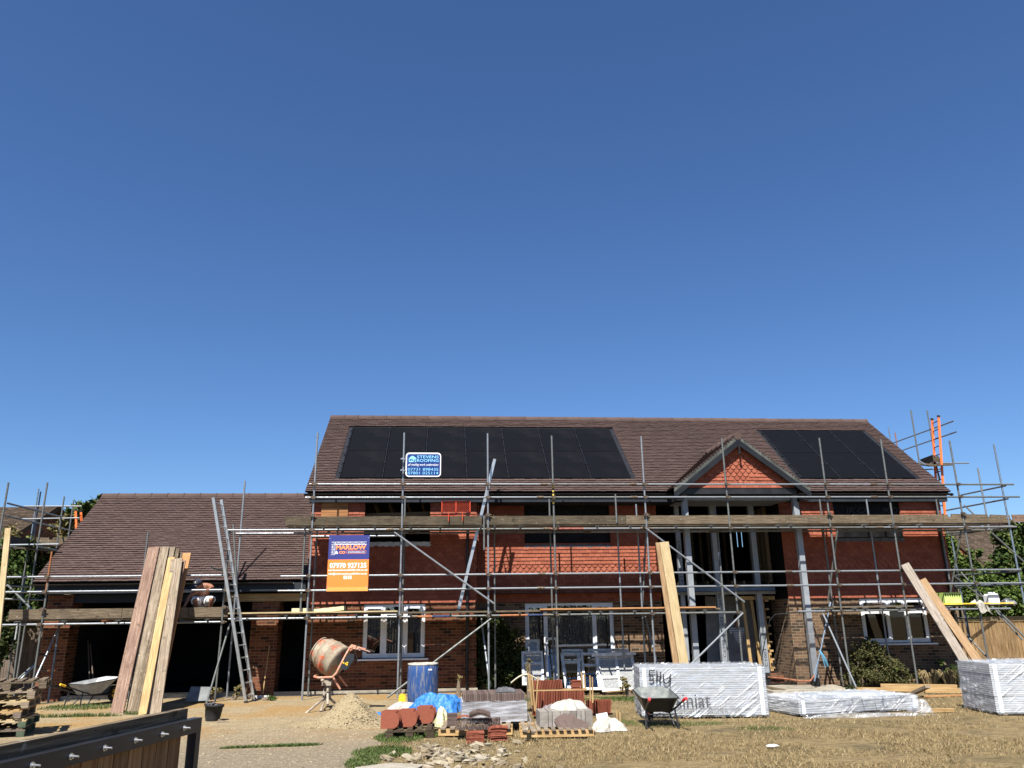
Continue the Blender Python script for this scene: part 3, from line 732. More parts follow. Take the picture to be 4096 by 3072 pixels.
# ================================================================== THE GARAGE
gx = P(130, 2333, 21.15); GXL, GZE, GYE = gx.x, gx.z, 21.15
r_ = _ray(412, 1985); GYR = GXL/(r_.x/r_.y); GZR = P(412, 1985, GYR).z
GXR = XL-.03
print('garage', GXL, GZE, GYR, GZR)
gsl = math.hypot(GYR-GYE, GZR-GZE); GV = Vector((0, (GYR-GYE)/gsl, (GZR-GZE)/gsl)); GN = Vector((0, -GV.z, GV.y))
garage = thing('garage', ((GXL+GXR)/2, W, 0), 'single storey garage with wide dark door opening and brown tiled roof', 'garage')
b = MB(); tiles(b, (GXL, GYE, GZE), X3, GV, GN, GXR-GXL+.1, gsl, lift=.05, th=.028, jit=.008)
gr = b.build('roof', 'rtile', garage)
b = MB(); O = Vector((GXL, GYE, GZE)); b.poly([O, O+X3*(GXR-GXL), O+X3*(GXR-GXL)+GV*gsl, O+GV*gsl])
b.poly([(GXL, GYR, GZR), (GXR, GYR, GZR), (GXR, GYR*2-GYE, GZE), (GXL, GYR*2-GYE, GZE)]); b.poly([(GXL+.1, GYE, GZE-.02), (GXL+.1, GYR, GZR-.05), (GXL+.1, GYR*2-GYE, GZE)])
b.build('underlay', 'membrane', gr)
b = MB(); n = int((GXR-GXL)/.45); st = (GXR-GXL)/n
for i in range(n):
    x = GXL+i*st; b.lathe([(0, .118), (.93, .118), (.94, .13), (1, .13)], (x, GYR, GZR-.035), (x+st-.006, GYR, GZR-.035), 14)
b.build('ridge_tiles', 'rtile', gr)
b = MB(); b.box(GXL+.05, GXR, GYE+.02, GYE+.05, GZE-.26, GZE-.04); b.box(GXL+.05, GXR, GYE+.052, W-.01, GZE-.26, GZE-.23); b.build('fascia', 'anth', garage)
b = MB()
for k in range(8):
    a0 = math.pi*(1+k/8); a1 = math.pi*(1+(k+1)/8); r = .055; yc, zc = GYE-.035, GZE-.03
    b.poly([(GXL, yc+r*math.cos(a0), zc+r*math.sin(a0)), (GXR-.3, yc+r*math.cos(a0), zc+r*math.sin(a0)), (GXR-.3, yc+r*math.cos(a1), zc+r*math.sin(a1)), (GXL, yc+r*math.cos(a1), zc+r*math.sin(a1))])
b.build('gutter', 'gutter', garage)
zb = GZE-.27
b = MB(); b.box(-9.93, -9.3, W, W+.55, -.2, zb); b.box(-9.90, -9.6, W+.552, 27.5, -.2, zb)
b.build('wall', 'brick', garage); b = MB(); b.box(-4.88, -4.2, W, W+.62, -.2, zb-.14); b.build('brick_pier', 'brick', garage)
b = MB(); b.box(-9.3, -4.9, W+.02, W+.2, 2.30, zb-.002); b.build('steel_lintel', 'anth', garage)
b = MB(); b.bar((-5.6, W-.04, 2.38), (XL-.05, W-.04, 2.38), .05, .19); b.build('timber_lintel', 'pine', garage)
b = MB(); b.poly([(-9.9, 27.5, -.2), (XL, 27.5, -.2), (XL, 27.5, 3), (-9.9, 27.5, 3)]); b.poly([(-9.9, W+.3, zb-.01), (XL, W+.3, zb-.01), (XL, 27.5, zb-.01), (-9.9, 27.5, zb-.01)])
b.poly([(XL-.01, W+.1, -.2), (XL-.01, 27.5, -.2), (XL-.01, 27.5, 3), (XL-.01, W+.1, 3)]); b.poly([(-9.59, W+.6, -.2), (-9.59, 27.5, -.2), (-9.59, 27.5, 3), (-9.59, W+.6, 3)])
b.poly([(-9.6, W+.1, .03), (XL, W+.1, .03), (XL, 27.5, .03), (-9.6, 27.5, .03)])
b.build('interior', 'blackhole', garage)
b = MB(); b.box(-9.3, -4.9, W+.02, W+.12, -.1, .1); b.box(-4.2, XL, W+.02, W+.12, -.1, .1); b.build('threshold', 'concrete', garage)
# ================================================================== GROUND
def hsh(x, y): return math.sin(x*1.7+y*2.3)*.5+math.sin(x*4.1-y*3.3+1)*.3+math.sin(x*9.7+y*7.1)*.2
def sst(a, b, x): t_ = min(1, max(0, (x-a)/(b-a))); return t_*t_*(3-2*t_)
def zg(x, y): return .012*hsh(x*.7, y*.7)-.09*sst(1.0, 3.0, x)*sst(18.6, 20.6, y)
t = NT('dry_lawn'); ob = t.coord()
n1 = t.noise(ob, .55, 6, .6); n2 = t.noise(t.mapping(ob, (1, 2.5, 1)), 7, 6, .7); n3 = t.noise(ob, 40, 4, .7)
c = t.ramp(n2, [(.25, (.14, .10, .052)), (.5, (.245, .182, .092)), (.75, (.33, .26, .14))])
c = t.mix(t.ramp(n1, [(.50, 0), (.68, .55)]), c, (.065, .062, .028))
c = t.mix(t.ramp(t.noise(ob, 1.1, 5, .7), [(.56, 0), (.68, .8)]), c, (.10, .078, .055))
c = t.mix(1.0, c, t.ramp(t.noise(t.mapping(ob, (1, 3.5, 1)), 3.1, 5, .7), [(.38, .62), (.55, 1.05)]), 'MULTIPLY')
c = t.mix(1.0, c, t.ramp(n3, [(.3, .6), (.7, 1.15)]), 'MULTIPLY')
t.bump(n3, .03, .9); M['lawn'] = t.setp(c, .95)
t = NT('dusty_driveway'); ob = t.coord()
n1 = t.noise(ob, .45, 5, .6); n2 = t.noise(ob, 3.2, 6, .65); n3 = t.noise(ob, 16, 9, .8)
c = t.ramp(n2, [(.3, (.22, .165, .095)), (.7, (.30, .24, .145))])
c = t.mix(t.ramp(n1, [(.46, 0), (.58, .75)]), c, (.27, .16, .055))
sx_ = t.n('SeparateXYZ'); t.l(ob, sx_.inputs[0])
near = t.ramp(t.math('ADD', sx_.outputs[1], t.math('MULTIPLY', n2, 3.0)), [(.0, 1), (1, 0)])
nr = t.n('MapRange'); nr.inputs['From Min'].default_value = 13.5; nr.inputs['From Max'].default_value = 17.0; nr.inputs['To Min'].default_value = 1; nr.inputs['To Max'].default_value = 0
t.l(t.math('ADD', sx_.outputs[1], t.math('MULTIPLY', n2, 2.5)), nr.inputs['Value'])
c = t.mix(nr.outputs[0], c, t.ramp(n3, [(.3, (.13, .105, .073)), (.7, (.26, .215, .15))]))
vo = t.n('TexVoronoi'); vo.inputs['Scale'].default_value = 17; t.l(ob, vo.inputs['Vector'])
c = t.mix(t.ramp(vo.outputs['Distance'], [(.16, .8), (.28, 0)]), c, (.40, .34, .235))
c = t.mix(1.0, c, t.ramp(n3, [(.3, .74), (.7, 1.12)]), 'MULTIPLY')
t.bump(t.math('ADD', n3, t.math('MULTIPLY', vo.outputs['Distance'], -.8)), .02, .8); M['drive'] = t.setp(c, .95)
b = MB(); b.grid(lambda u, v: Vector((-22+u*52, .5+v*34, zg(-22+u*52, .5+v*34)-.006)), 160, 110)
g_ = b.build('ground', 'lawn'); tag(g_, 'dry yellow lawn with worn patches', kind='structure')
b = MB(); S_ = 900
for x0, x1, y0, y1 in ((-S_, S_, 34.5, S_), (-S_, S_, -S_, .5), (-S_, -22, .5, 34.5), (30, S_, .5, 34.5)): b.poly([(x0, y0, -.02), (x1, y0, -.02), (x1, y1, -.02), (x0, y1, -.02)])
tag(b.build('terrain', 'lawn'), 'flat land beyond the plot', kind='structure')
def edge(y):     # right edge of the driveway
    pts = [(0, -.6), (9, -.9), (10.5, -.75), (12.2, -.95), (13.5, -1.0), (15.5, -.5), (17, .2), (19, 1.2), (21.4, 1.0), (22, 1.0)]
    for (a, c), (d, e) in zip(pts, pts[1:]):
        if a <= y <= d: return c+(e-c)*(y-a)/(d-a)+.12*math.sin(y*5)+.07*math.sin(y*13)
    return 1.0
b = MB(); b.grid(lambda u, v: (lambda y: (lambda x: Vector((x, y, zg(x, y)+.004)))(-14+(edge(y)+14)*u))(.6+v*20.8), 70, 90)
tag(b.build('driveway', 'drive'), 'dusty sandy driveway in front of the garage', kind='structure')
b = MB(); b.grid(lambda u, v: (lambda x, y: Vector((x, y, .012+.01*hsh(x*2, y*2))))(5.9+u*4.2+.1*math.sin(v*9), 19.4+v*2.0+.15*math.sin(u*11)), 24, 14)
tag(b.build('rubble_strip', 'concrete'), 'pale bare strip of ground along the porch', kind='structure')

# grass: dry straw on the lawn, green weeds in patches
def blades(name, n, area, mat, hgt, wid, label, cond=None, lean=.5):
    vs = []; fs = []
    x0, x1, y0, y1 = area
    for i in range(n):
        for _ in range(20):
            x = R.uniform(x0, x1); y = y0+(y1-y0)*(R.random()**1.0)
            if cond is None or cond(x, y): break
        else: continue
        a = R.random()*6.283; h = hgt*R.uniform(.45, 1.25); w_ = wid*R.uniform(.6, 1.3); le = h*lean*R.uniform(.3, 1.6); b2 = R.random()*6.283
        z = zg(x, y)-.005; dx, dy = math.cos(a)*w_, math.sin(a)*w_; lx, ly = math.cos(b2)*le, math.sin(b2)*le
        o = len(vs); vs += [(x-dx, y-dy, z), (x+dx, y+dy, z), (x+lx*.4+dx*.7, y+ly*.4+dy*.7, z+h*.6), (x+lx*.4-dx*.7, y+ly*.4-dy*.7, z+h*.6), (x+lx, y+ly, z+h*.85)]
        fs += [(o, o+1, o+2, o+3), (o+3, o+2, o+4)]
    me = bpy.data.meshes.new(name); me.from_pydata(vs, [], fs); me.materials.append(M[mat]); o = bpy.data.objects.new(name, me); COL.objects.link(o)
    return tag(o, label, kind='stuff')
M['straw'] = perisland('straw', [(0, (.15, .105, .05)), (.45, (.28, .205, .10)), (.8, (.42, .33, .185)), (.92, (.10, .09, .035)), (1, (.08, .085, .03))], .8, .1, 3)
M['weed'] = perisland('weed_green', [(0, (.045, .075, .018)), (.6, (.075, .115, .03)), (1, (.14, .16, .055))], .7, .1, 3)
def onlawn(x, y):
    if mnoise.noise(Vector((x*.8, y*1.3, 3))) > .22+R.uniform(-.12, .12): return False
    return x > edge(y)+.05 and (math.sin(x*1.3+y*.9)+math.sin(x*2.9-y*2.1)+R.uniform(-1.6, 1.6)) > -1.4 and not (-.9 < x < 1.0 and 10 < y < 12.4 and R.random() < .8)
blades('dry_grass', 30000, (-1.2, 8.5, 9.6, 13.0), 'straw', .05, .0028, 'short dry straw coloured grass on the lawn', onlawn, 1.2)
blades('dry_grass', 30000, (0, 15.0, 12.8, 20.8), 'straw', .05, .0038, 'dry straw coloured grass towards the house', onlawn, 1.1)
def patch(pts):
    def f(x, y):
        return any(((x-a)/c)**2+((y-b_)/d)**2 < R.uniform(.55, 1.1) for a, b_, c, d in pts)
    return f
def pg(px, py): q = G(px, py); return q.x, q.y
p1 = pg(1080, 2988); p2 = pg(1530, 3010); p3 = pg(1600, 2950); p4 = pg(1450, 3050); p5 = pg(1850, 2935)
blades('green_weeds', 1900, (p1[0]-.9, p1[0]+.9, p1[1]-.25, p1[1]+.25), 'weed', .05, .006, 'low strip of green weeds crossing the driveway', patch([(p1[0]-.3, p1[1]-.02, .45, .06), (p1[0]+.35, p1[1]+.04, .4, .08)]), .8)
blades('green_weeds', 7000, (-2.4, .6, 10.2, 14.2), 'weed', .055, .006, 'green weed patch between driveway and tile pallets', patch([(p2[0], p2[1], .42, .5), (p3[0], p3[1], .4, .7), (p4[0], p4[1], .22, .6), (p5[0], p5[1]-.1, .8, .25)]), .8)
q1 = pg(350, 2868); q2 = pg(1060, 2770); q3 = pg(2420, 2790)
blades('green_weeds', 900, (q1[0]-1.2, q1[0]+1.2, q1[1]-.5, q1[1]+.6), 'weed', .09, .006, 'tufts of grass on the driveway by the leaning boards', patch([(q1[0]-.2, q1[1], .9, .13), (q1[0]+.8, q1[1]+.3, .25, .2)]), .6)
blades('green_weeds', 1500, (-8.8, -6.4, 18.2, 21), 'weed', .07, .006, 'green growth by the grey wheelbarrow', patch([(-8, 19.6, 1.0, .7)]), .6)
blades('green_weeds', 4500, (1.5, 6, 17.5, 19.9), 'weed', .07, .006, 'greener grass below the leaning window frames', patch([(4.2, 18.9, 1.4, .8), (2.2, 19.0, 1.0, .4)]), .7)
blades('green_weeds', 2600, (2.8, 6.2, 12.6, 15.2), 'weed', .04, .003, 'faint green patches in the dry grass by the tall board pack', patch([(4.0, 14.2, .9, .35), (5.2, 13.4, .5, .3), (3.0, 14.6, .4, .5)]), 1.0)
def stones(name, n, cond, r0, r1, label, flat=.55, mat='stone', zf=None):
    b = MB()
    for i in range(n):
        p = cond();
        if p is None: continue
        x, y = p; r = r0+(r1-r0)*R.random()**2.2; z = (zf(x, y) if zf else zg(x, y))
        a_ = R.random()*3.14; n0 = len(b.v); b.ball((x, y, z+r*flat*.3), r, 3, R.choice((4, 5, 6)), (R.uniform(.8, 1.6), R.uniform(.5, 1.0), flat*R.uniform(.4, 1.1)), .7)
        for q_ in range(n0, len(b.v)): vx, vy, vz = b.v[q_]; vx -= x; vy -= y; b.v[q_] = (x+vx*math.cos(a_)-vy*math.sin(a_), y+vx*math.sin(a_)+vy*math.cos(a_), vz+.3*(vx*math.sin(a_*7)))
    for k in range(len(b.sm)): b.sm[k] = False
    return tag(b.build(name, mat), label, kind='stuff')
hp = G(1385, 2905); HX, HY = hp.x, hp.y+1.2
HX, HY = pg(1402, 2893)
def zheap(x, y):
    d = math.hypot(x-HX-.02, (y-HY)/.95)*(1+.10*math.sin(math.atan2(y-HY, x-HX)*3+1)); k = math.exp(-(d/.40)**1.8)
    return max(0, .42*k*(1+.12*hsh(x*6, y*6))+.09*math.exp(-(d/.8)**2)*(1+.3*hsh(x*5, y*4))+.018*hsh(x*17, y*15)*(d < 1.3)-.01)
def sc1(): 
    a = R.random()*6.28; d = abs(R.gauss(0, 1.1)); return HX+.2+math.cos(a)*d*1.3, HY-.5+math.sin(a)*d
stones('gravel', 2000, sc1, .005, .018, 'pale gravel scattered round the ballast heap', mat='gravel', zf=lambda x, y: max(zg(x, y), zheap(x, y)))
stones('gravel', 2600, lambda: (R.uniform(-5.5, -.7), R.uniform(9.8, 17)), .006, .02, 'small stones strewn over the driveway', mat='gravel')
def sc2():
    x = R.gauss(.15, .5); y = R.gauss(11.5, .75)
    return (x, y) if x > -1.0 and 9.9 < y < 12.8 else None
stones('rubble', 300, sc2, .012, .10, 'pale broken rubble and flints in front of the tile pallets', .5)
stones('rubble', 150, lambda: (R.uniform(6, 9.8), R.uniform(19, 20.6)), .02, .09, 'rubble at the foot of the porch posts', .5)
b = MB(); sl_ = [(-1.1, 10.2), (-.55, 10.1), (-.3, 10.75), (-.75, 10.95), (-1.15, 10.7)]
b.prism([(x+.1, y, .005) for x, y in sl_], (0, 0, .03)); single(b, 'concrete_slab', M['concrete'], (-.7, 10.5, 0), 'pale grey flat concrete slab lying among the rubble at bottom', 'slab')
b = MB(); b.grid(lambda u, v: (lambda x, y: Vector((x, y, zheap(x, y)-.012+zg(x, y))))(HX-1.6+u*3.2, HY-1.5+v*3.0), 90, 84)
M['ballast'] = noisy('sandy_ballast', (.24, .185, .105), (.34, .275, .17), 22, .95, bump=.03, bscale=60, detail=8)
single(b, 'ballast_heap', M['ballast'], (HX, HY, 0), 'conical heap of sandy ballast under the cement mixer', 'heap')

# ================================================================== SCAFFOLDS
SF, SR = 20.23, 21.12
scaf = thing('scaffold', (5, SF, 0), 'long galvanised tube scaffold across the whole house front with two lifts', 'scaffold')
CP = []   # coupler places
def coupler_mesh(mb, p, horizontal=(1, 0, 0)):
    x, y, z = p
    mb.box(x-.045, x+.045, y-.075, y+.03, z-.032, z+.032); mb.box(x-.06, x-.035, y-.09, y-.06, z-.02, z+.02); mb.tube((x+.05, y-.04, z), (x+.085, y-.04, z), .012, 6)
cpl = [None]
def coupler(parent, x, y, z):
    if cpl[0] is None or cpl[0][0] is not parent:
        b = MB(); b.box(-.040, .040, -.058, .034, -.036, .036); b.box(-.066, -.040, -.055, -.02, -.024, .024); b.tube((.040, -.03, 0), (.085, -.03, 0), .013, 6)
        b.v = [(q[0]+x, q[1]+y, q[2]+z) for q in b.v]
        o = b.build('coupler', 'coupler', parent); cpl[0] = (parent, o, Vector((x, y, z))); return o
    _, o, p0 = cpl[0]
    c = o.copy(); COL.objects.link(c); c.location = Vector((x, y, z))-p0; c.rotation_euler = (0, 0, 0)
    return c
ncp = [0]
def standard(parent, X, Y, z0, z1, mat='tube', lean=0, name='standard'):
    b = MB(); b.tube((X, Y, z0), (X+lean, Y, z1), .0242, 8, .8); return b.build(name, mat, parent)
ZD2, ZD1 = 4.04, 1.985      # deck undersides' tops
xs = [P((a[0]+c[0])/2, (a[1]+c[1])/2, SF).x for a, c in [((1271, 1731), (1208, 2801)), ((1619, 1731), (1588, 2791)), ((1952, 1734), (1954, 2746)), ((2207, 1743), (2234, 2717)), ((2564, 1746), (2620, 2642)), ((2886, 1751), (2969, 2639)), ((3278, 1752), (3404, 2757)), ((3519, 1756), (3675, 2746)), ((3800, 1763), (3950, 2639))]]
tops = [1731, 1731, 1734, 1743, 1746, 1751, 1752, 1756, 1763]
mats = ['tube', 'tube', 'tube', 'tube_old', 'tube', 'tube_old', 'tube_old', 'tube_old', 'tube_old']
for i, (x, t_, m_) in enumerate(zip(xs, tops, mats)):
    z1 = P(2000, t_, SF).z if False else P([1271, 1619, 1952, 2207, 2564, 2886, 3278, 3519, 3800][i], t_, SF).z
    standard(scaf, x, SF, -.02 if i != 5 else 0, z1, m_)
# corner standard and ones further right
for (pt, pm, y, m_) in (((3114+861, 1777), (4042, 2114), SF+.0, 'tube_blue'), ((3911, 1872), (3950, 2095), SF+.55, 'tube')):
    a = P(*pt, y); standard(scaf, a.x, y, 0 if m_ == 'tube_blue' else 3.9, a.z, m_)
# rear standards
for px, pt, m_, pb in ((1621, 1984, 'tube_old', 2090), (1977, 2060, 'tube_old', 0), (2197, 1996, 'tube_old', 0), (2464, 2017, 'tube', 0), (2467+77, 2017, 'tube', 0), (2859, 2021, 'tube_old', 0), (3278, 1997, 'tube_old', 0), (3465, 1997, 'tube', 0), (3744, 1997, 'tube_old', 0)):
    a = P(px, pt, SR); standard(scaf, a.x, SR, 0, a.z, m_)
a = P(1242, 2600, SR); standard(scaf, a.x, SR, 0, 4.2, 'tube_old')
a = P(1240, 2110, SF); standard(scaf, a.x-.12, SF+.05, 1.9, 4.25, 'tube_old', 0)
# short puncheons on the front ledgers
for px, pt, pb, m_ in ((2461, 1977, 2092, 'tube_old'), (1936, 2062, 2200, 'tube_old')):
    a = P(px, pt, SF-.05); c_ = P(px, pb, SF-.05); standard(scaf, a.x, SF-.06, c_.z, a.z, m_, 0, 'short_upright')
def ledger(parent, x0, x1, y, z, segs, name='ledger', mats=('tube', 'tube_old')):
    "a run of tubes joined end to end"
    cuts = [x0]+segs+[x1]
    for i, (a, c) in enumerate(zip(cuts, cuts[1:])):
        b = MB(); b.tube((a, y, z), (c-.004, y, z), .0242, 8, .8); b.build(name, mats[i % len(mats)], parent)
        if i: 
            b = MB(); b.tube((a-.09, y, z), (a+.09, y, z), .036, 8); b.build('sleeve', 'coupler', parent)
XE = P(4050, 1940, SF).x
ledger(scaf, P(1238, 1946, SF).x, XE, SF-.05, 5.095, [xs[3]-.25, xs[4]-.3, P(3490, 1940, SF).x], 'guard_rail')
ledger(scaf, P(1223, 2001, SF).x, XE+.1, SF-.05, 4.757, [xs[3]-.35, xs[4]-.3, P(3492, 1990, SF).x], 'guard_rail')
ledger(scaf, P(1124, 2306, SF).x, P(3617, 2284, SF).x, SF-.05, 2.837, [P(2166, 2297, SF).x, P(3150, 2288, SF).x], 'guard_rail', ('tube',))
ledger(scaf, P(3617, 2284, SF).x+.02, P(4080, 2280, SF).x, SF-.045, 2.837, [], 'guard_rail')
ledger(scaf, P(1113, 2367, SF).x, P(4090, 2335, SF).x, SF-.05, 2.493, [P(2163, 2352, SF).x, P(3157, 2343, SF).x], 'guard_rail', ('tube',))
ledger(scaf, P(912, 2127, SF).x, P(4060, 2105, SF).x, SF-.05, 3.955, [P(1560, 2115, SF).x, xs[3]-.2, xs[4]-.1, P(3515, 2108, SF).x])
ledger(scaf, P(945, 2141, SR).x, P(4020, 2110, SR).x, SR-.05, 3.965, [P(1646, 2135, SR).x, xs[3]+1, xs[5]-.2])
ledger(scaf, P(915, 2480, SF).x, P(2965, 2452, SF).x, SF-.05, 1.85, [P(1656, 2470, SF).x, P(2185, 2466, SF).x], 'ledger', ('tube', 'tube_old', 'tube_old'))
ledger(scaf, P(3188, 2446, SF).x, P(3662, 2444, SF).x, SF-.05, 1.85, [P(3310, 2446, SF).x])
ledger(scaf, P(3670, 2443, SF).x+.0, P(4040, 2438, SF).x, SF-.04, 1.852, [])
ledger(scaf, -3.3, 7.2, SR-.05, 1.86, [0.5, 4.0]); ledger(scaf, 9.6, 14.4, SR-.05, 1.86, [12.])
# transoms (tube ends towards the viewer)
def transom(px, py, y0=SF-.28, y1=SR+.12, z=None, parent=scaf, mat='tube_old', slope=0):
    a = P(px, py, y0); b = MB(); b.tube((a.x, y0, a.z), (a.x, y1, a.z+slope), .0242, 8, .8); b.build('transom', mat, parent)
for px in (1214, 1290, 1349, 1497, 1642, 1760, 1923, 1979, 2082, 2234, 2392, 2526, 2579, 2710, 2851, 2996, 3121, 3172, 3467, 3578, 3690):
    a = P(px, 2110, SF-.22); b = MB(); b.tube((a.x, SF-.22, 4.005), (a.x, SR+.18, 4.005), .0242, 8, .8); b.build('transom', 'tube_old', scaf)
for px in (1142, 1233, 1423, 1589, 1642, 1802, 1962, 2080, 2219, 2279, 2362, 2406, 2543, 2826, 3335, 3432, 3475, 3547, 3612, 3690, 3813):
    a = P(px, 2455, SF-.22); b = MB(); b.tube((a.x, SF-.22, 1.902), (a.x, SR+.1, 1.902), .0242, 8, .8); b.build('transom', 'tube_old', scaf)
# decks and toe boards
def boards(parent, x0, x1, y0, y1, z, n, mat, seg=3.9, name='scaffold_board'):
    wd = (y1-y0)/n; b = MB()
    for k in range(n):
        x = x0-R.random()*.6
        while x < x1:
            e = min(x+seg, x1); s0 = max(x, x0)
            if e-s0 > .1: b.bar((s0, y0+wd*(k+.5), z+R.random()*.006), (e-.01, y0+wd*(k+.5), z+R.random()*.006), wd-.008, .038)
            x += seg
    return b.build(name, mat, parent)
boards(scaf, -3.9, 14.6, SF+.02, 21.01, 4.049, 3, 'deck'); boards(scaf, -3.4, 14.4, 21.04, 21.32, 4.05, 1, 'deck')
boards(scaf, -4.9, 7.0, SF+.02, 20.95, 1.946, 3, 'deck'); boards(scaf, 9.95, 14.9, SF+.02, 20.95, 1.946, 3, 'deck'); boards(scaf, -4.3, 6.0, 20.98, 21.36, 1.947, 1, 'deck'); boards(scaf, 10.1, 14.3, 20.98, 21.36, 1.947, 1, 'deck')
tz0, tz1 = 4.072, 4.29
for x0, x1, m_ in ((-3.95, -2.95, 'deck_dark'), (-2.94, .95, 'deck_dark'), (1.0, 4.67, 'deck_dark'), (4.68, 5.2, 'deck'), (5.21, 8.95, 'deck'), (8.96, 12.6, 'deck'), (12.61, 13.3, 'deck')):
    b = MB(); b.bar((x0, SF+.02, (tz0+tz1)/2), (x1, SF+.02, (tz0+tz1)/2), .038, tz1-tz0); b.build('toe_board', m_, scaf)
b = MB(); z_ = (tz0+tz1)/2
pts = [(13.31, tz0), (15.2, tz0), (15.2, tz1-.02), (14.65, tz1), (14.64, tz1-.06), (14.58, tz1-.06), (14.57, tz1), (13.55, tz1+.02), (13.54, tz1-.06), (13.46, tz1-.06), (13.45, tz1), (13.31, tz1)]
b.prism([(x, SF+.04, z) for x, z in pts], (0, -.038, 0)); b.build('toe_board', 'deck', scaf)['label'] = 'notched grey toe board at the right end'
b = MB(); b.bar((15.2, SF+.1, 4.17), (15.55, SF+1.6, 4.17), .038, .22); b.bar((15.3, SF+.05, 4.19), (16.0, SF+.3, 4.22), .038, .2, (0, 0, 1)); b.build('toe_board', 'pine_red', scaf)
for i, x in enumerate(xs):
    for z in (5.095, 4.757, 3.955, 2.837, 2.493, 1.85):
        if x > 8 and z == 1.85 and x < 10: continue
        if ncp[0] < 95: coupler(scaf, x, SF-.045, z); ncp[0] += 1
for x in xs[::2]: coupler(scaf, x, SF-.02, 4.31)
# braces
def brace(parent, a, ya, c, yc, mat='tube', name='brace'):
    b = MB(); p, q = P(*a, ya), P(*c, yc); b.tube(p, q, .0242, 8, .8); return b.build(name, mat, parent)
brace(scaf, (1577, 2129), SF-.13, (1977, 2415), SF-.13); brace(scaf, (2582, 2112), SF-.13, (2978, 2408), SF-.13)
brace(scaf, (1966, 2474), SF-.13, (1549, 2790), SF-.5, 'tube_old'); brace(scaf, (2972, 2452), SF-.13, (2700, 2720), SF-.9)
brace(scaf, (3352, 2105), SF+.1, (3312, 2405), SR-.2, 'tube_old'); brace(scaf, (3320, 2410), SR-.2, (3258, 2725), SR-.5, 'tube_blue')
brace(scaf, (3292, 2455), SF+.3, (3428, 2757), SF-.4, 'tube'); brace(scaf, (1925, 2470), SR, (1960, 2750), SF+.15, 'tube'); brace(scaf, (2585, 2120), SR, (2570, 2420), SR+.1, 'tube_old'); brace(scaf, (2580, 2460), SR, (2628, 2655), SR-.5, 'tube')
brace(scaf, (2870, 2115), SR-.1, (2915, 2660), SR-.35, 'tube_old'); 
b = MB(); p = P(2875, 2210, SR-.13); b.tube(p, p+Vector((.01, 0, -.2)), .036, 8); b.build('sleeve', 'alu', scaf)
brace(scaf, (3845, 2120), SF+.2, (3795, 2410), SR, 'tube_old'); brace(scaf, (3844, 2290), SR+1, (4090, 2560), SF+1, 'tube_old'); brace(scaf, (3965, 2130), SF, (4110, 2260), SF, 'tube_old'); brace(scaf, (3990, 2440), SF+.1, (4110, 2560), SF-.2, 'tube_old')
brace(scaf, (3810, 2300), SR+1.2, (3940, 2400), SR+1.2, 'tube_old'); brace(scaf, (3870, 2545), SR+1.2, (3960, 2640), SR+.6, 'tube_old')
b = MB(); p = P(3195, 2448, SF+.02)
for k in range(14):
    q = P(3190-k*26/2+R.uniform(-1, 1)*0-0, 2448+k*.6, SF+.02)
b.path([P(3330, 2440, SF-.02), P(3260, 2444, SF-.02), P(3180, 2450, SF-.02), P(3100, 2458, SF), P(3080, 2480, SF+.1), P(3060, 2560, SF+.4), P(3045, 2640, SF+.5)], .014, 5); single(b, 'cable', M['rubber'], tuple(P(3080, 2480, SF)), 'black cable sagging from the scaffold tube beside the porch', 'cable')

def band(parent, p0, p1, mat, r=.0252):
    b = MB(); b.tube(p0, p1, r, 8); b.build('paint_band', mat, parent)
M['band_yellow'] = noisy('hazard_yellow', (.45, .34, .05), (.55, .42, .08), 9, .6)
for k in range(5): z = P(2207, 1945, SF).z-.1*k; band(scaf, (xs[3], SF, z), (xs[3], SF, z-.05), 'band_yellow'); band(scaf, (xs[3], SF, z-.05), (xs[3], SF, z-.1), 'black')
for a_, c_, z, m_ in ((1655, 1728, 1.85, 'tube_orange'), (1730, 1800, 1.85, 'band_blue'), (2000, 2108, 1.85, 'tube_orange'), (2110, 2175, 1.85, 'band_blue'), (2205, 2345, 3.955, 'band_red')):
    if m_ == 'band_blue' and m_ not in M: M[m_] = noisy('dark_blue_band', (.02, .03, .08), (.05, .07, .14), 20, .6)
    if m_ == 'band_red' and m_ not in M: M[m_] = noisy('worn_red_band', (.22, .05, .04), (.30, .14, .12), 20, .6)
    band(scaf, (P(a_, 2440, SF).x, SF-.05, z), (P(c_, 2440, SF).x, SF-.05, z), m_)
b = MB(); z_b = P(1300, 2146, SF).z; b.tube((P(1245, 2146, SF).x, SF-.05, z_b), (P(1590, 2138, SF).x, SF-.05, z_b), .0242, 8, .8); b.build('banner_rail', 'tube', scaf)
# right hand return of the scaffold, running back along the gable end
rs = thing('scaffold', (15.5, 23, 0), 'side scaffold running back along the right gable end with high guard rails', 'scaffold', None)
def rtube(a, ya, c, yc, mat='tube_old', name='guard_rail'):
    b = MB(); b.tube(P(*a, ya), P(*c, yc), .0242, 8, .8); return b.build(name, mat, rs)
def vtube(px, pt, y, z0, mat='tube_old', parent=None):
    a = P(px, pt, y); return standard(parent or rs, a.x, y, z0, a.z, mat)
vtube(3643, 1641, 24.5, 4.9); vtube(3708, 1642, 27.2, 4.5); vtube(3553, 1708, 31, 5, 'tube_blue'); vtube(3580, 1731, 31.5, 5, 'tube_orange')
rtube((3570, 1773), 31, (3812, 1685), 23.8); rtube((3608, 1802), 31, (3824, 1728), 23.8)
rtube((3745, 1853), 24.3, (3875, 1852), 24.3, 'tube'); rtube((3700, 1878), 26, (3770, 1876), 26, 'tube')
rtube((3845, 1980), 24.8, (4022, 1943), 20.3); rtube((3783, 2042), 25.0, (4032, 1995), 20.3)
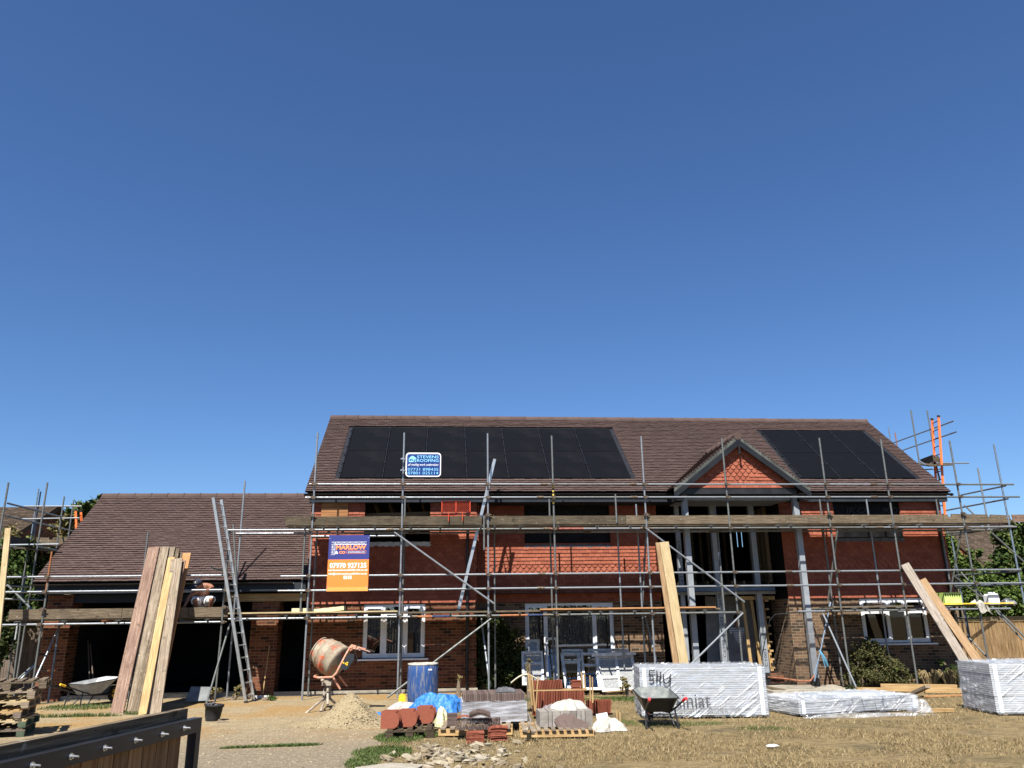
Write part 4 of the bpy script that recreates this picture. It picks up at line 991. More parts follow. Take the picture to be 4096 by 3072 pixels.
rtube((3678, 1845), 24.4, (3704, 1860), 23.6, 'tube'); rtube((3746, 1865), 25, (3760, 1920), 25.0)
b = MB(); b.bar(P(3685, 1850, 26), P(3735, 1832, 24.4), .05, .22); b.bar(P(3740, 1845, 24.5), P(3760, 1835, 24.4), .25, .2); b.bar(P(3685, 1852, 26), P(3765, 1862, 24.0), .7, .04); b.build('scaffold_board', 'deck_dark', rs)
rtube((3858, 2022), 23.4, (3900, 2062), 22.3)
rtube((3790, 2145), 24, (4025, 2108), 20.5); rtube((3780, 2135), 24.3, (3990, 2115), 20.8)
b = MB(); b.hexa([P(3790, 2122, 24.3), P(4060, 2112, 20.4), P(4050, 2106, 21.4), P(3800, 2118, 25), P(3790, 2118, 24.3), P(4060, 2106, 20.4), P(4050, 2100, 21.4), P(3800, 2113, 25)]); b.build('scaffold_board', 'deck', rs)
rtube((3820, 2303), 24, (4082, 2284), 20.6, 'tube_old'); rtube((3820, 2345), 24, (4094, 2337), 20.6, 'tube_blue'); rtube((3830, 2472), 24.5, (3925, 2473), 23.5, 'tube_old')
vtube(3806, 2150, 24.2, 0, 'tube_blue'); vtube(3862, 2450, 22.6, 0, 'tube_old'); 

# scaffold in front of the garage
gs = thing('scaffold', (-7, SF, 0), 'low tube scaffold with one board deck in front of the garage', 'scaffold')
def gv(px, pt, y, m_='tube', z0=0): a = P(px, pt, y); return standard(gs, a.x, y, z0, a.z, m_)
gv(208, 2206, SF, 'tube_orange', 2.45); a = P(175, 2446, SF); standard(gs, a.x, SF, 0, 2.75, 'tube_old')
gv(920, 2121, SF, 'tube_old'); gv(980, 1924, SR, 'tube'); gv(593, 2128, SR, 'tube_old'); gv(240, 2480, SR, 'tube_blue'); 
def gt(a, ya, c, yc, m_='tube', n_='guard_rail'):
    b = MB(); b.tube(P(*a, ya), P(*c, yc), .0242, 8, .8); b.build(n_, m_, gs)
zr1, zr2, zl = P(500, 2305, SF).z, P(500, 2364, SF).z, P(500, 2493, SF).z
for z, a, c, n_ in ((zr1, 22, 568, 'guard_rail'), (zr1, 600, 902, 'guard_rail'), (zr2, 29, 903, 'guard_rail'), (zl, 20, 520, 'ledger'), (zl, 524, 915, 'ledger')):
    y = SF-.05; b = MB(); b.tube((P(a, 2300, y).x, y, z), (P(c, 2300, y).x, y, z), .0242, 8, .8); b.build(n_, 'tube', gs)
gt((846, 2271), SF-.6, (902, 2284), SF+.1, 'tube_old', 'transom'); gt((920, 2494), SF+.2, (824, 2820), SF-.35, 'tube_old', 'brace'); gt((933, 2096), SR, (953, 2460), SR-.1, 'tube_old', 'brace')
gt((240, 2500), SR, (135, 2730), SF+.1, 'tube', 'brace'); gt((145, 2655), SF+.3, (0, 2800), SF-.3, 'tube', 'brace'); gt((30, 2180+160), SR, (142, 2452), SF+.1, 'tube_old', 'brace'); gt((145, 2650), SR, (40, 2745), SR-.5, 'tube_old', 'brace')
for px in (60, 246, 408, 463, 525, 718, 822, 985): 
    a = P(px, 2490, SF-.22); b = MB(); b.tube((a.x, SF-.22, zl+.052), (a.x, SR+.1, zl+.052), .0242, 8, .8); b.build('transom', 'tube_orange' if px in (408, 525) else 'tube_old', gs)
boards(gs, P(20, 2490, SF).x, P(910, 2480, SF).x, SF+.02, 20.68, zl+.098, 2, 'deck'); boards(gs, P(20, 2490, SF).x, P(1110, 2480, SF).x, 20.71, 21.36, zl+.098, 2, 'deck')
x0, x1, x2, x3 = [P(q, 2460, SF).x for q in (35, 486, 752, 911)]
for a, c, m_ in ((x0, x1, 'deck'), (x1+.01, x2, 'deck'), (x2+.01, x3, 'deck')):
    b = MB(); b.bar((a, SF+.02, zl+.23), (c, SF+.02, zl+.23), .038, .225); b.build('toe_board', m_, gs)
for x in (P(175, 2446, SF).x, P(900, 2446, SF).x):
    for z in (zr1, zr2, zl, zl+.34): coupler(gs, x, SF-.045, z)

# scaffold down the left side, beyond the garage
ls = thing('scaffold', (-11.5, 23, 0), 'tube scaffold along the left side of the garage with sloping rails', 'scaffold')
def lt(a, ya, c, yc, m_='tube_old', n_='guard_rail'):
    b = MB(); b.tube(P(*a, ya), P(*c, yc), .0242, 8, .8); b.build(n_, m_, ls)
for px, pt, y, m_ in ((34, 1930, 20.4, 'tube_old'), (190, 1930, 22.0, 'tube_old'), (155, 1955, 27.5, 'tube_blue'), (163, 1966, 27.6, 'tube_blue'), (257, 1986, 26.0, 'tube_old'), (295, 2000, 29.0, 'tube_old'), (392, 1996, 30.5, 'tube_old'), (112, 2200, 24.5, 'tube_old')):
    vtube(px, pt, y, 0, m_, ls)
lt((31, 2013), 20.4, (242, 2067), 26.0); lt((22, 2063), 20.4, (296, 2125), 28.5); lt((99, 2025), 27.4, (327, 2025), 27.4, 'tube'); lt((89, 2076), 27.4, (318, 2072), 27.4, 'tube')
lt((36, 2180), 22.0, (235, 2177), 22.0, 'tube'); lt((0, 2185), 20.6, (230, 2205), 26); lt((150, 2188), 22, (228, 2202), 24)
lt((20, 2343), 22.5, (130, 2348), 22.5); lt((15, 2396), 22.5, (180, 2400), 22.5); lt((100, 2310), 23, (60, 2560), 22); lt((85, 2480), 22.5, (50, 2750), 22.5, 'tube_old')
b = MB(); b.bar(P(30, 2158, 22.4), P(122, 2172, 26), .04, .22); b.build('toe_board', 'deck_dark', ls)
b = MB(); pq = [(145, 2150), (196, 2150), (196, 2158), (212, 2158), (212, 2150), (283, 2148), (270, 2165), (232, 2183), (145, 2178)]
b.prism([P(x, y, 26.4) for x, y in pq], (0, .04, 0)); b.build('toe_board', 'deck', ls)
b = MB(); b.bar(P(30, 2192, 21.5), P(225, 2196, 26), .9, .04); b.build('scaffold_board', 'deck_dark', ls)
# ================================================================== LADDERS AND LEANING BOARDS
def ladder(name, p0, p1, side, mat, rmat, label, n=None, group=None, feet=True, caps=None):
    "p0/p1: foot and head of one stile; side: offset to the other stile"
    p0, p1, side = Vector(p0), Vector(p1), Vector(side); t = thing(name, p0, label, 'ladder', group)
    d = (p1-p0).normalized(); L = (p1-p0).length; nrm = d.cross(side.normalized())
    for s in (0, 1):
        b = MB(); q = side*s; b.bar(p0+q, p1+q, .028, .072, nrm); o = b.build('stile', mat, t)
        if caps:
            b = MB(); b.bar(p1+q-d*.03, p1+q+d*.04, .045, .085, nrm); b.build('end_cap', 'rubber', o)
        b = MB(); b.bar(p0+q-d*.01, p0+q+d*.05, .04, .08, nrm); b.build('rubber_foot', 'rubber', o)
    n = n or int(L/.28)
    for k in range(n):
        c = p0+d*(.16+k*(L-.3)/max(1, n-1)); b = MB(); b.tube(c-side*.03, c+side*1.03, .016, 6); b.build('rung', rmat, t)
    return t
A = G(984, 2813); ladder('ladder', A, P(853, 1990, A.y), (.10, .36, 0), 'alu', 'alu', 'tall aluminium ladder leaning on the garage scaffold beside the brick pier')
A = P(1833, 2443, 20.5); ladder('ladder', A, P(1979, 1836, 20.5), (.0, .36, 0), 'alu', 'alu', 'aluminium ladder standing on the lower deck and rising past the solar panels')
A = P(3781, 2075, 24.2); ladder('ladder', A, P(3754, 1666, 24.2), (P(3726, 1676, 24.6)-P(3754, 1666, 24.2))*Vector((1, 1, 0)) if False else (P(3726, 1690, 24.6).x-P(3754, 1690, 24.2).x, .4, 0), 'orange', 'anth', 'bright orange ladder standing on the side scaffold behind the right gable', caps=True)
A = P(307, 2130, 28.0); ladder('ladder', A, P(303, 2040, 28.0), (P(325, 2060, 28.3).x-P(303, 2060, 28).x, .3, 0), 'orange', 'anth', 'orange ladder top showing above the garage roof at far left', caps=True, n=3)

def plank(pt, pb, yt, mat, label, w_=.225, th=.038, name='leaning_board', group='scaffold boards stood on end against the scaffold', pbw=None, up=(0, -1, .1)):
    bot = G(*pb) if pbw is None else P(pb[0], pb[1], pbw); top = P(pt[0], pt[1], yt)
    b = MB(); b.bar(bot, top, w_, th, up); return single(b, name, M[mat], tuple(bot), label, 'board', group)
plank((616, 2190), (467, 2854), 20.0, 'pine_red', 'leftmost long reddish grey board leaning in front of the garage door', .26)
plank((655, 2189), (528, 2850), 20.05, 'pine_grey', 'grey brown board behind the bright yellow one in the leaning group', .25)
plank((684, 2190), (552, 2844), 20.11, 'pine_grey', 'narrow tan board top at the back of the leaning group', .2)
plank((706, 2193), (570, 2842), 20.16, 'deck', 'pale short topped board at the back of the leaning group', .16)
plank((711, 2212), (590, 2838), 20.2, 'deck', 'weathered grey board half hidden at the back of the leaning group', .225)
plank((747, 2213), (618, 2834), 20.22, 'pine_orange', 'orange board sticking out at the right of the leaning group', .2)
plank((690, 2245), (541, 2857), 19.97, 'deck', 'weathered white spotted board showing left of the bright yellow one', .2)
plank((687, 2231), (570, 2860), 19.90, 'pine', 'bright yellow new pine board in the leaning group', .16)
plank((708, 2236), (617, 2856), 19.85, 'pine_grey', 'wide tan board at the front of the leaning group', .26)
plank((735, 2243), (592, 2853), 19.95, 'pine_red', 'reddish board edge between the yellow and the wide tan board', .1)
plank((33, 2113), (-12, 2560), 19.6, 'pine_pale', 'single pale new board standing at the left picture edge', .13, pbw=19.3)
plank((2634, 2170), (2722, 2772), 20.08, 'pine_honey', 'orange edged board of the pair leaning left of the porch posts', .16)
plank((2656, 2168), (2755, 2775), 20.02, 'pine_pale', 'wide pale board of the pair leaning left of the porch posts', .23)
plank((3618, 2256), (3925, 2755), 20.05, 'plank_grey', 'grey cement splashed board sloping steeply at the right', .235, up=(0, -1, .1))
plank((3686, 2318), (3985, 2752), 20.2, 'pine_honey', 'honey coloured board behind the grey one sloping at the right', .225)

# ================================================================== SIGNS
def mkcol(name, c, r=.5): return noisy(name, c, tuple(min(1, x*1.08) for x in c), 3, r)
M['navy'] = mkcol('banner_navy', (.028, .035, .17)); M['borange'] = mkcol('banner_orange', (.78, .20, .035)); M['porange'] = mkcol('print_orange', (.88, .27, .10))
M['signblue'] = mkcol('sign_blue', (.012, .035, .16), .35); M['cyan'] = mkcol('sign_pale_blue', (.25, .62, .86)); M['borange2'] = mkcol('hem_orange', (.88, .30, .07))
YBN = 20.12; TL, TR, BL, BR = P(1317.5, 2141, YBN), P(1480, 2140, YBN), P(1305, 2365, YBN), P(1470.5, 2364, YBN)
bx0, bx1 = (TL.x+BL.x)/2, (TR.x+BR.x)/2; bz1, bz0 = (TL.z+TR.z)/2, (BL.z+BR.z)/2; BWd, BH = bx1-bx0, bz1-bz0
ban = thing('banner', (bx0+BWd/2, YBN, bz0), 'navy and orange scaffolding company banner tied to the front rails', 'banner')
def bp(fx, fy, d=0): return Vector((bx0+fx*BWd, YBN-.001-d-.0*fx, bz1-fy*BH))
def cloth(mb, f0, f1, yoff=0): mb.grid(lambda u, v: bp(u, f1+(f0-f1)*v)+Vector((0, yoff, 0)), 8, 6)
for nm, f0, f1, m_ in (('blue_field', 0, .44, 'navy'), ('orange_field', .44, .93, 'borange'), ('hem', .93, 1.0, 'borange2')):
    b = MB(); a, c = bp(0, f1), bp(1, f0); b.box(a.x, c.x, YBN-.001, YBN+.004, a.z, c.z); b.build(nm, m_, ban)
def btext(s, x0, x1, y0, y1, mat, bold=.0, shear=0, nm='lettering'):
    return text_mesh(s, nm, mat, ban, bp(x0, y1, .002), (1, 0, 0), (0, 0, 1), (x1-x0)*BWd, (y1-y0)*BH, bold, shear)
btext('MARLOW', .18, .92, .182, .263, 'porange', .045); btext('&', .165, .24, .284, .340, 'white', .04); btext('CO', .262, .415, .287, .337, 'porange', .045)
btext('SCAFFOLDING LTD', .478, .89, .296, .320, 'white', .02)
btext('07970 927135', .05, .945, .50, .595, 'white', .03); btext('marlowandcoscaffoldingltd.co.uk', .02, .98, .608, .655, 'white', .02); btext('info@marlowandcoscaffolding.co.uk', .03, .965, .672, .722, 'white', .02)
b = MB()
def bl(x0, y0, x1, y1, w_=.008): b.bar(bp(x0, y0, .003), bp(x1, y1, .003), w_, .002, (0, -1, 0))
bl(.065, .125, .93, .125); bl(.065, .168, .93, .168, .014)
for k in range(12):
    a = .09+k*.0715; bl(a, .125, a, .168, .006); (bl(a, .168, a+.0715, .125, .006) if k % 2 else bl(a, .125, a+.0715, .168, .006)) if a < .86 else None
bl(.09, .125, .09, .355); bl(.155, .125, .155, .355)
for k in range(5):
    y = .168+k*.0465; bl(.06, y, .155, y, .006); (bl(.09, y, .155, y+.0465, .006) if k % 2 else bl(.155, y, .09, y+.0465, .006)) if k < 4 else None
b.build('truss_drawing', 'white', ban)
b = MB()
pill = []
for k in range(9): a = math.pi/2+math.pi*k/8; pill.append((.462+.022*math.cos(a), .307-.027*math.sin(a)*1.0))
for k in range(9): a = -math.pi/2+math.pi*k/8; pill.append((.903+.022*math.cos(a), .307-.027*math.sin(a)*1.0))
for (x0, y0), (x1, y1) in zip(pill, pill[1:]+pill[:1]): bl(x0, y0, x1, y1, .006)
b.build('pill_outline', 'porange', ban)
b = MB()
for x0 in (.40, .505): a, c = bp(x0, .788), bp(x0+.085, .73); b.box(a.x, c.x, YBN-.003, YBN-.001, a.z, c.z)
ic = b.build('icon', 'white', ban); btext('f', .535, .565, .737, .785, 'borange', .02).location.y -= .002
b = MB()
for k in range(10):
    a0, a1 = 6.283*k/10, 6.283*(k+1)/10; q = bp(.4425, .759, .004); b.bar(q+Vector((.02*math.cos(a0), 0, .02*math.sin(a0))), q+Vector((.02*math.cos(a1), 0, .02*math.sin(a1))), .005, .001, (0, -1, 0))
b.build('icon_ring', 'borange2', ban)
b = MB()
for fx, fy in ((.02, .06), (.98, .05), (.02, .925), (.98, .925)): q = bp(fx, fy); b.tube(q+Vector((0, -.006, 0)), q, .014, 8)
b.build('eyelet', 'chrome', ban)

YS = 20.14; s0, s1 = P(1621.5, 1907, YS), P(1764.5, 1811, YS); SW, SH = s1.x-s0.x, s1.z-s0.z
sg = thing('roofing_sign', (s0.x+SW/2, YS, s0.z), 'blue roofing company sign with white border clipped to an upright', 'sign')
def rrect(x0, x1, z0, z1, r, y, mb, dy):
    pts = []
    for cx, cz, a0 in ((x1-r, z1-r, 0), (x0+r, z1-r, 90), (x0+r, z0+r, 180), (x1-r, z0+r, 270)):
        for k in range(5): a = math.radians(a0+k*22.5); pts.append((cx+r*math.cos(a), y, cz+r*math.sin(a)))
    mb.prism(pts, (0, dy, 0))
b = MB(); rrect(s0.x, s1.x, s0.z, s1.z, .09, YS, b, .02); b.build('border', 'white', sg)
b = MB(); rrect(s0.x+.03, s1.x-.025, s0.z+.03, s1.z-.035, .06, YS-.004, b, .003); b.build('panel', 'signblue', sg)
def stext(s, x0, x1, y0, y1, mat, bold=0, shear=0): return text_mesh(s, 'lettering', mat, sg, (s0.x+x0*SW, YS-.0045, s1.z-y1*SH), (1, 0, 0), (0, 0, 1), (x1-x0)*SW, (y1-y0)*SH, bold, shear)
stext('STEVENS', .32, .93, .12, .235, 'cyan', .0); stext('ROOFING', .32, .93, .27, .385, 'cyan', .0)
stext('all roofing work undertaken', .065, .925, .45, .575, 'white', .0, .35); stext('07731 898435', .065, .925, .64, .75, 'cyan', -.01); stext('07801 025114', .065, .925, .79, .90, 'cyan', -.01)
def sp(fx, fy, d=.006): return Vector((s0.x+fx*SW, YS-d, s1.z-fy*SH))
b = MB(); b.prism([sp(.077, .24), sp(.14, .19), sp(.14, .15), sp(.165, .15), sp(.165, .17), sp(.195, .13), sp(.305, .24)], (0, .001, 0)); b.prism([sp(.088, .25), sp(.292, .25), sp(.292, .392), sp(.088, .392)], (0, .001, 0)); b.build('house_emblem', 'cyan', sg)
text_mesh('RJ', 'lettering', 'signblue', sg, sp(.105, .375, .0075), (1, 0, 0), (0, 0, 1), .17*SW, .105*SH, .02)
b = MB()
for z in (s1.z-.27*SH, s1.z-.74*SH): b.bar((s0.x-.13, YS-.0, z), (s0.x+.01, YS+.0, z), .03, .02); b.bar((s0.x-.12, YS-.04, z), (s0.x-.07, YS-.04, z+.01), .03, .03)
b.build('clip', 'chrome', sg)

# ================================================================== PEOPLE
def skinned(name, pts, edges, mat, parent, sub=2):
    "one continuous surface grown round a skeleton: pts = {key: (pos, radius)}"
    keys = list(pts); off = Vector((0, 0, 0)); q = parent
    while q is not None: off += q.location; q = q.parent
    me = bpy.data.meshes.new('t'); me.from_pydata([tuple(Vector(pts[k][0])-off) for k in keys], [(keys.index(a), keys.index(b_)) for a, b_ in edges], [])
    o = bpy.data.objects.new('t', me); COL.objects.link(o)
    m = o.modifiers.new('s', 'SKIN'); m.use_smooth_shade = True
    me.skin_vertices.new() if not me.skin_vertices else None
    for i, k in enumerate(keys):
        r = pts[k][1]; me.skin_vertices[0].data[i].radius = (r, r) if isinstance(r, (int, float)) else r
        me.skin_vertices[0].data[i].use_root = (i == 0)
    s_ = o.modifiers.new('u', 'SUBSURF'); s_.levels = s_.render_levels = sub
    dg = bpy.context.evaluated_depsgraph_get(); dg.update(); nm = bpy.data.meshes.new_from_object(o.evaluated_get(dg))
    bpy.data.objects.remove(o); nm.name = name; nm.materials.clear(); nm.materials.append(M[mat] if isinstance(mat, str) else mat)
    for p in nm.polygons: p.use_smooth = True
    r_ = bpy.data.objects.new(name, nm); COL.objects.link(r_); r_.parent = parent; return r_
def hand(pts, edges, key, w_, fwd, side, s=1.0, curl=(0, 0, -1)):
    w_, fwd, side, curl = Vector(w_), Vector(fwd).normalized(), Vector(side).normalized(), Vector(curl)
    pm = w_+fwd*.05*s; pts[key+'p'] = (pm, .022*s); edges.append((key, key+'p'))
    for i, L in enumerate((.062, .072, .068, .052)):
        a = w_+fwd*.085*s+side*(-.027+.018*i)*s; pts[key+'f%d' % i] = (a, .009*s); pts[key+'g%d' % i] = (a+fwd*L*.5*s+curl*.012, .008*s); pts[key+'h%d' % i] = (a+fwd*L*.8*s+curl*.035, .007*s)
        edges += [(key+'p', key+'f%d' % i), (key+'f%d' % i, key+'g%d' % i), (key+'g%d' % i, key+'h%d' % i)]
    a = w_+fwd*.03*s-side*.035*s; pts[key+'t'] = (a, .011*s); pts[key+'u'] = (a+fwd*.035*s-side*.018*s+curl*.01, .009*s); edges += [(key, key+'t'), (key+'t', key+'u')]
dz = zl+.12
man = thing('person', tuple(P(808, 2440, 20.8)), 'shirtless person in white shorts and dark cap crouching on the garage scaffold deck', 'person')
def pp(px, py, y): return P(px, py, y)
pts = {'pel': (pp(812, 2404, 20.9), .13), 'sp': (pp(812, 2380, 20.87), .13), 'ch': (pp(812, 2355, 20.75), .15), 'nk': (pp(803, 2341, 20.62), .07), 'hd': (pp(790, 2338, 20.52), .085), 'hd2': (pp(787, 2347, 20.45), .07),
 'sr': (pp(838, 2343, 20.72), .075), 'er': (pp(851, 2352, 20.45), .045), 'wr': (pp(842, 2353, 20.26), .03),
 'sl': (pp(786, 2362, 20.62), .075), 'el': (pp(757, 2388, 20.5), .045), 'wl': (pp(742, 2420, 20.42), .03),
 'hr': (pp(830, 2406, 20.8), .11), 'kr': (pp(848, 2396, 20.42), .07), 'ar': (pp(840, 2436, 20.6), .042), 'tr': (pp(838, 2445, 20.42), .04),
 'hl': (pp(792, 2408, 20.8), .11), 'kl': (pp(779, 2402, 20.38), .07), 'al': (pp(786, 2440, 20.6), .042), 'tl': (pp(784, 2446, 20.42), .04)}
ed = [('pel', 'sp'), ('sp', 'ch'), ('ch', 'nk'), ('nk', 'hd'), ('hd', 'hd2'), ('ch', 'sr'), ('sr', 'er'), ('er', 'wr'), ('ch', 'sl'), ('sl', 'el'), ('el', 'wl'), ('pel', 'hr'), ('hr', 'kr'), ('kr', 'ar'), ('ar', 'tr'), ('pel', 'hl'), ('hl', 'kl'), ('kl', 'al'), ('al', 'tl')]
hand(pts, ed, 'wr', pts['wr'][0], (-.3, -1, -.2), (1, 0, 0)); hand(pts, ed, 'wl', pts['wl'][0], (-.2, -.2, -1), (1, 0, 0), 1, (0, -.6, 0))
skinned('body', pts, ed, 'skin', man)
sk = {'a': (pp(812, 2399, 20.9), .15), 'b': (pp(832, 2405, 20.8), .135), 'c': (pp(846, 2399, 20.52), .105), 'c2': (pp(849, 2398, 20.44), .095), 'd': (pp(791, 2408, 20.8), .135), 'e': (pp(781, 2404, 20.5), .11), 'e2': (pp(779, 2404, 20.40), .10)}
M['shorts'] = noisy('white_shorts', (.66, .66, .66), (.78, .78, .78), 8, .8, bump=.01, bscale=14)
skinned('shorts', sk, [('a', 'b'), ('b', 'c'), ('c', 'c2'), ('a', 'd'), ('d', 'e'), ('e', 'e2')], 'shorts', man)
M['capcloth'] = noisy('navy_cap', (.025, .028, .04), (.06, .065, .09), 20, .8)
b = MB(); hc = pp(788, 2336, 20.5); b.ball(hc+Vector((0, .01, .03)), .112, 8, 14, (1, 1.08, .9)); br = hc+Vector((-.05, -.1, -.02))
b.grid(lambda u, v: br+Vector(((u-.5)*.17, -v*.08*(1-(2*u-1)**2*.5), -v*.05-.03*abs(2*u-1)**2)), 8, 3); cap = b.build('cap', 'capcloth', man)
b = MB(); b.box(hc.x-.055, hc.x-.0, hc.y-.112, hc.y-.1, hc.z+.01, hc.z+.06); b.build('badge', 'sheet', cap)
# second person, standing in the shade inside the porch
bx = P(2958, 2600, 23.0).x; by = 23.0
man2 = thing('person', (bx, by, .02), 'person in grey striped t-shirt and dark shorts standing inside the porch', 'person')
def q2(x, y, z): return Vector((bx+x, by+y, z+.02))
pts = {'pel': (q2(0, 0, .93), .12), 'sp': (q2(0, .01, 1.13), .12), 'ch': (q2(0, 0, 1.35), .14), 'nk': (q2(0, -.01, 1.49), .055), 'hd': (q2(0, -.03, 1.6), .08), 'hd2': (q2(0, -.03, 1.69), .075),
 'sl': (q2(-.18, 0, 1.4), .06), 'el': (q2(-.24, .02, 1.13), .042), 'wl': (q2(-.22, -.08, .9), .028), 'sr': (q2(.18, 0, 1.4), .06), 'er': (q2(.25, .03, 1.13), .042), 'wr': (q2(.24, -.06, .88), .028),
 'hl': (q2(-.1, 0, .87), .09), 'kl': (q2(-.11, -.01, .48), .058), 'al': (q2(-.12, .02, .09), .036), 'tl': (q2(-.13, -.14, .03), .035), 'hr': (q2(.1, 0, .87), .09), 'kr': (q2(.11, -.02, .48), .058), 'ar': (q2(.13, .02, .09), .036), 'tr': (q2(.15, -.14, .03), .035)}
ed = [('pel', 'sp'), ('sp', 'ch'), ('ch', 'nk'), ('nk', 'hd'), ('hd', 'hd2'), ('ch', 'sr'), ('sr', 'er'), ('er', 'wr'), ('ch', 'sl'), ('sl', 'el'), ('el', 'wl'), ('pel', 'hr'), ('hr', 'kr'), ('kr', 'ar'), ('ar', 'tr'), ('pel', 'hl'), ('hl', 'kl'), ('kl', 'al'), ('al', 'tl')]
hand(pts, ed, 'wr', pts['wr'][0], (0, -.1, -1), (0, 1, 0), 1, (-.5, 0, 0)); hand(pts, ed, 'wl', pts['wl'][0], (0, -.1, -1), (0, 1, 0), 1, (.5, 0, 0))
skinned('body', pts, ed, 'skin', man2)
t = NT('striped_shirt'); zz = t.n('SeparateXYZ'); t.l(t.coord(), zz.inputs[0])
M['shirt'] = t.setp(t.ramp(zz.outputs[2], [(0, (.30, .32, .34)), (.5, (.30, .32, .34))]), .9)
w_ = t.n('TexWave', wave_type='BANDS', bands_direction='Z'); w_.inputs['Scale'].default_value = 5; t.l(t.coord(), w_.inputs['Vector']); t.setp(t.ramp(w_.outputs[0], [(.7, (.26, .28, .30)), (.8, (.6, .6, .6))]), .9)
skinned('shirt', {'a': (q2(0, 0, .93), .145), 'b': (q2(0, .01, 1.15), .14), 'c': (q2(0, 0, 1.37), .155), 'd': (q2(-.19, 0, 1.41), .078), 'e': (q2(-.235, .01, 1.22), .068), 'f': (q2(.19, 0, 1.41), .078), 'g': (q2(.235, .02, 1.22), .068)}, [('a', 'b'), ('b', 'c'), ('c', 'd'), ('d', 'e'), ('c', 'f'), ('f', 'g')], 'shirt', man2)
skinned('shorts', {'a': (q2(0, 0, .9), .14), 'b': (q2(-.1, 0, .8), .11), 'c': (q2(-.11, 0, .52), .10), 'd': (q2(.1, 0, .8), .11), 'e': (q2(.11, 0, .52), .10)}, [('a', 'b'), ('b', 'c'), ('a', 'd'), ('d', 'e')], 'capcloth', man2)
b = MB(); b.ball(q2(0, -.02, 1.72), .092, 6, 10, (1, 1.1, .75)); b.build('hair', 'timber_dark', man2)

# ================================================================== CEMENT MIXER
MY = 17.75; mixr = thing('cement_mixer', tuple(G(1305, 2835)), 'worn orange cement mixer on a stand with its drum tipped to the left', 'cement mixer')
mm = P(1277, 2598, MY+.16); mb_ = P(1358, 2652, MY-.04)
t = NT('cement_crusted_orange'); ob = t.coord(); f = t.noise(ob, 4.5, 8, .7)
c = t.ramp(f, [(.44, (.30, .26, .19)), (.54, (.25, .18, .125)), (.60, (.46, .10, .045))]); c = t.mix(t.ramp(t.noise(ob, 20, 6, .7), [(.5, 0), (.75, .6)]), c, (.40, .36, .28))
t.bump(t.noise(ob, 50, 5), .008); M['mixdrum'] = t.setp(c, .75)
b = MB(); ax = (mb_-mm); 
b.lathe([(0, .262), (-.03, .27), (-.03, .245), (.02, .245), (.25, .315), (.26, .325), (.27, .318), (.56, .345), (.57, .355), (.58, .348), (.92, .352), (.97, .34), (1.0, .30), (1.12, .15), (1.14, .05)], mm, mb_, 30, cap=False)
dr = b.build('drum', 'mixdrum', mixr)
b = MB(); b.lathe([(-.02, .24), (.3, .28), (.31, .0)], mm, mb_, 20, cap=False); b.build('drum_mouth', 'blackhole', dr)
def mp(x, y, d=0): return P(1200+x/2.9, 2500+y/2.9, MY+d)
b = MB(); b.path([mp(165, 600, -.36), mp(215, 612, -.38), mp(375, 605, -.38), mp(420, 560, -.38), mp(540, 330, -.34), mp(575, 270, -.28), mp(640, 250, -.2)], .021, 8); b.path([mp(165, 600, -.36), mp(170, 590, -.1), mp(215, 580, .3)], .018, 8)
b.path([mp(375, 605, .36), mp(540, 340, .34), mp(640, 250, .2)], .021, 8)
M['yoke'] = noisy('worn_orange_paint', (.46, .17, .10), (.55, .36, .26), 12, .6); b.build('yoke', 'yoke', mixr)
b = MB(); b.hexa([mp(560, 262, -.26), mp(815, 322, -.22), mp(815, 310, .1), mp(560, 262, .1), mp(600, 222, -.24), mp(812, 290, -.2), mp(812, 290, .1), mp(600, 222, .1)]); b.build('motor_cover', 'yoke', mixr)
b = MB(); b.tube(mp(700, 288, -.26), mp(815, 322, -.26), .018, 6); b.tube(mp(760, 282, -.2), mp(865, 312, -.2), .018, 6); b.build('arm_tips', 'black', mixr)
b = MB(); b.path([mp(690, 232, -.27), mp(655, 250, -.29), mp(640, 320, -.3), mp(665, 400, -.28), mp(650, 440, -.25), mp(620, 460, -.25)], .009, 5); b.build('power_lead', 'rubber', mixr)
b = MB(); k1, k2 = mp(535, 430, -.40), mp(585, 460, -.12)
b.prism([mp(590, 332, -.38), mp(625, 350, -.38), mp(628, 400, -.38), mp(545, 515, -.38), mp(520, 522, -.38), mp(470, 500, -.38), mp(475, 470, -.38), mp(560, 350, -.38)], (0, .2, 0)); gc = b.build('gear_cover', 'anth', mixr)
b = MB()
for x, y in ((505, 440), (530, 450), (550, 438), (545, 462)): b.ball(mp(x, y, -.385), .022, 4, 6, (1, .1, .8))
b.build('marking', 'yellow', gc)
M['steelold'] = noisy('cement_stained_steel', (.16, .13, .10), (.36, .31, .25), 10, .8)
b = MB(); b.tube(mp(318, 600, 0), mp(318, 760, 0), .05, 10); b.box(mp(265, 640).x, mp(370, 640).x, MY-.12, MY+.12, mp(300, 700).z, mp(300, 640).z); b.ball(mp(262, 640, -.2), .04, 6, 8)
for a, c, ya, yc in (((285, 730), (275, 850), -.05, -.1), ((275, 850), (45, 1045), -.1, -.35), ((322, 700), (322, 925), 0, -.4), ((350, 720), (345, 850), .05, .05), ((345, 850), (405, 905), .05, .15), ((300, 820), (240, 1000), 0, -.25)): b.tube(mp(*a, ya), mp(*c, yc), .026, 8)
b.build('stand', 'steelold', mixr)
for a_, c_ in ((mp(385, 610, -.3), mp(465, 745, -.25)), (mp(455, 590, .2), mp(545, 710, .25))): b = MB(); b.tube(a_, c_, .021, 8); b.build('prop_leg', 'yoke', mixr)

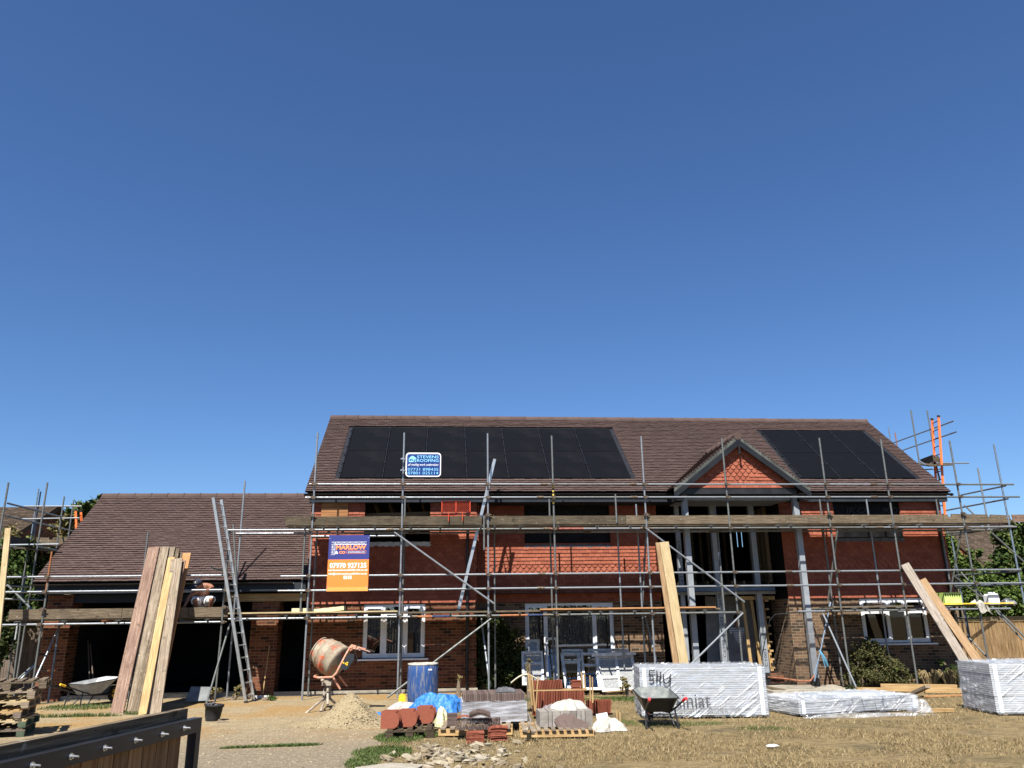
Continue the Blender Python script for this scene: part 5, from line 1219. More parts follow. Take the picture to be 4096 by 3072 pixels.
# blue drum
t = NT('cement_streaked_blue'); ob = t.coord(); f = t.noise(t.mapping(ob, (9, 9, 1.1)), 3.2, 7, .72)
c = t.mix(t.ramp(f, [(.50, 0), (.60, .6)]), (.018, .060, .19), (.26, .235, .17)); M['drumblue'] = t.setp(c, .5)
dg_ = G(1688, 2824); dc = Vector((dg_.x, dg_.y+.32, 0)); dh = P(1690, 2655, dc.y-.28).z
dru = thing('barrel', tuple(dc), 'blue plastic barrel streaked with dried cement', 'barrel')
b = MB(); b.lathe([(0, .30), (.02, .315), (.25, .335), (.5, .34), (.75, .335), (.93, .33), (.96, .318), (1, .318)], dc, dc+Vector((0, 0, dh)), 32, cap=False); b.build('body', 'drumblue', dru)
b = MB(); b.lathe([(0, .328), (.03, .335), (.035, .305), (.0, .305)], dc+Vector((0, 0, dh-.03)), dc+Vector((0, 0, dh+.97)), 32, cap=False); b.build('rim', 'sheet', dru)
b = MB(); b.lathe([(0, .31), (.01, .0)], dc+Vector((0, 0, dh-.1)), dc+Vector((0, 0, dh+.9)), 20, cap=False); b.build('contents', 'ballast', dru)
b = MB(); b.bar(dc+Vector((.12, -.312, dh-.12)), dc+Vector((.2, -.275, dh-.125)), .006, .03); b.build('label_sticker', 'white', dru)
# jerrycan, cement bag, tarp
j = G(1608, 2813); jc = thing('jerrycan', tuple(j), 'yellow jerrycan with red cap behind the cement bag', 'jerrycan')
b = MB(); b.prism([(j.x-.075, j.y, 0), (j.x+.075, j.y, 0), (j.x+.075, j.y, .15), (j.x+.04, j.y, .19), (j.x-.04, j.y, .19), (j.x-.075, j.y, .15)], (0, .12, 0)); b.build('body', 'yellow', jc)
b = MB(); b.tube((j.x+.0, j.y+.06, .19), (j.x, j.y+.06, .225), .022, 8); b.build('cap', 'mixdrum', jc)
def lump(name, c, sx, sy, sz, mat, label, cat, seed=1, amp=.25, nu=34, nv=26, fr=3.0, kind=None, group=None, rz=0, flat=.0):
    "rumpled cloth or bag: a folded dome"
    rs_ = random.Random(seed); ph = [rs_.uniform(0, 6.28) for _ in range(12)]; b = MB(); c = Vector(c)
    def f(u, v):
        x, y = 2*u-1, 2*v-1; r = min(1, math.hypot(x, y)); m = max(abs(x), abs(y)); k = m/r if r > 1e-6 else 1
        X, Y = x*(k if r < 1 else 1), y*(k if r < 1 else 1); X, Y = x*math.sqrt(1-y*y/2), y*math.sqrt(1-x*x/2)
        rr = math.hypot(X, Y); a = math.atan2(Y, X)
        nv_ = Vector((X*sx*fr*1.6+seed*3.1, Y*sy*fr*1.6, seed*1.7)); rd = 1-abs(mnoise.noise(nv_*1.3))*2.4; rd2 = 1-abs(mnoise.noise(nv_*3.1+Vector((5, 2, 1))))*2.4
        fold = sum(math.sin(fr*(i+1)*.8*X+ph[i])*math.cos(fr*(i+1)*.9*Y+ph[i+5])/(i+1.3) for i in range(5))
        ra = 1+.14*mnoise.noise(nv_*2)+.18*math.sin(3*a+ph[10])+.12*math.sin(5*a+ph[11]); ridge = abs(math.sin(a*4+ph[3]+rr*2))**.5
        cr = math.cos(fr*3.1*X+ph[6]+2*math.sin(fr*1.7*Y))*math.sin(fr*2.7*Y+ph[7]+2*math.sin(fr*2.1*X)); h = max(0, 1-rr**2.6)**.75*(.78+amp*.55*fold)+max(0, 1-rr**6)*amp*(.38*rd+.20*rd2)
        xx, yy = X*sx*ra, Y*sy*ra
        return c+Vector((xx*math.cos(rz)-yy*math.sin(rz), xx*math.sin(rz)+yy*math.cos(rz), max(.004, sz*h)))
    b.grid(f, nu, nv); return single(b, name, M[mat], tuple(c), label, cat, group, kind)
g = G(1615, 2842); M['cembag'] = noisy('paper_cement_bag', (.26, .21, .16), (.50, .50, .49), 9, .8, bump=.015, bscale=14)
lump('cement_bag', (g.x, g.y+.1, .02), .33, .2, .16, 'cembag', 'white and brown paper cement bag lying behind the red tiles', 'bag', 3, .12)
g = G(1760, 2862); lump("tarpaulin", (g.x-.0, g.y+.65, 0), .52, .5, .38, 'tarp', 'crumpled bright blue tarpaulin heaped against the wrapped tile pack', 'tarpaulin', 5, .30, 60, 50, 4.2)
g = G(1515, 2885); b = MB(); a_ = [G(1491, 2868), G(1535, 2893), G(1552, 2878), G(1545, 2850, .12)]
b.grid(lambda u, v: a_[0].lerp(a_[1], u).lerp(a_[3].lerp(a_[2], u), v)+Vector((0, 0, .03+.03*math.sin(u*7+v*5))), 10, 8); single(b, 'tarpaulin', M['tarp'], tuple(a_[0]), 'small corner of blue tarpaulin poking out left of the red tiles', 'tarpaulin')

# ================================================================== PALLETS AND TILES
def pallet(loc, rz, w_=1.0, d=1.2, label='', mats=('pine_grey', 'pine_grey'), nb=6, h=.135, group=None, stripes=False):
    "top slats run across w; three lines of blocks underneath"
    t = thing('pallet', loc, label, 'pallet', group); off = Vector(loc)
    cs, sn = math.cos(rz), math.sin(rz)
    def bx_(mb, x0, x1, y0, y1, z0, z1):
        c = [(x0, y0, z0), (x1, y0, z0), (x1, y1, z0), (x0, y1, z0), (x0, y0, z1), (x1, y0, z1), (x1, y1, z1), (x0, y1, z1)]
        mb.hexa([Vector((x*cs-y*sn, x*sn+y*cs, z))+off for x, y, z in c])
    b = MB(); s = w_/nb
    oh = -.05 if stripes else 0
    for k in range(nb): bx_(b, k*s+s*.22, (k+1)*s-s*.22, oh, d, h-.02, h)
    b.build('top_slats', mats[0], t)
    b = MB()
    for y in (0, d/2-.05, d-.1): bx_(b, 0, w_, y, y+.1, h-.042, h-.0205)
    if stripes: bx_(b, 0, w_, -.012, .028, .024, h-.0435)
    b.build('stringer', mats[1] if stripes else mats[0], t)
    for x in (0, w_/2-.06, w_-.12):
        for y in (0, d/2-.05, d-.1): b = MB(); bx_(b, x+.002, x+.12-.002, y+.002, y+.1, .022, h-.0425); b.build('block', mats[1], t)
    b = MB()
    for x in (0, w_/2-.05, w_-.1): bx_(b, x, x+.1, .001, d, .0, .0215)
    b.build('base_slat', mats[1], t)
    return t
pa0, pa1 = G(1540, 2958), G(1735, 2953)
ra = math.atan2(pa1.y-pa0.y, pa1.x-pa0.x)
pallet((pa0.x, pa0.y, 0), ra, (pa1-pa0).length, .85, 'dark weathered pallet carrying red club tiles beside the green weeds', ('timber_dark', 'timber_dark'), 5)
M['timber_dark2'] = wood('grey_dark_timber', (.11, .085, .065), (.24, .195, .155), 1, .9, False, .4)
def slab_fan(name, p, n, w_, h, th, step, tilt, mat, label, cat, club=True, group=None, rz=0.0, yaw_var=.03):
    "tiles stood on edge one behind the other, fanned"
    b = MB(); p = Vector(p)
    for k in range(n):
        a = tilt+R.uniform(-.02, .02); yw = rz+R.uniform(-yaw_var, yaw_var); o = p+Vector((R.uniform(-.006, .006)-.03+k*.0035*(1 if k > 3 else 2), k*step*1.3, R.uniform(0, .006)))
        pts = []
        if club:
            out = [(0, 0), (w_*.78, 0), (w_*.78, .012)]+[(w_*.78+w_*.22*math.sin(math.pi*j/8), .012+(h*.86)*(1-math.cos(math.pi*j/8))/2) for j in range(1, 8)]+[(w_*.78, h*.88), (w_*.78, h), (0, h)]
        else: out = [(0, 0), (w_, 0), (w_, h), (0, h)]
        cs, sn = math.cos(yw), math.sin(yw)
        for x, z in out: pts.append(o+Vector((x*cs, x*sn+z*math.sin(a), z*math.cos(a))))
        b.prism(pts, (-th*sn*0, th, 0))
    return single(b, name, M[mat], tuple(p), label, cat, group)
ptop = .137
for i, (px, py, n, lb) in enumerate(((1530, 2917, 13, 'left fan of red club tiles standing on the dark pallet'), (1601, 2910, 13, 'middle fan of red club tiles standing on the dark pallet'), (1672, 2896, 14, 'right fan of red club tiles at the back of the dark pallet'))):
    q = G(px, py, ptop); slab_fan('club_tiles', (q.x, q.y, ptop), n, .285, .25, .011, .017, .10, 'redtile_stack', lb, 'roof tiles', True, 'fans of red tiles', .0 if i < 2 else .03)
def slab_stack(name, p, n, w_, d, th, mat, label, cat='roof tiles', rz=0, jit=.008, curve=0, group=None):
    b = MB(); p = Vector(p)
    for k in range(n):
        a = rz+R.uniform(-.03, .03); ox, oy = R.uniform(-jit, jit), R.uniform(-jit, jit); cs, sn = math.cos(a), math.sin(a); z = k*(th+.004)
        nx = 6 if curve else 1
        for i in range(nx):
            u0, u1 = i/nx, (i+1)/nx; z0, z1 = curve*math.sin(math.pi*u0), curve*math.sin(math.pi*u1)
            c = []
            for zz in (0, th):
                for (u, v, zc) in ((u0, 0, z0), (u1, 0, z1), (u1, 1, z1), (u0, 1, z0)):
                    x, y = (u-.5)*w_+ox, v*d+oy; c.append(p+Vector((x*cs-y*sn, x*sn+y*cs, z+zz+zc)))
            b.hexa(c)
    return single(b, name, M[mat], tuple(p), label, cat, group)
q = G(1903, 2974); slab_stack('tile_stack', q, 7, .26, .2, .018, 'redtile_stack', 'left one of two small red tile stacks on the grass', curve=.004, group='red tile stacks on the grass')
q = G(1993, 2966); slab_stack('tile_stack', q, 9, .27, .2, .018, 'redtile_stack', 'taller right one of two small red tile stacks on the grass', curve=.01, jit=.02, group='red tile stacks on the grass')
pb0, pb1 = G(1753, 2950), G(2050, 2946); rb = math.atan2(pb1.y-pb0.y, pb1.x-pb0.x)
pallet((pb0.x, pb0.y, 0), rb, (pb1-pb0).length, 1.1, 'pale pallet carrying brown tiles and the shiny wrapped pack', ('pine_grey', 'pine'), 8, stripes=True)
q = G(1809, 2904, ptop); slab_stack('tile_stack', (q.x, q.y, ptop), 10, .16, .2, .014, 'brntile_stack', 'small dark brown tile stack right of the clear yellow bag', jit=.004)
def slab_row(name, p, n, step, d, h, th, mat, label, lean=0, wave=0, cat='roof tiles', group=None, rz=0):
    "tiles stood on edge side by side, their edges to the viewer"
    b = MB(); p = Vector(p); cs, sn = math.cos(rz), math.sin(rz)
    for k in range(n):
        x = k*step+R.uniform(-.001, .001); l = lean+R.uniform(-.01, .01); hz = h+R.uniform(-.004, .004); nz = 5 if wave else 1
        for i in range(nz):
            z0, z1 = hz*i/nz, hz*(i+1)/nz; w0, w1 = wave*math.sin(math.pi*2*i/nz*1.0), wave*math.sin(math.pi*2*(i+1)/nz)
            c = []
            for zz, ww in ((z0, w0), (z1, w1)):
                for (xx, yy) in ((0, 0), (th, 0), (th, d), (0, d)): X = x+xx+zz*l+ww; c.append(p+Vector((X*cs-yy*sn, X*sn+yy*cs, zz)))
            b.hexa(c)
    return single(b, name, M[mat], tuple(p), label, cat, group)
q = G(1822, 2922, ptop); slab_row('tile_row', (q.x, q.y, ptop), 31, .0225, .17, .155, .014, 'brntile_stack', 'row of dark brown tiles on edge on the pale pallet', wave=.006)
q = G(1918, 2922, ptop); slab_stack('tile_stack', (q.x+.0, q.y-.01, ptop+.162), 5, .32, .18, .013, 'brntile_stack', 'curved dark brown tiles lying on top of the brown tile row', curve=.05, jit=.012, rz=-.06)
q = G(1858, 2922, ptop); slab_stack('curved_tile', (q.x, q.y+.0, ptop+.165), 1, .22, .16, .012, 'redtile_stack', 'single curved red tile lying on the brown tile row', curve=.03)
# wrapped pack of brown tiles
wa, wb = G(1850, 2935, .0), G(2108, 2933, .0); wy = wa.y+.22; wx0, wx1 = P(1849, 2930, wy).x, P(2107, 2930, wy).x; wz = P(1900, 2776, wy).z
pk = thing('tile_pack', (wx0, wy, ptop), 'square pack of brown tiles in shiny stretch wrap on the pale pallet', 'tile pack')
b = MB(); n = 34
for k in range(n):
    for j in range(3):
        x = wx0+.01+k*(wx1-wx0-.02)/n; z0 = ptop+j*(wz-ptop)/3; b.box(x, x+(wx1-wx0)/n-.006, wy+.01, wy+.85, z0+.002, z0+(wz-ptop)/3-.004)
b.build('tiles', 'brntile_stack', pk)
def shell(mb, x0, x1, y0, y1, z0, z1, amp=.006, n=24):
    def w(a, b_): return amp*(math.sin(a*23+b_*7)+math.sin(a*11-b_*31)*.7)
    mb.grid(lambda u, v: Vector((x0+(x1-x0)*u, y0-abs(w(u*3, v*2))*1.0, z0+(z1-z0)*v)), n, n); mb.grid(lambda u, v: Vector((x1+abs(w(u, v)), y0+(y1-y0)*u, z0+(z1-z0)*v)), n//2, n)
    mb.grid(lambda u, v: Vector((x0-abs(w(u, v)), y1+(y0-y1)*u, z0+(z1-z0)*v)), n//2, n); mb.grid(lambda u, v: Vector((x0+(x1-x0)*u, y0+(y1-y0)*v, z1+abs(w(u, v*2))*1.5)), n, n//2)
t = NT('pack_stretch_wrap'); ob = t.coord(); tr = t.n('BsdfTransparent'); df = t.n('BsdfDiffuse'); df.inputs[0].default_value = (.62, .64, .68, 1); gl = t.n('BsdfGlossy'); gl.inputs['Roughness'].default_value = .2
nn = t.noise(t.mapping(ob, (1.2, 1, 16)), 1.6, 5, .7); m1 = t.n('MixShader'); t.l(t.ramp(nn, [(.44, .25), (.60, .62)]), m1.inputs[0]); t.l(tr.outputs[0], m1.inputs[1]); t.l(df.outputs[0], m1.inputs[2])
bm_ = t.n('Bump'); bm_.inputs['Distance'].default_value = .003; t.l(nn, bm_.inputs['Height']); t.l(bm_.outputs[0], gl.inputs['Normal']); m2 = t.n('MixShader'); m2.inputs[0].default_value = .10; t.l(m1.outputs[0], m2.inputs[1]); t.l(gl.outputs[0], m2.inputs[2]); t.l(m2.outputs[0], t.out.inputs[0]); M['wrap'] = t.m
b = MB(); shell(b, wx0-.01, wx1+.01, wy-.01, wy+.87, ptop, wz-.12); b.build('stretch_wrap', 'wrap', pk)
M['darkcloth'] = noisy('dark_grey_cloth', (.06, .06, .065), (.12, .12, .13), 10, .9, bump=.02, bscale=20)
lump('cloth', (P(2022, 2765, wy+.2).x, wy+.3, wz+.0), .15, .14, .09, 'darkcloth', 'dark grey cloth dropped on top of the wrapped tile pack', 'cloth', 8, .35)
cq = G(1765, 2908); lump('plastic_bag', (cq.x, cq.y+.05, 0), .12, .12, .36, 'ply_bag', 'clear yellowish plastic bag standing between pallet and tiles', 'bag', 9, .2)
# red tile racks behind, laths
ry = 15.4; rr0, rr1 = P(2133, 2820, ry).x, P(2346, 2820, ry).x; rz0, rz1 = P(2200, 2829, ry).z, P(2200, 2765, ry).z
b = MB(); b.box(rr0-.05, rr1+.05, ry+.02, ry+.4, .0, max(.02, rz0-.02))
slab_row('tile_row', (rr0, ry, max(0.02, rz0-.14)), int((rr1-rr0)/.03), .03, .2, rz1-max(.02, rz0-.14), .016, 'redtile_stack', 'long lower row of red tiles on edge in the middle', group='rows of red tiles on edge')
r20, r21 = P(2125, 2755, ry+.1).x, P(2254, 2755, ry+.1).x; rz2 = P(2200, 2722, ry+.1).z
slab_row('tile_row', (r20, ry+.1, rz1+.03), int((r21-r20)/.03), .03, .2, rz2-rz1-.03, .016, 'redtile_stack', 'shorter upper row of red tiles resting on laths', -.1, group='rows of red tiles on edge')
b = MB(); b.bar((rr0-.08, ry+.05, rz1+.014), (rr1+.03, ry+.05, rz1+.012), .03, .022); b.bar((rr0-.08, ry+.2, rz1+.014), (rr1+.03, ry+.2, rz1+.012), .03, .022); single(b, 'lath', M['pine'], (rr0, ry, rz1), 'laths lying between the two rows of red tiles', 'lath')
q = P(2305, 2756, ry+.1); slab_stack('tile_stack', (q.x, ry+.05, rz1+.026), 8, .17, .16, .015, 'redtile_stack', 'small untidy stack of red tiles at the right on the laths', jit=.012)
q = G(2362, 2868); slab_row('tile_row', (q.x, q.y+.35, 0.02), 20, .023, .2, .23, .013, 'redtile_stack', 'separate short row of leaning red tiles at the right', .12, group='rows of red tiles on edge')
q = G(2300, 2840); slab_row('tile_row', (q.x-.25, q.y+.1, 0.02), 19, .024, .2, .20, .013, 'redtile_stack', 'front row of leaning red tiles half under the white cloth', -.2, group='rows of red tiles on edge')
def lp(x, y, d): return P(2000+x/3.93, 2600+y/3.93, d)
for i, (a, c, d, lb) in enumerate((((440, 360), (505, 870), 15.3, 'tallest leftmost upright lath by the red tile racks'), ((470, 380), (512, 880), 15.35, 'second upright lath from the left by the red tile racks'), ((502, 400), (545, 960), 15.2, 'third upright lath from the left by the red tile racks'), ((597, 415), (560, 960), 15.1, 'lath tilted to the right in front of the red tile rows'),
  ((1275, 345), (1300, 600), 15.7, 'upright lath just right of the small red tile stack'), ((1326, 370), (1341, 625), 15.7, 'upright lath at the right end of the upper laths'), ((1412, 400), (1420, 805), 15.6, 'left lath of the pair standing right of the tile racks'), ((1450, 425), (1457, 830), 15.6, 'right lath of the pair standing right of the tile racks'), ((1830, 950), (1840, 1100), 14.2, 'short lath standing left of a pair by the white sheet'), ((1882, 980), (1893, 1235), 13.9, 'short lath standing right of a pair by the white sheet'))):
    b = MB(); p, q = lp(*c, d), lp(*a, d); b.bar(p, q, .022, .03, (0, -1, 0)); single(b, 'lath', M['pine'], tuple(p), lb, 'lath', 'upright laths')
# striped pallet with grey pack, tiles, cloths
pc0, pc1 = G(2083, 2957), G(2377, 2952); rc = math.atan2(pc1.y-pc0.y, pc1.x-pc0.x)
pallet((pc0.x, pc0.y, 0), rc, (pc1-pc0).length, 1.0, 'pale slatted pallet with bright end grain in the middle foreground', ('pine_grey', 'pine'), 10, stripes=True)
gy = pc0.y+.18; gx0, gx1 = P(2160, 2900, gy).x, P(2374, 2900, gy).x; gz = P(2200, 2846, gy).z
M['paledust'] = perisland('dusty_grey_brown_tile', [(0, (.22, .195, .17)), (1, (.36, .33, .295))], .9, .35, 14)
b = MB(); cur = gx0
while cur < gx1-.03:
    w_ = R.uniform(.05, .16); b.box(cur, min(cur+w_, gx1)-.008, gy+R.uniform(0, .01), gy+.5, ptop, gz+R.uniform(-.004, .004)); cur += w_
tp = single(b, 'tile_pack', M['paledust'], (gx0, gy, ptop), 'dusty grey brown tile pack standing on the slatted pallet', 'tile pack')
def tilted_tile(px, py, d, w_, h, rot, lb, n=1):
    b = MB(); c = P(px, py, d)
    for k in range(n):
        a = rot+k*.04; ux, uz = Vector((math.cos(a), 0, math.sin(a))), Vector((-math.sin(a), .35, math.cos(a))).normalized()
        o = c+Vector((-k*.022, k*.014, k*.004)); b.prism([o-ux*w_/2-uz*h/2, o-uz*h/2*1.08, o+ux*w_/2-uz*h/2, o+ux*w_/2+uz*h/2, o-ux*w_/2+uz*h/2], (0, .013, 0))
    return single(b, 'brown_tile', M['brntile_stack'], tuple(c), lb, 'roof tile')
tilted_tile(2262, 2893, gy-.06, .17, .24, .45, 'fan of brown tiles leaning on the dusty grey pack', 4); tilted_tile(2292, 2895, gy-.09, .17, .24, .5, 'second fan of brown tiles leaning on the dusty grey pack', 3); tilted_tile(2318, 2908, gy-.13, .24, .22, -.35, 'large smooth brown tile at the front of the slatted pallet', 1)
lump('dust_sheet', (P(2272, 2850, gy+.25).x, gy+.28, gz), .27, .24, .15, 'sheet', 'stained white dust sheet heaped on the grey tile pack', 'cloth', 11, .3, 40, 34)
q = G(2440, 2925); lump('dust_sheet', (q.x, q.y+.2, 0), .27, .33, .17, 'sheet', 'long crumpled white sheet trailing on the grass', 'cloth', 14, .42, 56, 40, 4.5)
q = G(2408, 2880); b = MB(); b.bar(P(2388, 2876, q.y+.1), P(2432, 2868, q.y+.12), .006, .16, (0, .3, 1)); b.v = b.v; single(b, 'paper_sheet', M['white'], tuple(q), 'white paper in a plastic sleeve against the red tiles', 'paper')
q = P(2178, 2835, 14.6); lump('plastic_film', (q.x+.08, q.y, q.z-.12), .18, .14, .2, 'film_clear', 'clear crumpled plastic on the tiles left of the dust sheet', 'plastic film', 17, .3)
q = G(2112, 2905); lump('plastic_film', (q.x-.02, q.y+.1, .05), .1, .12, .2, 'film_clear', 'pale plastic film hanging by the wrapped pack corner', 'plastic film', 18, .3)
b = MB(); b.grid(lambda u, v: P(2043+130*u, 2733-34*math.sin(math.pi*min(1, u*1.05))-(1-v)*0, 16.3+v*.5)+Vector((0, 0, .0+.02*math.sin(v*9))), 20, 6); M['cream'] = noisy('cream_sheet', (.52, .49, .38), (.60, .57, .46), 4, .5)
single(b, 'curved_sheet', M['cream'], tuple(P(2100, 2730, 16.5)), 'curved cream plastic sheet behind the dark cloth', 'sheet')
for i, (x, y, a, lb) in enumerate(((405, 1225, .3, 'left loose timber block on the slatted pallet'), (535, 1245, -.4, 'right loose timber block on the slatted pallet'))):
    c = G(2000+x/3.93, 2600+(y+60)/3.93, .14); b = MB(); b.bar((c.x, c.y, .15), (c.x+.08*math.sin(a)+.02, c.y+.2, .2), .07, .03); single(b, 'timber_block', M['pine_grey'], (c.x, c.y, .14), lb, 'timber block')

# ================================================================== OLD WINDOWS LEANING
def oldwin(tl, tr, bl, br, yb, lean, label, bars=(), mat='pvc_dirty', pane='frost', fw=.05, name='old_window'):
    "frame given by its four corners; bars: (axis, fraction, from, to)"
    BLp, BRp = P(*bl, yb), P(*br, yb); TLp, TRp = P(*tl, yb+lean), P(*tr, yb+lean)
    t = thing(name, tuple(BLp), label, 'window frame', 'old window frames leaning by the house')
    ux = (BRp-BLp); uy = (TLp-BLp); nrm = ux.cross(uy).normalized()
    if nrm.y > 0: nrm = -nrm
    def S(u, v, d=0): return BLp.lerp(BRp, u).lerp(TLp.lerp(TRp, u), v)+nrm*d
    fu, fv = fw/ux.length, fw/uy.length; b = MB()
    def rect(u0, u1, v0, v1, d0=0, d1=.055): b.hexa([S(u0, v0, d0), S(u1, v0, d0), S(u1, v0, d1), S(u0, v0, d1), S(u0, v1, d0), S(u1, v1, d0), S(u1, v1, d1), S(u0, v1, d1)])
    rect(0, 1, 0, fv); rect(0, 1, 1-fv, 1); rect(0, fu, fv, 1-fv); rect(1-fu, 1, fv, 1-fv)
    for ax, f, a, c in bars:
        if ax == 'h': rect(a+fu*.5, c-fu*.5, f-fv*.5, f+fv*.5, .003, .052)
        else: rect(f-fu*.5, f+fu*.5, a+fv*.5, c-fv*.5, .003, .052)
    o = b.build('frame', mat, t); b = MB(); b.poly([S(fu, fv, .02), S(1-fu, fv, .02), S(1-fu, 1-fv, .02), S(fu, 1-fv, .02)]); b.build('pane', pane, t)
    return t, S
B5 = lambda x, y: (1850+x/2.766, 2150+y/2.766); B6 = lambda x, y: (2000+x/3.93, 2600+y/3.93)
oldwin(B5(690, 1130), B5(850, 1130), B5(695, 1340), B5(850, 1340), 21.75, .1, 'smallest old window frame, standing behind at the left of the row', (), fw=.07)
oldwin(B5(650, 1270), B5(885, 1262), B5(660, 1640), B5(905, 1640), 21.1, .35, 'old window frame with two panes one above the other, leftmost of the row', (('h', .64, 0, 1),), fw=.06)
oldwin(B5(916, 1116), B5(1045, 1112), B5(930, 1640), B5(1065, 1640), 21.2, .4, 'tall narrow old frame with bluish glass behind a scaffold upright', (), pane='glass')
oldwin(B5(1095, 1240), B5(1330, 1238), B5(1095, 1500), B5(1330, 1500), 21.75, .12, 'old frame showing only its top behind the tall glazed door', ())
oldwin(B5(1385, 1235), B5(1830, 1232), B5(1385, 1500), B5(1830, 1500), 21.75, .12, 'wide old frame showing only its top at the back right of the row', (('v', .5, 0, 1),))
oldwin(B6(945, 60), B6(1255, 60), B6(1020, 615), B6(1265, 620), 21.05, .5, 'tall old glazed door leaning in the middle of the row', (('h', .74, 0, 1),), fw=.065, pane='glass')
oldwin(B6(1270, 55), B6(1500, 55), B6(1310, 640), B6(1590, 640), 21.0, .5, 'old window frame with a small top light next to the widest one', (('h', .66, 0, 1),), fw=.06, pane='glass')
_, S = oldwin(B6(1490, 95), B6(2085, 85), B6(1605, 668), B6(2170, 650), 20.85, .5, 'widest old window frame with patterned glass at the right of the row', (('v', .53, 0, 1), ('h', .38, 0, .53)), fw=.065)
b = MB(); b.bar(P(2366, 2620, 21.3), P(2542, 2613, 21.25), .12, .075); single(b, 'window_sill', M['pvc_dirty'], tuple(P(2366, 2620, 21.3)), 'loose white sill laid along the top of the widest old frame', 'sill')

# ================================================================== BOARD PACKS
t = NT('plasterboard_edges'); ob = t.coord(); z_ = t.n('SeparateXYZ'); t.l(ob, z_.inputs[0])
zz = t.math('FRACT', t.math('MULTIPLY', z_.outputs[2], 27.0)); n_ = t.noise(t.mapping(ob, (3, 3, 60)), 1.5, 5, .7)
c = t.ramp(zz, [(.0, (.10, .10, .105)), (.35, (.44, .45, .46)), (.85, (.62, .63, .63))]); c = t.mix(t.ramp(n_, [(.35, .55), (.6, 0)]), c, (.24, .24, .25)); M['gyps'] = t.setp(c, .8)
def pack(name, fl, fr, zt, depth, label, z0=.07, rot=None, cat='board pack', bears=4, topmat='gyps', film_='film', group='wrapped plasterboard packs', amp=.012):
    fl, fr = Vector(fl), Vector(fr); ux = (fr-fl); L = ux.length; ux.normalize(); uy = Vector((-ux.y, ux.x, 0))
    t = thing(name, tuple(fl), label, cat, group)
    def Q(a, d, z): q = fl+ux*a+uy*d; return Vector((q.x, q.y, z))
    b = MB(); nz = 9
    for k in range(nz):
        z_0 = z0+(zt-z0)*k/nz; z_1 = z0+(zt-z0)*(k+1)/nz-.002; j = R.uniform(-.006, .006)
        b.hexa([Q(j, j, z_0), Q(L+j, j, z_0), Q(L+j, depth, z_0), Q(j, depth, z_0), Q(j, j, z_1), Q(L+j, j, z_1), Q(L+j, depth, z_1), Q(j, depth, z_1)])
    b.build('plasterboard', 'gyps', t)
    b = MB()
    for k in range(bears): a = .12+k*(L-.3)/max(1, bears-1); b.hexa([Q(a, .02, 0), Q(a+.07, .02, 0), Q(a+.07, depth-.02, 0), Q(a, depth-.02, 0), Q(a, .02, z0), Q(a+.07, .02, z0), Q(a+.07, depth-.02, z0), Q(a, depth-.02, z0)])
    b.build('bearer', 'pine_grey', t)
    b = MB(); w = lambda a, c: amp*(math.sin(a*17+c*5)+.7*math.sin(a*31-c*13)+.5*math.sin(c*40+a*9))
    b.grid(lambda u, v: Q(L*u, -.014-abs(w(u*2, v)), z0-.03+(zt-z0+.04)*v), 60, 24); b.grid(lambda u, v: Q(-.014-abs(w(u, v)), depth*(1-u), z0-.03+(zt-z0+.04)*v), 30, 24)
    b.grid(lambda u, v: Q(L+.014+abs(w(u, v)), depth*u, z0-.03+(zt-z0+.04)*v), 20, 20); b.grid(lambda u, v: Q(L*u, -.014+(depth)*v, zt+.012+abs(w(u*3, v*2))*1.3), 60, 20)
    b.build('stretch_wrap', film_, t)
    b = MB()
    for a in (.05, L-.13): b.hexa([Q(a, -.020, z0), Q(a+.07, -.020, z0), Q(a+.07, -.017, z0), Q(a, -.017, z0), Q(a, -.020, zt), Q(a+.07, -.020, zt), Q(a+.07, -.017, zt), Q(a, -.017, zt)])
    b.build('strap', 'strap', t)
    return t, Q, L
f0, f1 = G(2568, 2874), G(3077, 2870); zt = P(2566, 2671, f0.y).z
pt_, Q, L = pack('plasterboard_pack', f0, f1, zt, 1.2, 'tall wrapped plasterboard pack with a handwritten mark, behind the black wheelbarrow', .05)
ux = (Vector(f1)-Vector(f0)).normalized(); M['greyprint'] = noisy('grey_print', (.16, .16, .17), (.22, .22, .23), 9, .7)
M['greyprint2'] = noisy('grey_logo', (.08, .08, .09), (.11, .11, .12), 9, .8)
def qtext(s, a, z, w_, h, mat='greyprint', bold=.0): text_mesh(s, 'printing', mat, pt_, Q(a, -.05, z), ux, (0, 0, 1), w_, h, bold)
hz = zt-.05
qtext('siniat', .62, .05+(zt-.05)*.20, .62, (zt-.05)*.23, 'greyprint2', .0); qtext('STANDARD BOARD 2400X1200X12.5 TE 72 1750KG', .42, .05+(zt-.05)*.115, 1.32, .045)
b = MB(); st = [[(575, 445), (505, 450), (500, 530), (545, 520), (555, 560), (535, 585), (495, 583)], [(605, 450), (597, 605)], [(655, 465), (640, 615)], [(600, 530), (648, 535)], [(692, 500), (692, 590), (720, 625), (755, 615), (780, 570), (785, 490)], [(785, 490), (778, 635)]]
yy = Vector(f0).y
for s_ in st:
    pts_ = []
    for x, y in s_:
        px, py = 2450+x/3.403, 2550+y/3.403; r = _ray(px, py); n_ = Vector((-ux.y, ux.x, 0)); o = Vector((0, 0, CH)); t_ = (Vector(f0)-n_*.055-o).dot(n_)/r.dot(n_); pts_.append(o+r*t_)
    b.path(pts_, .0105, 5)
b.build('handwriting', 'ink', pt_)
f0, f1 = G(3200, 2868), G(3676, 2842); zt2 = P(3199, 2803, f0.y).z
pack('plasterboard_pack', f0, f1, zt2, 1.35, 'low loosely wrapped plasterboard pack lying between the two tall packs', .05, film_='film_clear', amp=.010)
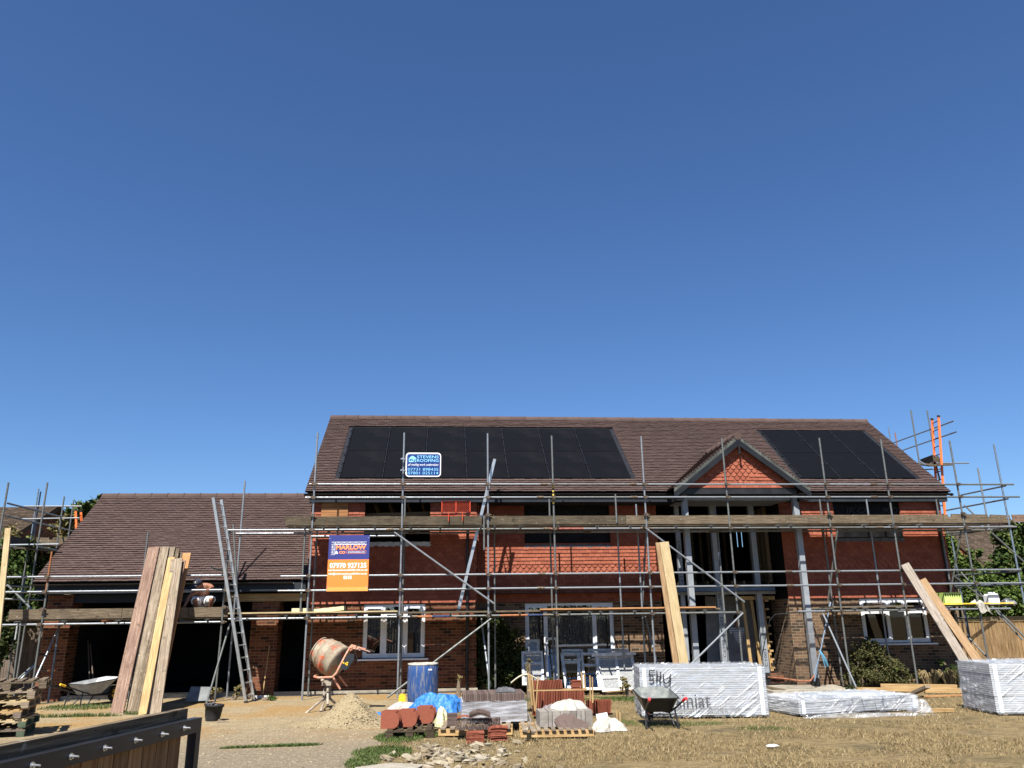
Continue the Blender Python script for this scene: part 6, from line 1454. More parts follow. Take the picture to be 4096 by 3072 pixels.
q = G(3420, 2790, zt2); lump('plastic_film', (q.x, q.y+.15, zt2+.02), 1.0, .5, .07, 'film_clear', 'loose clear film billowing on top of the low board pack', 'plastic film', 21, .25, 60, 30, 5)
q = G(3440, 2868); lump('plastic_film', (q.x, q.y+.02, 0.0), 1.15, .12, .07, 'film_clear', 'torn clear film along the foot of the low board pack', 'plastic film', 23, .3, 80, 20, 5)
q = G(3700, 2850); lump('plastic_film', (q.x-.02, q.y+.1, 0.0), .2, .18, .2, 'film_clear', 'flap of clear film at the right end of the low board pack', 'plastic film', 24, .5)
f0, b0 = G(3990, 2862), G(3858, 2832); f1 = f0+Vector(((f0-b0).y*-1, (f0-b0).x, 0)).normalized()*0
dv = (b0-f0); dep = dv.length; ux3 = Vector((dv.y, -dv.x, 0)).normalized()
if ux3.x < 0: ux3 = -ux3
f1 = f0+ux3*2.4; zt3 = P(3982, 2655, f0.y).z
pack('plasterboard_pack', f0, f1, zt3, dep, 'tall plasterboard pack in loose shiny film at the right picture edge', .05, film_='film_clear', amp=.014)
# ================================================================== WHEELBARROWS, BUCKET, LOOSE TIMBER
def barrow(loc, rz, label, traymat, framemat, gripmat, s=1.0, wheelmat='rubber', lift=0.0):
    "handles point to local -Y, wheel to +Y"
    t = thing('wheelbarrow', loc, label, 'wheelbarrow'); o = Vector(loc); cs, sn = math.cos(rz)*s, math.sin(rz)*s
    def T(x, y, z): return o+Vector((x*cs-y*sn, x*sn+y*cs, z*s+lift))
    # tray: rim and floor outlines, rear to front
    rim = [(-.27, -.42, .47), (.27, -.42, .47), (.32, -.36, .48), (.33, .36, .55), (.22, .50, .58), (-.22, .50, .58), (-.33, .36, .55), (-.32, -.36, .48)]
    flo = [(-.19, -.24, .24), (.19, -.24, .24), (.22, -.20, .24), (.20, .10, .25), (.14, .16, .26), (-.14, .16, .26), (-.20, .10, .25), (-.22, -.20, .24)]
    n = len(rim); b = MB()
    for k in range(n):
        j = (k+1) % n; b.poly([T(*rim[k]), T(*rim[j]), T(*flo[j]), T(*flo[k])])
    b.poly([T(*p) for p in flo])
    tr = b.build('tray', framemat if framemat == 'black' and traymat == 'traygrey' else traymat, t); b = MB()
    for k in range(n):
        j = (k+1) % n; a, c, d, e = [T(p[0]*.97, p[1]*.97, p[2]+.006) for p in (rim[k], rim[j], flo[j], flo[k])]; b.poly([c, a, e, d])
    b.poly([T(p[0]*.97, p[1]*.97, p[2]+.006) for p in reversed(flo)]); b.build('tray_inside', traymat, tr)
    b = MB(); b.path([T(*p) for p in rim]+[T(*rim[0])], .011*s, 6); b.build('tray_rim', framemat, tr)
    b = MB()
    for sd in (-1, 1):
        b.path([T(sd*.29, -.95, .50), T(sd*.25, -.45, .33), T(sd*.2, -.1, .22), T(sd*.07, .62, .20)], .017*s, 7)
        b.path([T(sd*.235, -.40, .30), T(sd*.27, -.46, .0), T(sd*.25, -.28, .0), T(sd*.2, -.10, .22)], .015*s, 7)
    b.tube(T(-.235, -.40, .22), T(.235, -.40, .22), .012*s, 6); b.tube(T(-.25, -.42, .1), T(0, -.30, .23), .01*s, 6); b.tube(T(.25, -.42, .1), T(0, -.30, .23), .01*s, 6)
    b.tube(T(-.12, .3, .22), T(-.1, .5, .36), .012, 6); b.tube(T(.12, .3, .22), T(.1, .5, .36), .012, 6)
    b.build('frame', framemat, t)
    for sd in (-1, 1):
        b = MB(); b.tube(T(sd*.298, -1.02, .52), T(sd*.28, -.88, .475), .024*s, 8); b.build('handle_grip', gripmat, t)
    b = MB(); pr = []
    for k in range(25):
        a = 2*math.pi*k/24; pr.append((math.cos(a), math.sin(a)))
    for (c0, s0_), (c1, s1_) in zip(pr, pr[1:]): b.tube(T(0, .62+.15*c0, .2+.15*s0_), T(0, .62+.15*c1, .2+.15*s1_), .042*s, 8, cap=False)
    wl = b.build('wheel', wheelmat, t); b = MB(); b.tube(T(-.03, .62, .2), T(.03, .62, .2), .11*s, 14); b.tube(T(-.09, .62, .2), T(.09, .62, .2), .012, 6); b.build('rim', gripmat, wl)
    return t
M['traygrey'] = noisy('scuffed_grey_tray', (.10, .11, .11), (.20, .21, .19), 9, .55); M['redgrip'] = mkcol('red_grip', (.62, .02, .03), .4); M['traylight'] = noisy('light_grey_tray', (.28, .29, .29), (.40, .41, .41), 7, .5)
M['tanplastic'] = noisy('dusty_tan_tub', (.12, .10, .07), (.20, .165, .11), 7, .8); M['tray2'] = noisy('grey_green_tray', (.12, .13, .13), (.17, .18, .18), 6, .6)
q = G(2640, 2905); barrow((q.x-.02, q.y+.1, 0), -.06, 'black wheelbarrow with red grips standing in front of the tall board pack', 'traygrey', 'black', 'redgrip', .98)
q = G(335, 2822); barrow((q.x+.1, q.y+.1, 0), -.55, 'light grey wheelbarrow with yellow grips outside the garage door', 'traylight', 'black', 'yellow', 1.0)
q = G(430, 2790); lump('tub', (q.x+.05, q.y+.3, 0), .42, .3, .36, 'tanplastic', 'overturned dusty tan tub behind the light grey wheelbarrow', 'tub', 31, .02)
a, c, d, e = P(742, 2806, 19.9), P(838, 2802, 19.9), P(842, 2748, 20.15), P(764, 2746, 20.15)
b = MB(); b.prism([a, c, d, e], (0, .02, 0)); single(b, 'mixing_board', M['tray2'], tuple(a), 'grey trapezoid plastic tray propped in the garage doorway', 'tray')
q = G(848, 2886); bk = thing('bucket', tuple(q), 'black rubber bucket with wire handle standing on the driveway', 'bucket')
b = MB(); b.lathe([(0, .115), (.3, .14), (.85, .16), (.86, .175), (1, .178), (1, .16), (.1, .11)], q, q+Vector((.02, 0, .30)), 22, cap=False); b.lathe([(.08, .115), (.09, .0)], q, q+Vector((0, 0, .3)), 14, cap=False); b.build('body', 'rubber', bk)
b = MB(); b.path([q+Vector((-.17, 0, .29)), q+Vector((-.14, -.05, .36)), q+Vector((-.02, -.09, .345)), q+Vector((.1, -.07, .31)), q+Vector((.17, 0, .28))], .005, 5); b.build('handle', 'coupler', bk)
b = MB(); c_ = q+Vector((-.01, 0, .27)); 
for k in range(7): b.ball(c_+Vector((R.uniform(-.09, .09), R.uniform(-.08, .08), R.uniform(0, .05))), R.uniform(.03, .05), 4, 6, (1, 1, .7), .4)
b.build('contents', 'darkcloth', bk)
# timber lying about
def timber(a, c, w_, h, mat, lb, name='timber'):
    p, q_ = Vector(a), Vector(c); p.z += h/2; q_.z += h/2; b = MB(); b.bar(p, q_, w_, h, (0, 0, 1)); return single(b, name, M[mat], tuple(p), lb, 'timber', 'timber lying on the ground')
timber(G(3430, 2762), G(3850, 2768), .16, .07, 'pine', 'long yellow timber lying behind the low board pack')
timber(G(3524, 2756), G(3830, 2760), .1, .12, 'pine', 'upper yellow timber lying behind the low board pack')
timber(G(3655, 2778, .04), G(3712, 2752, .22), .11, .06, 'pine_grey', 'short brown offcut lying across the yellow timbers')
timber(G(3684, 2789), G(3855, 2784), .05, .03, 'pine_orange', 'thin orange batten between the two right board packs')
timber(G(3725, 2850), G(3812, 2846), .09, .06, 'pine', 'short yellow timber offcut at the right end of the low pack')
timber(G(3700, 2772), G(3850, 2772), .1, .05, 'pine', 'flat timber lying under the brown offcut')
timber(G(3060, 2750, .12), G(3155, 2770, .03), .2, .04, 'deck', 'grey board sloping down beside the tall board pack')
timber(G(3090, 2768), G(3170, 2772), .2, .07, 'pine', 'short pale timber block under the sloping grey board')
timber(G(2345, 2795), G(2400, 2800), .12, .03, 'pine', 'yellow batten on the grass right of the tile racks')
timber(G(2430, 2770, .05), G(2560, 2760, .04), .04, .03, 'pine', 'thin batten on the grass behind the tall board pack')
timber(G(155, 2850), G(262, 2828), .04, .02, 'pine', 'thin yellow batten lying beside the light grey wheelbarrow')
timber(G(600, 2785), G(960, 2772), .06, .03, 'pine_pale', 'pale batten lying across the garage doorway')
b = MB(); q = P(3082, 2775, 19.2); b.box(q.x-.02, q.x+1.3, 19.0, 19.4, 0, .08); single(b, 'concrete_step', M['concrete'], (q.x, 19.2, 0), 'low broken concrete slab under the loose boards by the porch', 'slab')
q = G(3090, 2993); b = MB(); b.poly([(q.x-.09, q.y, .03), (q.x-.02, q.y-.04, .025), (q.x+.1, q.y, .03), (q.x+.05, q.y+.06, .045), (q.x-.05, q.y+.06, .035)]); b.poly([(q.x-.09, q.y, .028), (q.x-.05, q.y+.06, .03), (q.x+.05, q.y+.06, .04), (q.x+.1, q.y, .025), (q.x-.02, q.y-.04, .02)])
single(b, 'litter', M['white'], tuple(q), 'small scrap of white paper on the dry grass', 'litter')
# broom and poles
b = MB(); b.tube(P(1078, 2582, W-.05), P(1051, 2776, W-.45), .014, 6); br = single(b, 'broom', M['pine'], tuple(P(1051, 2776, W-.45)), 'long handled broom leaning on the brick pier', 'broom')
q = P(1051, 2778, W-.45); b = MB(); b.box(q.x-.25, q.x+.2, q.y-.04, q.y+.04, .0, .06); b.build('broom_head', 'pvc_dirty', br)
for i, (a, c, lb) in enumerate((((352, 2563), (358, 2722), 'left tool handle standing in the dark garage'), ((361, 2577), (373, 2722), 'right tool handle standing in the dark garage'))):
    b = MB(); b.tube(P(*a, 22.6), P(*c, 22.2), .018, 6); single(b, 'tool_handle', M['timber_dark2'], tuple(P(*c, 22.2)), lb, 'tool')

# ================================================================== THINGS ON THE DECKS
b = MB(); x0, x1, z0, z1 = P(1768, 2005, 20.45).x, P(1880, 2005, 20.45).x, P(1800, 2074, 20.45).z, P(1800, 2005, 20.45).z; yy = 20.45
nx = 12; dx = (x1-x0)/nx; nz = 7; dzz = (z1-z0)/nz
for i in range(nx):
    for k in range(nz):
        b.bar((x0+i*dx, yy, z0+k*dzz), (x0+(i+1)*dx, yy, z0+(k+1)*dzz), .005, .005); b.bar((x0+(i+1)*dx, yy, z0+k*dzz), (x0+i*dx, yy, z0+(k+1)*dzz), .005, .005)
M['redplastic'] = mkcol('orange_red_plastic', (.42, .045, .018), .5)
grt = thing('brick_guard', (x0, yy, z0), 'orange red mesh guard panel standing behind the upper toe board', 'mesh panel')
b.build('mesh', 'redplastic', grt); b = MB()
for p, q in (((x0, z0), (x1, z0)), ((x0, z1), (x1, z1)), ((x0, z0), (x0, z1)), ((x1, z0), (x1, z1)), (((x0+x1)/2, z0), ((x0+x1)/2, z1))): b.bar((p[0], yy-.005, p[1]), (q[0], yy-.005, q[1]), .025, .025, (0, 1, 0))
b.box(x0, (x0+x1)/2, yy-.012, yy+.01, z0, z0+.13); b.bar(((x0+x1)/2, yy-.005, z0+.13), (x1, yy-.005, z0+.13), .02, .02)
b.bar((x0+.17, yy-.28, z0-.1), (x0+.17, yy-.28, z0+.1), .02, .02, (0, 1, 0)); b.bar((x1-.2, yy-.28, z0-.1), (x1-.2, yy-.28, z0+.1), .02, .02, (0, 1, 0)); b.build('frame', 'redplastic', grt)
dk = 1.966
def onD(px, py, y): q = P(px, py, y); return Vector((q.x, y, dk))
M['lime'] = noisy('lime_plastic', (.38, .52, .12), (.50, .62, .22), 6, .6)
a, c = onD(3782, 2416, 20.35), onD(3850, 2416, 20.35); zt_ = P(3800, 2370, 20.35).z; tt = thing('crate', tuple(a), 'lime green plastic crate with slots on the lower scaffold deck', 'crate')
b = MB(); hh = zt_-dk; Wd = c.x-a.x
b.box(a.x, c.x, 20.35, 20.37, dk, zt_-.11); b.box(a.x, c.x, 20.35, 20.37, zt_-.03, zt_)
for k in range(8): x = a.x+Wd*(.0+.93*k/7); b.box(x, x+Wd*.07, 20.351, 20.369, zt_-.11, zt_-.03)
b.box(a.x, a.x+.02, 20.37, 20.7, dk, zt_); b.box(c.x-.02, c.x, 20.37, 20.7, dk, zt_); b.box(a.x, c.x, 20.7, 20.72, dk, zt_); b.box(a.x+.02, c.x-.02, 20.37, 20.7, dk+.0, dk+.02); b.build('body', 'lime', tt)
b = MB(); b.box(a.x+.021, c.x-.021, 20.40, 20.42, dk+.02, zt_-.01); b.build('contents', 'blackhole', tt)  # thin near-black sheet set upright behind the slots
a, c = onD(3958, 2413, 20.4), onD(4001, 2413, 20.4); zt_ = P(3980, 2373, 20.4).z; tt = thing('jerrycan', tuple(a), 'white plastic jerrycan on the lower deck at far right', 'jerrycan')
b = MB(); b.prism([(a.x, 20.4, dk), (c.x, 20.4, dk), (c.x, 20.4, zt_-.05), (c.x-.03, 20.4, zt_-.01), (c.x-.12, 20.4, zt_), (a.x+.03, 20.4, zt_-.02), (a.x, 20.4, zt_-.05)], (0, .2, 0)); b.build('body', 'whiteplastic', tt)
b = MB(); b.bar((a.x+.08, 20.5, zt_+.02), (a.x+.2, 20.5, zt_+.02), .02, .02); b.tube((c.x-.05, 20.5, zt_-.02), (c.x-.05, 20.5, zt_+.03), .022, 8); b.build('cap', 'whiteplastic', tt)
q = onD(3920, 2420, 20.2); lump('cloth', (q.x, q.y+.1, dk+.0), .16, .15, .12, 'sheet', 'white rag draped over the lower deck edge at right', 'cloth', 41, .4)
b = MB(); b.grid(lambda u, v: P(3900+50*u+v*22, 2412+6*math.sin(u*8)+v*36+u*4, 20.10+.03*math.sin(u*20+v*4)), 14, 8); single(b, 'cloth', M['sheet'], tuple(q), 'hanging end of the white rag in front of the right ledger', 'cloth')
q = onD(4030, 2410, 20.5); lump('plastic_film', (q.x, q.y, dk), .2, .15, .16, 'film_clear', 'clear plastic bag beside the white jerrycan on the deck', 'plastic film', 43, .4)
b = MB(); b.bar((onD(3762, 2416, 20.24).x, 20.235, 1.99), (onD(4053, 2416, 20.24).x, 20.235, 1.99), .05, .03); single(b, 'yellow_batten', M['yellow'], (P(3762, 2416, 20.24).x, 20.235, 1.975), 'long bright yellow batten along the lower deck edge at right', 'batten')
q = onD(3506, 2424, 20.5); slab_stack('slate_stack', (q.x, 20.4, dk), 5, .28, .25, .014, 'brntile_stack', 'small stack of dark slates on the lower deck by the right window', jit=.02)
a, c = onD(1166, 2452, 20.35), onD(1232, 2452, 20.35); zt_ = P(1190, 2434, 20.35).z; tt = thing('insulation_board', tuple(a), 'short yellow foam board block with foil top on the deck', 'insulation board', 'foam boards on the deck')
b = MB(); b.box(a.x, c.x, 20.35, 20.95, dk+.002, zt_); b.build('foam', 'insul', tt); b = MB(); b.box(a.x, c.x, 20.35, 20.95, zt_+.001, zt_+.006); b.build('foil_facing', 'foil', tt)
tt = thing('insulation_board', tuple(onD(1262, 2450, 20.35)), 'long yellow foam board tilted up at one end beside an upright', 'insulation board', 'foam boards on the deck')
b = MB(); b.bar(P(1262, 2446, 20.45), P(1380, 2433, 20.45), .5, .09); b.build('foam', 'insul', tt); b = MB(); b.bar(P(1262, 2446, 20.45)+Vector((0, 0, .048)), P(1380, 2433, 20.45)+Vector((0, 0, .048)), .5, .005); b.build('foil_facing', 'foil', tt)
b = MB(); b.bar((P(913, 2463, 20.22).x, 20.21, 1.985), (P(1590, 2450, 20.22).x, 20.21, 1.985), .06, .032); single(b, 'batten', M['pine_pale'], (P(913, 2463, 20.22).x, 20.21, 1.97), 'long pale new batten along the lower deck edge at left', 'batten')
b = MB(); b.bar((P(2160, 2440, 20.22).x, 20.21, 1.985), (P(2862, 2435, 20.22).x, 20.21, 1.985), .06, .034); single(b, 'batten', M['pine_orange'], (P(2160, 2440, 20.22).x, 20.21, 1.97), 'long orange pink batten along the middle of the lower deck', 'batten')
# wire mesh panel with bent tube frame beside the porch
mf = thing('mesh_fence_panel', tuple(P(3160, 2730, 20.3)), 'wire mesh panel with rusty lower tube beside the porch posts', 'mesh panel')
F4 = lambda x, y: (2900+x/3.456, 2300+y/3.456)
b = MB(); b.path([P(*F4(1462, 375), 20.6), P(*F4(1330, 1000), 20.4), P(*F4(1235, 1390), 20.25)], .02, 8); b.build('frame_upright', 'tube_blue', mf)
M['rust'] = noisy('rusty_tube', (.16, .06, .03), (.32, .14, .08), 14, .7)
b = MB(); b.path([P(*F4(1235, 1390), 20.25), P(*F4(1180, 1465), 20.2), P(*F4(1040, 1465), 20.2), P(*F4(800, 1430), 20.3), P(*F4(590, 1410), 20.4)], .02, 8); b.build('bottom_tube', 'rust', mf)
b = MB()
for k in range(58):
    u = k/57; lo = P(*F4(600+600*u, 1412+55*min(1, u*1.6)), 20.35-.1*u); hi = P(*F4(840+560*u if u > .1 else 840, 560+200*(1-u)*0-60*u), 20.6)
    b.tube(lo, hi, .0016, 3, cap=False)
for v in (.1, .25, .4, .55, .7, .85):
    b.tube(P(*F4(600+240*v, 1412-850*v), 20.36+.24*v), P(*F4(1200+200*v, 1465-960*v), 20.25+.35*v), .0018, 3, cap=False)
b.build('wires', 'coupler', mf)
b = MB()
for k in range(9):
    x = R.uniform(-.04, .04); p = P(3277+R.uniform(-3, 3), 2600, 20.35); b.path([p, p+Vector((.05+x*.5, -.02, -.1)), p+Vector((.11+x, -.02, -.22-R.random()*.08)), p+Vector((.14+x, 0, -.34-R.random()*.12))], .005, 4)
M['rope'] = mkcol('blue_rope', (.12, .32, .46)); single(b, 'rope', M['rope'], tuple(P(3277, 2600, 20.35)), 'frayed bunch of light blue rope tied to the mesh panel tube', 'rope')

# ================================================================== PALLET STACK AT LEFT
C0, C1 = G(93, 2950), G(188, 2892); dirr = math.atan2(C1.y-C0.y, C1.x-C0.x)
M['palgreen'] = noisy('green_painted_pallet', (.05, .075, .05), (.10, .12, .08), 8, .8)
lay = [(0, .0, ('timber_dark2', 'palgreen')), (.0, -.10, ('pine_pale', 'palgreen')), (-.05, -.12, ('pine', 'timber_dark2')), (-.0, -.05, ('pine_pale', 'pine_grey')), (.04, .1, ('pine_grey', 'pine_grey')), (.12, .16, ('deck', 'deck'))]
lbs = ['bottom pallet of the stack with green base, sticking out to the right', 'second pallet from the bottom, green painted side', 'third pallet from the bottom with bright new slats', 'fourth pallet from the bottom with pale slats', 'second pallet from the top, weathered grey', 'topmost weathered pallet of the stack at the left edge']
for i, (ox, rot, ms) in enumerate(lay):
    a = dirr+rot*.5-math.pi/2; base = Vector((C0.x, C0.y, 0))+Vector((ox*1.5, ox, 0)); w_ = 1.15
    o = base-Vector((math.cos(a), math.sin(a), 0))*w_+Vector((math.cos(dirr), math.sin(dirr), 0))*R.uniform(0, .07)
    pallet((o.x, o.y, .001+i*.147), a, w_, .95, lbs[i], ms, 7, group='stack of mixed pallets')

# ================================================================== GATE IN THE FOREGROUND
zt = 1.245; g1, g0 = G(809, 2869, zt), G(-190, 3098, zt); gd = (g0-g1); gd.z = 0; gL = gd.length; gd.normalize(); gn = Vector((gd.y, -gd.x, 0))
if gn.y > 0: gn = -gn
gate = thing('gate', (g1.x, g1.y, 0), 'black metal gate frame with vertical timber boards and row of bolts', 'gate')
M['gateblack'] = noisy('gate_black_paint', (.014, .015, .02), (.022, .023, .03), 4, .33)
def gq(a, d, z): q = g1+gd*a-gn*d; return Vector((q.x, q.y, z))
b = MB()
def gbx(a0, a1, d0, d1, z0, z1): b.hexa([gq(a0, d0, z0), gq(a1, d0, z0), gq(a1, d1, z0), gq(a0, d1, z0), gq(a0, d0, z1), gq(a1, d0, z1), gq(a1, d1, z1), gq(a0, d1, z1)])
gbx(.0, gL, 0, .05, zt-.07, zt); gbx(0, .045, 0.001, .05, .05, zt-.07); gbx(0.045, gL, 0, .05, .08, .14)
b.build('frame', 'gateblack', gate)
b = MB(); b.bar(gq(.06, .075, zt+.008), gq(gL, .075, zt+.008), .045, .085); b.build('top_rail', 'deck', gate)
b = MB(); a = .10
while a < gL:
    b.bar(gq(a+.055, .065, .06), gq(a+.055, .065, zt-.045), .105, .022, gn); a += .113
b.build('boards', 'fencedark', gate)
bolt0 = None
bpx = [(735, 2912), (647, 2937), (540, 2961), (417, 2992), (282, 3026), (126, 3062)]
for px, py in bpx:
    r = _ray(px, py); o = Vector((0, 0, CH)); t_ = (g1-o).dot(gn)/r.dot(gn); q = o+r*t_
    if bolt0 is None:
        b = MB(); b.tube(q, q+gn*.004, .0135, 14); b.tube(q+gn*.004, q+gn*.013, .0095, 6); b.tube(q+gn*.013, q+gn*.036, .005, 8); o_ = b.build('bolt', 'chrome', gate); bolt0 = (o_, q)
    else: c = bolt0[0].copy(); COL.objects.link(c); c.location = q-bolt0[1]

# ================================================================== FENCES
def close_fence(name, p0, p1, z1, mat, label, z0=0, step=.1, post=True, gap=0.008, zcap=True):
    p0, p1 = Vector(p0), Vector(p1); d = p1-p0; L = d.length; d.normalize(); n = Vector((-d.y, d.x, 0)); t = thing(name, tuple(p0), label, 'fence')
    b = MB(); k = 0
    while k*step < L:
        a = p0+d*(k*step+step/2); off = n*(.006*(k % 2)); b.bar(a+off+Vector((0, 0, z0)), a+off+Vector((0, 0, z1+R.uniform(-.008, .008))), step-gap, .016, n); k += 1
    b.build('boards', mat, t)
    if zcap: b = MB(); b.bar(p0+Vector((0, 0, z1+.02)), p1+Vector((0, 0, z1+.02)), .06, .03); b.build('capping', mat, t)
    return t
fz = P(3980, 2487, 27).z
close_fence('fence', (P(3805, 2487, 27.6).x, 27.6, 0), (P(4110, 2487, 26).x+2, 25.6, 0), fz, 'fencewood', 'tall new closeboard timber fence beyond the right gable end')
b = MB(); q = P(4085, 2480, 26.6); b.box(q.x, q.x+.12, 26.35, 26.47, 0, fz+.1); single(b, 'fence_post', M['fencewood'], (q.x, 26.4, 0), 'timber post at the right end of the closeboard fence', 'fence post')
close_fence('fence', (-16.5, 23.6, 0), (-10.6, 24.8, 0), 1.75, 'timber_dark2', 'timber fence left of the garage, coloured dark to give its shade', step=.11)  # dark wood colour stands in for the shade under the hedge
close_fence('fence', (-9, -5.5, 0), (14, -6.5, 0), 1.9, 'fencegrey', 'silvered paling fence seen mirrored in the window panes', step=.16, gap=.03)
b = MB()
for k in range(7): b.tube((P(3825, 2470, 26.9).x, 26.9, fz+.03+k*.022), (P(4110, 2470, 26.9).x+1, 26.9, fz+.03+k*.022), .006, 4)
single(b, 'fence_trellis', M['timber_dark'], (P(3825, 2470, 26.9).x, 26.9, fz), 'low wire trellis along the top of the right fence', 'trellis')

# ================================================================== NEIGHBOURING HOUSES
nh = thing('neighbour_house', tuple(P(3900, 2500, 40)*Vector((1, 1, 0)) if False else (P(3900, 2500, 40).x, 40, 0)), 'neighbouring house behind the right fence with old brown tiled roof', 'house')
def quadtiles(mb, A_, B_, C_, D_, rows, tw, lift=.03):
    "A,B eave left/right; D,C ridge left/right"
    A_, B_, C_, D_ = map(Vector, (A_, B_, C_, D_)); V = (D_-A_); sl = V.length; V.normalize(); U = (B_-A_); ul = U.length; U.normalize(); tiles(mb, A_, U, V, U.cross(V).normalized() if U.cross(V).y < 0 or True else None, ul, sl, g=sl/rows, tw=tw, lift=lift, th=.03, jit=.012)
ra_, rb_ = P(3700, 2108, 44), P(4250, 2106, 44); ea, eb = P(3700, 2345, 38), P(4300, 2345, 38); ea.x = ra_.x; eb.x = rb_.x
b = MB(); quadtiles(b, ea, eb, rb_, ra_, 46, .2); b.build('roof', 'rtile_old', nh)
b = MB(); b.poly([ea+Vector((0, .2, 0)), eb+Vector((0, .2, 0)), Vector((eb.x, eb.y+.2, -.2)), Vector((ea.x, ea.y+.2, -.2))]); b.build('wall', 'brick', nh)
ap, fr_, fl_ = P(3745, 2100, 36.5), P(3925, 2274, 36.5), P(3560, 2274, 36.5)
b = MB(); hgt = ap.z-fr_.z
tiles(b, (fl_.x, 36.5, fr_.z-1.5), X3, Z3, YN, fr_.x-fl_.x, hgt+1.5, g=.12, tw=.18, skip=lambda u, v: (v-1.5) > hgt*(1-abs(u-(fr_.x-fl_.x)/2)/((fr_.x-fl_.x)/2)) if v > 1.5 else False)
b.build('gable_tiles', 'wtile', nh)
b = MB()
for s_, f_ in ((1, fr_), (-1, fl_)): b.bar(ap+Vector((0, -.1, .05)), f_+Vector((s_*.25, -.1, -.1)), .06, .2, (0, 0, 1)); b.hexa([ap+Vector((0, -.15, .1)), f_+Vector((s_*.3, -.15, -.05)), f_+Vector((s_*.3, 5, -.05)), ap+Vector((0, 5, .1)), ap+Vector((0, -.15, .2)), f_+Vector((s_*.3, -.15, .05)), f_+Vector((s_*.3, 5, .05)), ap+Vector((0, 5, .2))])
b.build('gable_roof', 'rtile_old', nh)
b = MB(); b.box(fl_.x, fr_.x, 36.6, 38, -.2, fr_.z-1.5); b.build('wall', 'brick', nh)
nl = thing('neighbour_house', (P(100, 2500, 36).x, 36, 0), 'neighbouring house at far left with old mossy brown roof and dark gable', 'house')
ap = P(238, 2031, 37); A_ = P(158, 2163, 33.2); C_ = P(282, 2165, 41)
rl = P(-250, 2026, 37); rl.z = ap.z; el = Vector((rl.x, A_.y, A_.z)); A_.z = A_.z
gxn = ap.x
b = MB(); quadtiles(b, Vector((rl.x, 33.2, A_.z)), Vector((gxn, 33.2, A_.z)), Vector((gxn, 37, ap.z)), Vector((rl.x, 37, ap.z)), 40, .2); b.build('roof', 'rtile_old', nl)
b = MB(); b.poly([(gxn-.15, 33.4, -.2), (gxn-.15, 41, -.2), (gxn-.15, 41, A_.z), (gxn-.15, 37, ap.z-.1), (gxn-.15, 33.4, A_.z)]); b.poly([(rl.x, 33.5, -.2), (gxn-.16, 33.5, -.2), (gxn-.16, 33.5, A_.z), (rl.x, 33.5, A_.z)]); b.build('wall', 'brick', nl)
b = MB(); b.bar((gxn, 33.2, A_.z), (gxn, 37, ap.z), .05, .22); b.bar((gxn, 37, ap.z), (gxn, 41, A_.z), .05, .22); b.poly([(rl.x, 37.1, ap.z), (gxn, 37.1, ap.z), (gxn, 41, A_.z), (rl.x, 41, A_.z)]); b.build('verge_board', 'timber_dark', nl)

# ================================================================== TREES, HEDGES, SHRUBS
def crown_mb(blobs, n, size, seed, aspect=1.6, hollow=.55):
    rs_ = random.Random(seed); vs = []; fs = []; tot = sum(r[0]*r[2] for _, r in blobs)
    for c, r in blobs:
        c = Vector(c); m = int(n*r[0]*r[2]/tot)
        cl = [Vector((rs_.gauss(0, 1), rs_.gauss(0, 1), rs_.gauss(0, 1))).normalized()*rs_.uniform(hollow, 1.0) for _ in range(max(6, m//45))]
        for k in range(m):
            p = rs_.choice(cl)+Vector((rs_.gauss(0, .13), rs_.gauss(0, .13), rs_.gauss(0, .13)))
            q = c+Vector((p.x*r[0], p.y*r[1], p.z*r[2]))
            if q.z < .02: continue
            a = Vector((rs_.gauss(0, 1), rs_.gauss(0, 1), rs_.gauss(0, .7))).normalized(); bb = a.cross(Vector((rs_.gauss(0, 1), rs_.gauss(0, 1), rs_.gauss(0, 1)))).normalized()
            s = size*rs_.uniform(.6, 1.3); o = len(vs); vs += [q, q+a*s*aspect*.5+bb*s*.5, q+a*s*aspect, q+a*s*aspect*.5-bb*s*.5]; fs.append((o, o+1, o+2, o+3))
    return vs, fs
def plant(name, loc, blobs, n, size, mat, label, cat, seed, trunk=None, aspect=1.6, group=None, part='foliage', hollow=.55):
    t = thing(name, loc, label, cat, group); vs, fs = crown_mb(blobs, n, size, seed, aspect, hollow); me = bpy.data.meshes.new(part); off = Vector(loc)
    me.from_pydata([tuple(v-off) for v in vs], [], fs); me.materials.append(M[mat]); o = bpy.data.objects.new(part, me); COL.objects.link(o); o.parent = t
    b = MB()
    for a, c, r0, r1 in (trunk or [((loc[0], loc[1], -.05), tuple(Vector(blobs[0][0])), .03, .01)]): b.tube(a, c, r0, 6, r2=r1)
    b.build('trunk' if cat == 'tree' else 'stem', 'bark', t); return t
def px_blob(px, py, y, rx, rz, ry=None):
    c = P(px, py, y); s = y/3159; return (tuple(c), (rx*s, (ry or rx*s), rz*s))
def ground_at(px, y): q = P(px, 2400, y); return (q.x, y, 0)
def tree(pxs, y, n, size, mat, label, seed, group='trees beyond the houses'):
    bl = [px_blob(px, py, y+R.uniform(-1, 1), rx, rz) for px, py, rx, rz in pxs]; g = ground_at(pxs[0][0], y); c0 = bl[0][0]
    tr = [(g, (c0[0], y, c0[2]*.6), .22, .15)]+[((c0[0], y, c0[2]*.6), b_[0], .1, .03) for b_ in bl]
    plant('tree', g, bl, n, size, mat, label, 'tree', seed, tr)
tree([(340, 2080, 70, 62), (390, 2040, 50, 40), (300, 2130, 60, 50), (420, 2080, 60, 60)], 40, 4500, .22, 'leaf', 'green tree rising behind the garage verge at left', 51)
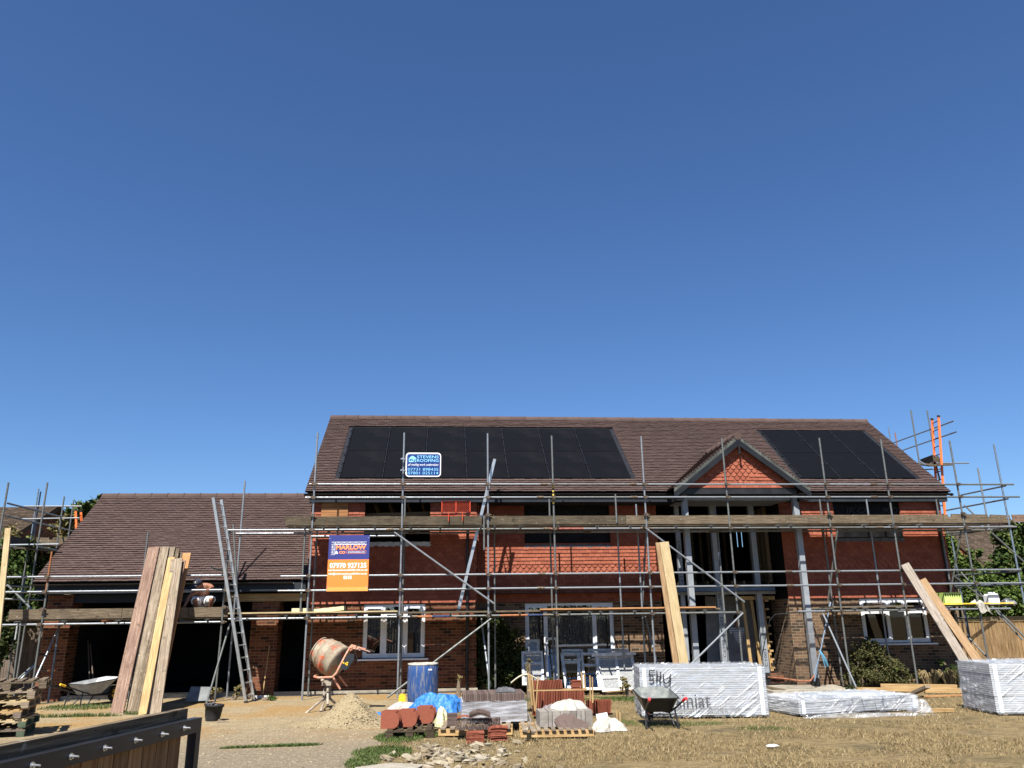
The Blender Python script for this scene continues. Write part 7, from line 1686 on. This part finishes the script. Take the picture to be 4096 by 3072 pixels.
tree([(275, 2085, 22, 22), (262, 2120, 35, 35), (300, 2160, 50, 40)], 34, 2200, .15, 'leaf_dry', 'small yellowish tree behind the orange ladder at left', 52)
def hedge(name, spec, mat, label, seed, n, size, group=None, hollow=.6, cat='hedge', aspect=1.6):
    bl = [px_blob(*s) for s in spec]; g = ground_at(spec[0][0], spec[0][2]); plant(name, g, bl, n, size, mat, label, cat, seed, [(g, bl[0][0], .08, .03)]+[((b_[0][0], b_[0][1], 0), b_[0], .05, .02) for b_ in bl[1:]], aspect, group, 'foliage', hollow)
hedge('hedge', [(60, 2300, 25.5, 90, 120), (150, 2330, 25.5, 80, 130), (10, 2420, 25, 90, 120), (120, 2440, 25, 90, 110), (210, 2300, 26, 50, 90), (0, 2250, 25.5, 60, 90)], 'leaf', 'tall dense hedge left of the garage', 53, 26000, .075)
hedge('bush', [(20, 2480, 23.4, 45, 70), (-20, 2380, 23.2, 60, 90), (15, 2570, 23, 40, 60)], 'leaf_dark', 'dark overhanging bush at the left picture edge', 54, 6000, .07, cat='bush')
hedge('bush', [(40, 2170, 28, 45, 60)], 'leaf_dry', 'sparse twiggy bush in front of the left neighbour roof', 70, 700, .06, cat='bush', hollow=.2)
hedge('hedge', [(3890, 2400, 30, 70, 70), (3980, 2390, 30, 90, 75), (4080, 2400, 30, 90, 90), (3850, 2470, 30, 50, 60), (3930, 2330, 30.5, 60, 50)], 'leaf_bright', 'bright green conifer hedge above the right fence', 55, 20000, .085)
hedge('bush', [(3805, 2190, 29, 28, 60), (3815, 2250, 28.8, 40, 60)], 'leaf_bright', 'yellow green conifer tip beside the right gable corner', 56, 3000, .08, cat='bush')
hedge('bush', [(3870, 2260, 31, 40, 40), (3850, 2330, 31, 45, 70), (3890, 2300, 31, 40, 50), (3900, 2215, 31, 20, 25)], 'leaf', 'mid green shrub in front of the right neighbour gable', 57, 3500, .1, cat='bush')
tree([(4060, 2180, 75, 90), (4020, 2270, 70, 70), (4100, 2250, 70, 110), (4085, 2120, 40, 40)], 31, 6500, .13, 'leaf', 'dark leafy tree at the right picture edge', 58)
# climbing bush in the shade of the middle wall
hedge('climbing_bush', [(1935, 2540, 21.75, 40, 95, .28), (2000, 2580, 21.7, 50, 110, .3), (2055, 2620, 21.7, 40, 100, .3), (1960, 2680, 21.6, 60, 70, .3), (2040, 2700, 21.6, 45, 50, .3)], 'leaf_dark', 'dark climbing shrub in the recess of the middle wall', 59, 9000, .05, cat='bush')
hedge('shrub', [(3470, 2600, 20.95, 45, 45, .35), (3430, 2640, 20.9, 30, 60, .3), (3520, 2680, 20.8, 80, 55, .45), (3450, 2710, 20.7, 60, 40, .45), (3590, 2710, 20.8, 65, 40, .4), (3500, 2630, 20.9, 50, 50, .3)], 'leaf_olive', 'straggly olive green shrub under the right window', 60, 9000, .036, cat='shrub')
hedge('rose_bush', [(3775, 2650, 21.2, 18, 22, .1), (3788, 2690, 21.2, 15, 20, .1), (3770, 2730, 21.2, 14, 25, .1)], 'leaf', 'small rose with fresh leaves against the right wall', 61, 150, .055, cat='shrub', hollow=.1)
hedge('shrub', [(3575, 2670, 21.0, 16, 20, .1)], 'leaf_bright', 'leafy shoot standing above the olive shrub', 62, 60, .06, cat='shrub', hollow=.1)
hedge('plant', [(2112, 2665, 19.0, 14, 18, .1), (2118, 2640, 19.0, 10, 14, .08)], 'leaf_dry', 'thin dry weed standing before the leftmost old frame', 63, 220, .022, cat='plant', hollow=.1)
for i, (px, py, y, rx, rz, m_, n, lb) in enumerate(((870, 2765, 20.8, 28, 14, 'leaf_dry', 160, 'dry weed tuft left of the ladder foot'), (960, 2770, 20.6, 22, 24, 'leaf_dry', 160, 'tall dry weed behind the ladder foot'), (1013, 2770, 20.8, 10, 20, 'leaf', 120, 'green weed between ladder and brick pier'), (1080, 2792, 20.4, 26, 8, 'leaf', 140, 'flat weed in front of the brick pier'), (2500, 2740, 19.2, 22, 30, 'leaf_dry', 200, 'weeds between widest old frame and board pack'),
  (3400, 2750, 19.8, 40, 14, 'leaf_dark', 220, 'dark weeds at the foot of the right brace'), (915, 2895, 16.0, 30, 7, 'leaf', 160, 'flat weed right of the black bucket'), (2205, 2722, 18.6, 12, 10, 'leaf', 80, 'small green sprig above the red tiles'), (1835, 2720, 20.2, 16, 34, 'leaf_dry', 26, 'dead twig standing by the blue barrel'))):
    hedge('weed', [(px, py, y, rx, rz, rx*y/3159)], m_, lb, 80+i, n, .04, cat='weed', hollow=.2, group='weeds round the site')
def tuft(px, y, n, h, mat, lb, sp=.3):
    g = ground_at(px, y); b = MB()
    for k in range(n):
        a = R.random()*6.28; r = R.random()*sp; x, yy = g[0]+r*math.cos(a)*.6, y+r*math.sin(a)*.5; hh = h*R.uniform(.6, 1.2); lx, ly = math.cos(a)*hh*.7, math.sin(a)*hh*.5; w_ = .007
        p0, p1, p2 = Vector((x, yy, 0)), Vector((x+lx*.4, yy+ly*.4, hh*.8)), Vector((x+lx, yy+ly, hh*.55))
        b._add([p0-Vector((w_, 0, 0)), p0+Vector((w_, 0, 0)), p1+Vector((w_, 0, 0)), p1-Vector((w_, 0, 0)), p2], [(0, 1, 2, 3), (3, 2, 4)], [[(0, 0)]*4, [(0, 0)]*3])
    single(b, 'grass_tuft', M[mat], g, lb, 'plant', 'arching grass tufts by the right wall')
tuft(3670, 21.0, 160, .38, 'straw', 'straw coloured arching tuft right of the olive shrub'); tuft(3745, 21.0, 150, .36, 'straw', 'dry arching tuft below the small rose', .25); tuft(3815, 20.9, 240, .5, 'leaf_dark', 'large dark green arching tuft beside the right board pack', .4)
# planting mirrored in the window panes, behind the viewer

def rb(x, y, z, rx, ry, rz): return ((x, y, z), (rx, ry, rz))
plant('hedge', (2, -6, 0), [rb(x, -7.5+math.sin(x)*.3, 1.6, 1.6, .8, 1.6) for x in range(-9, 13, 2)], 12000, .14, 'leaf_dark', 'garden hedge mirrored in the lower window panes', 'hedge', 91)
print('objects', len(bpy.data.objects))
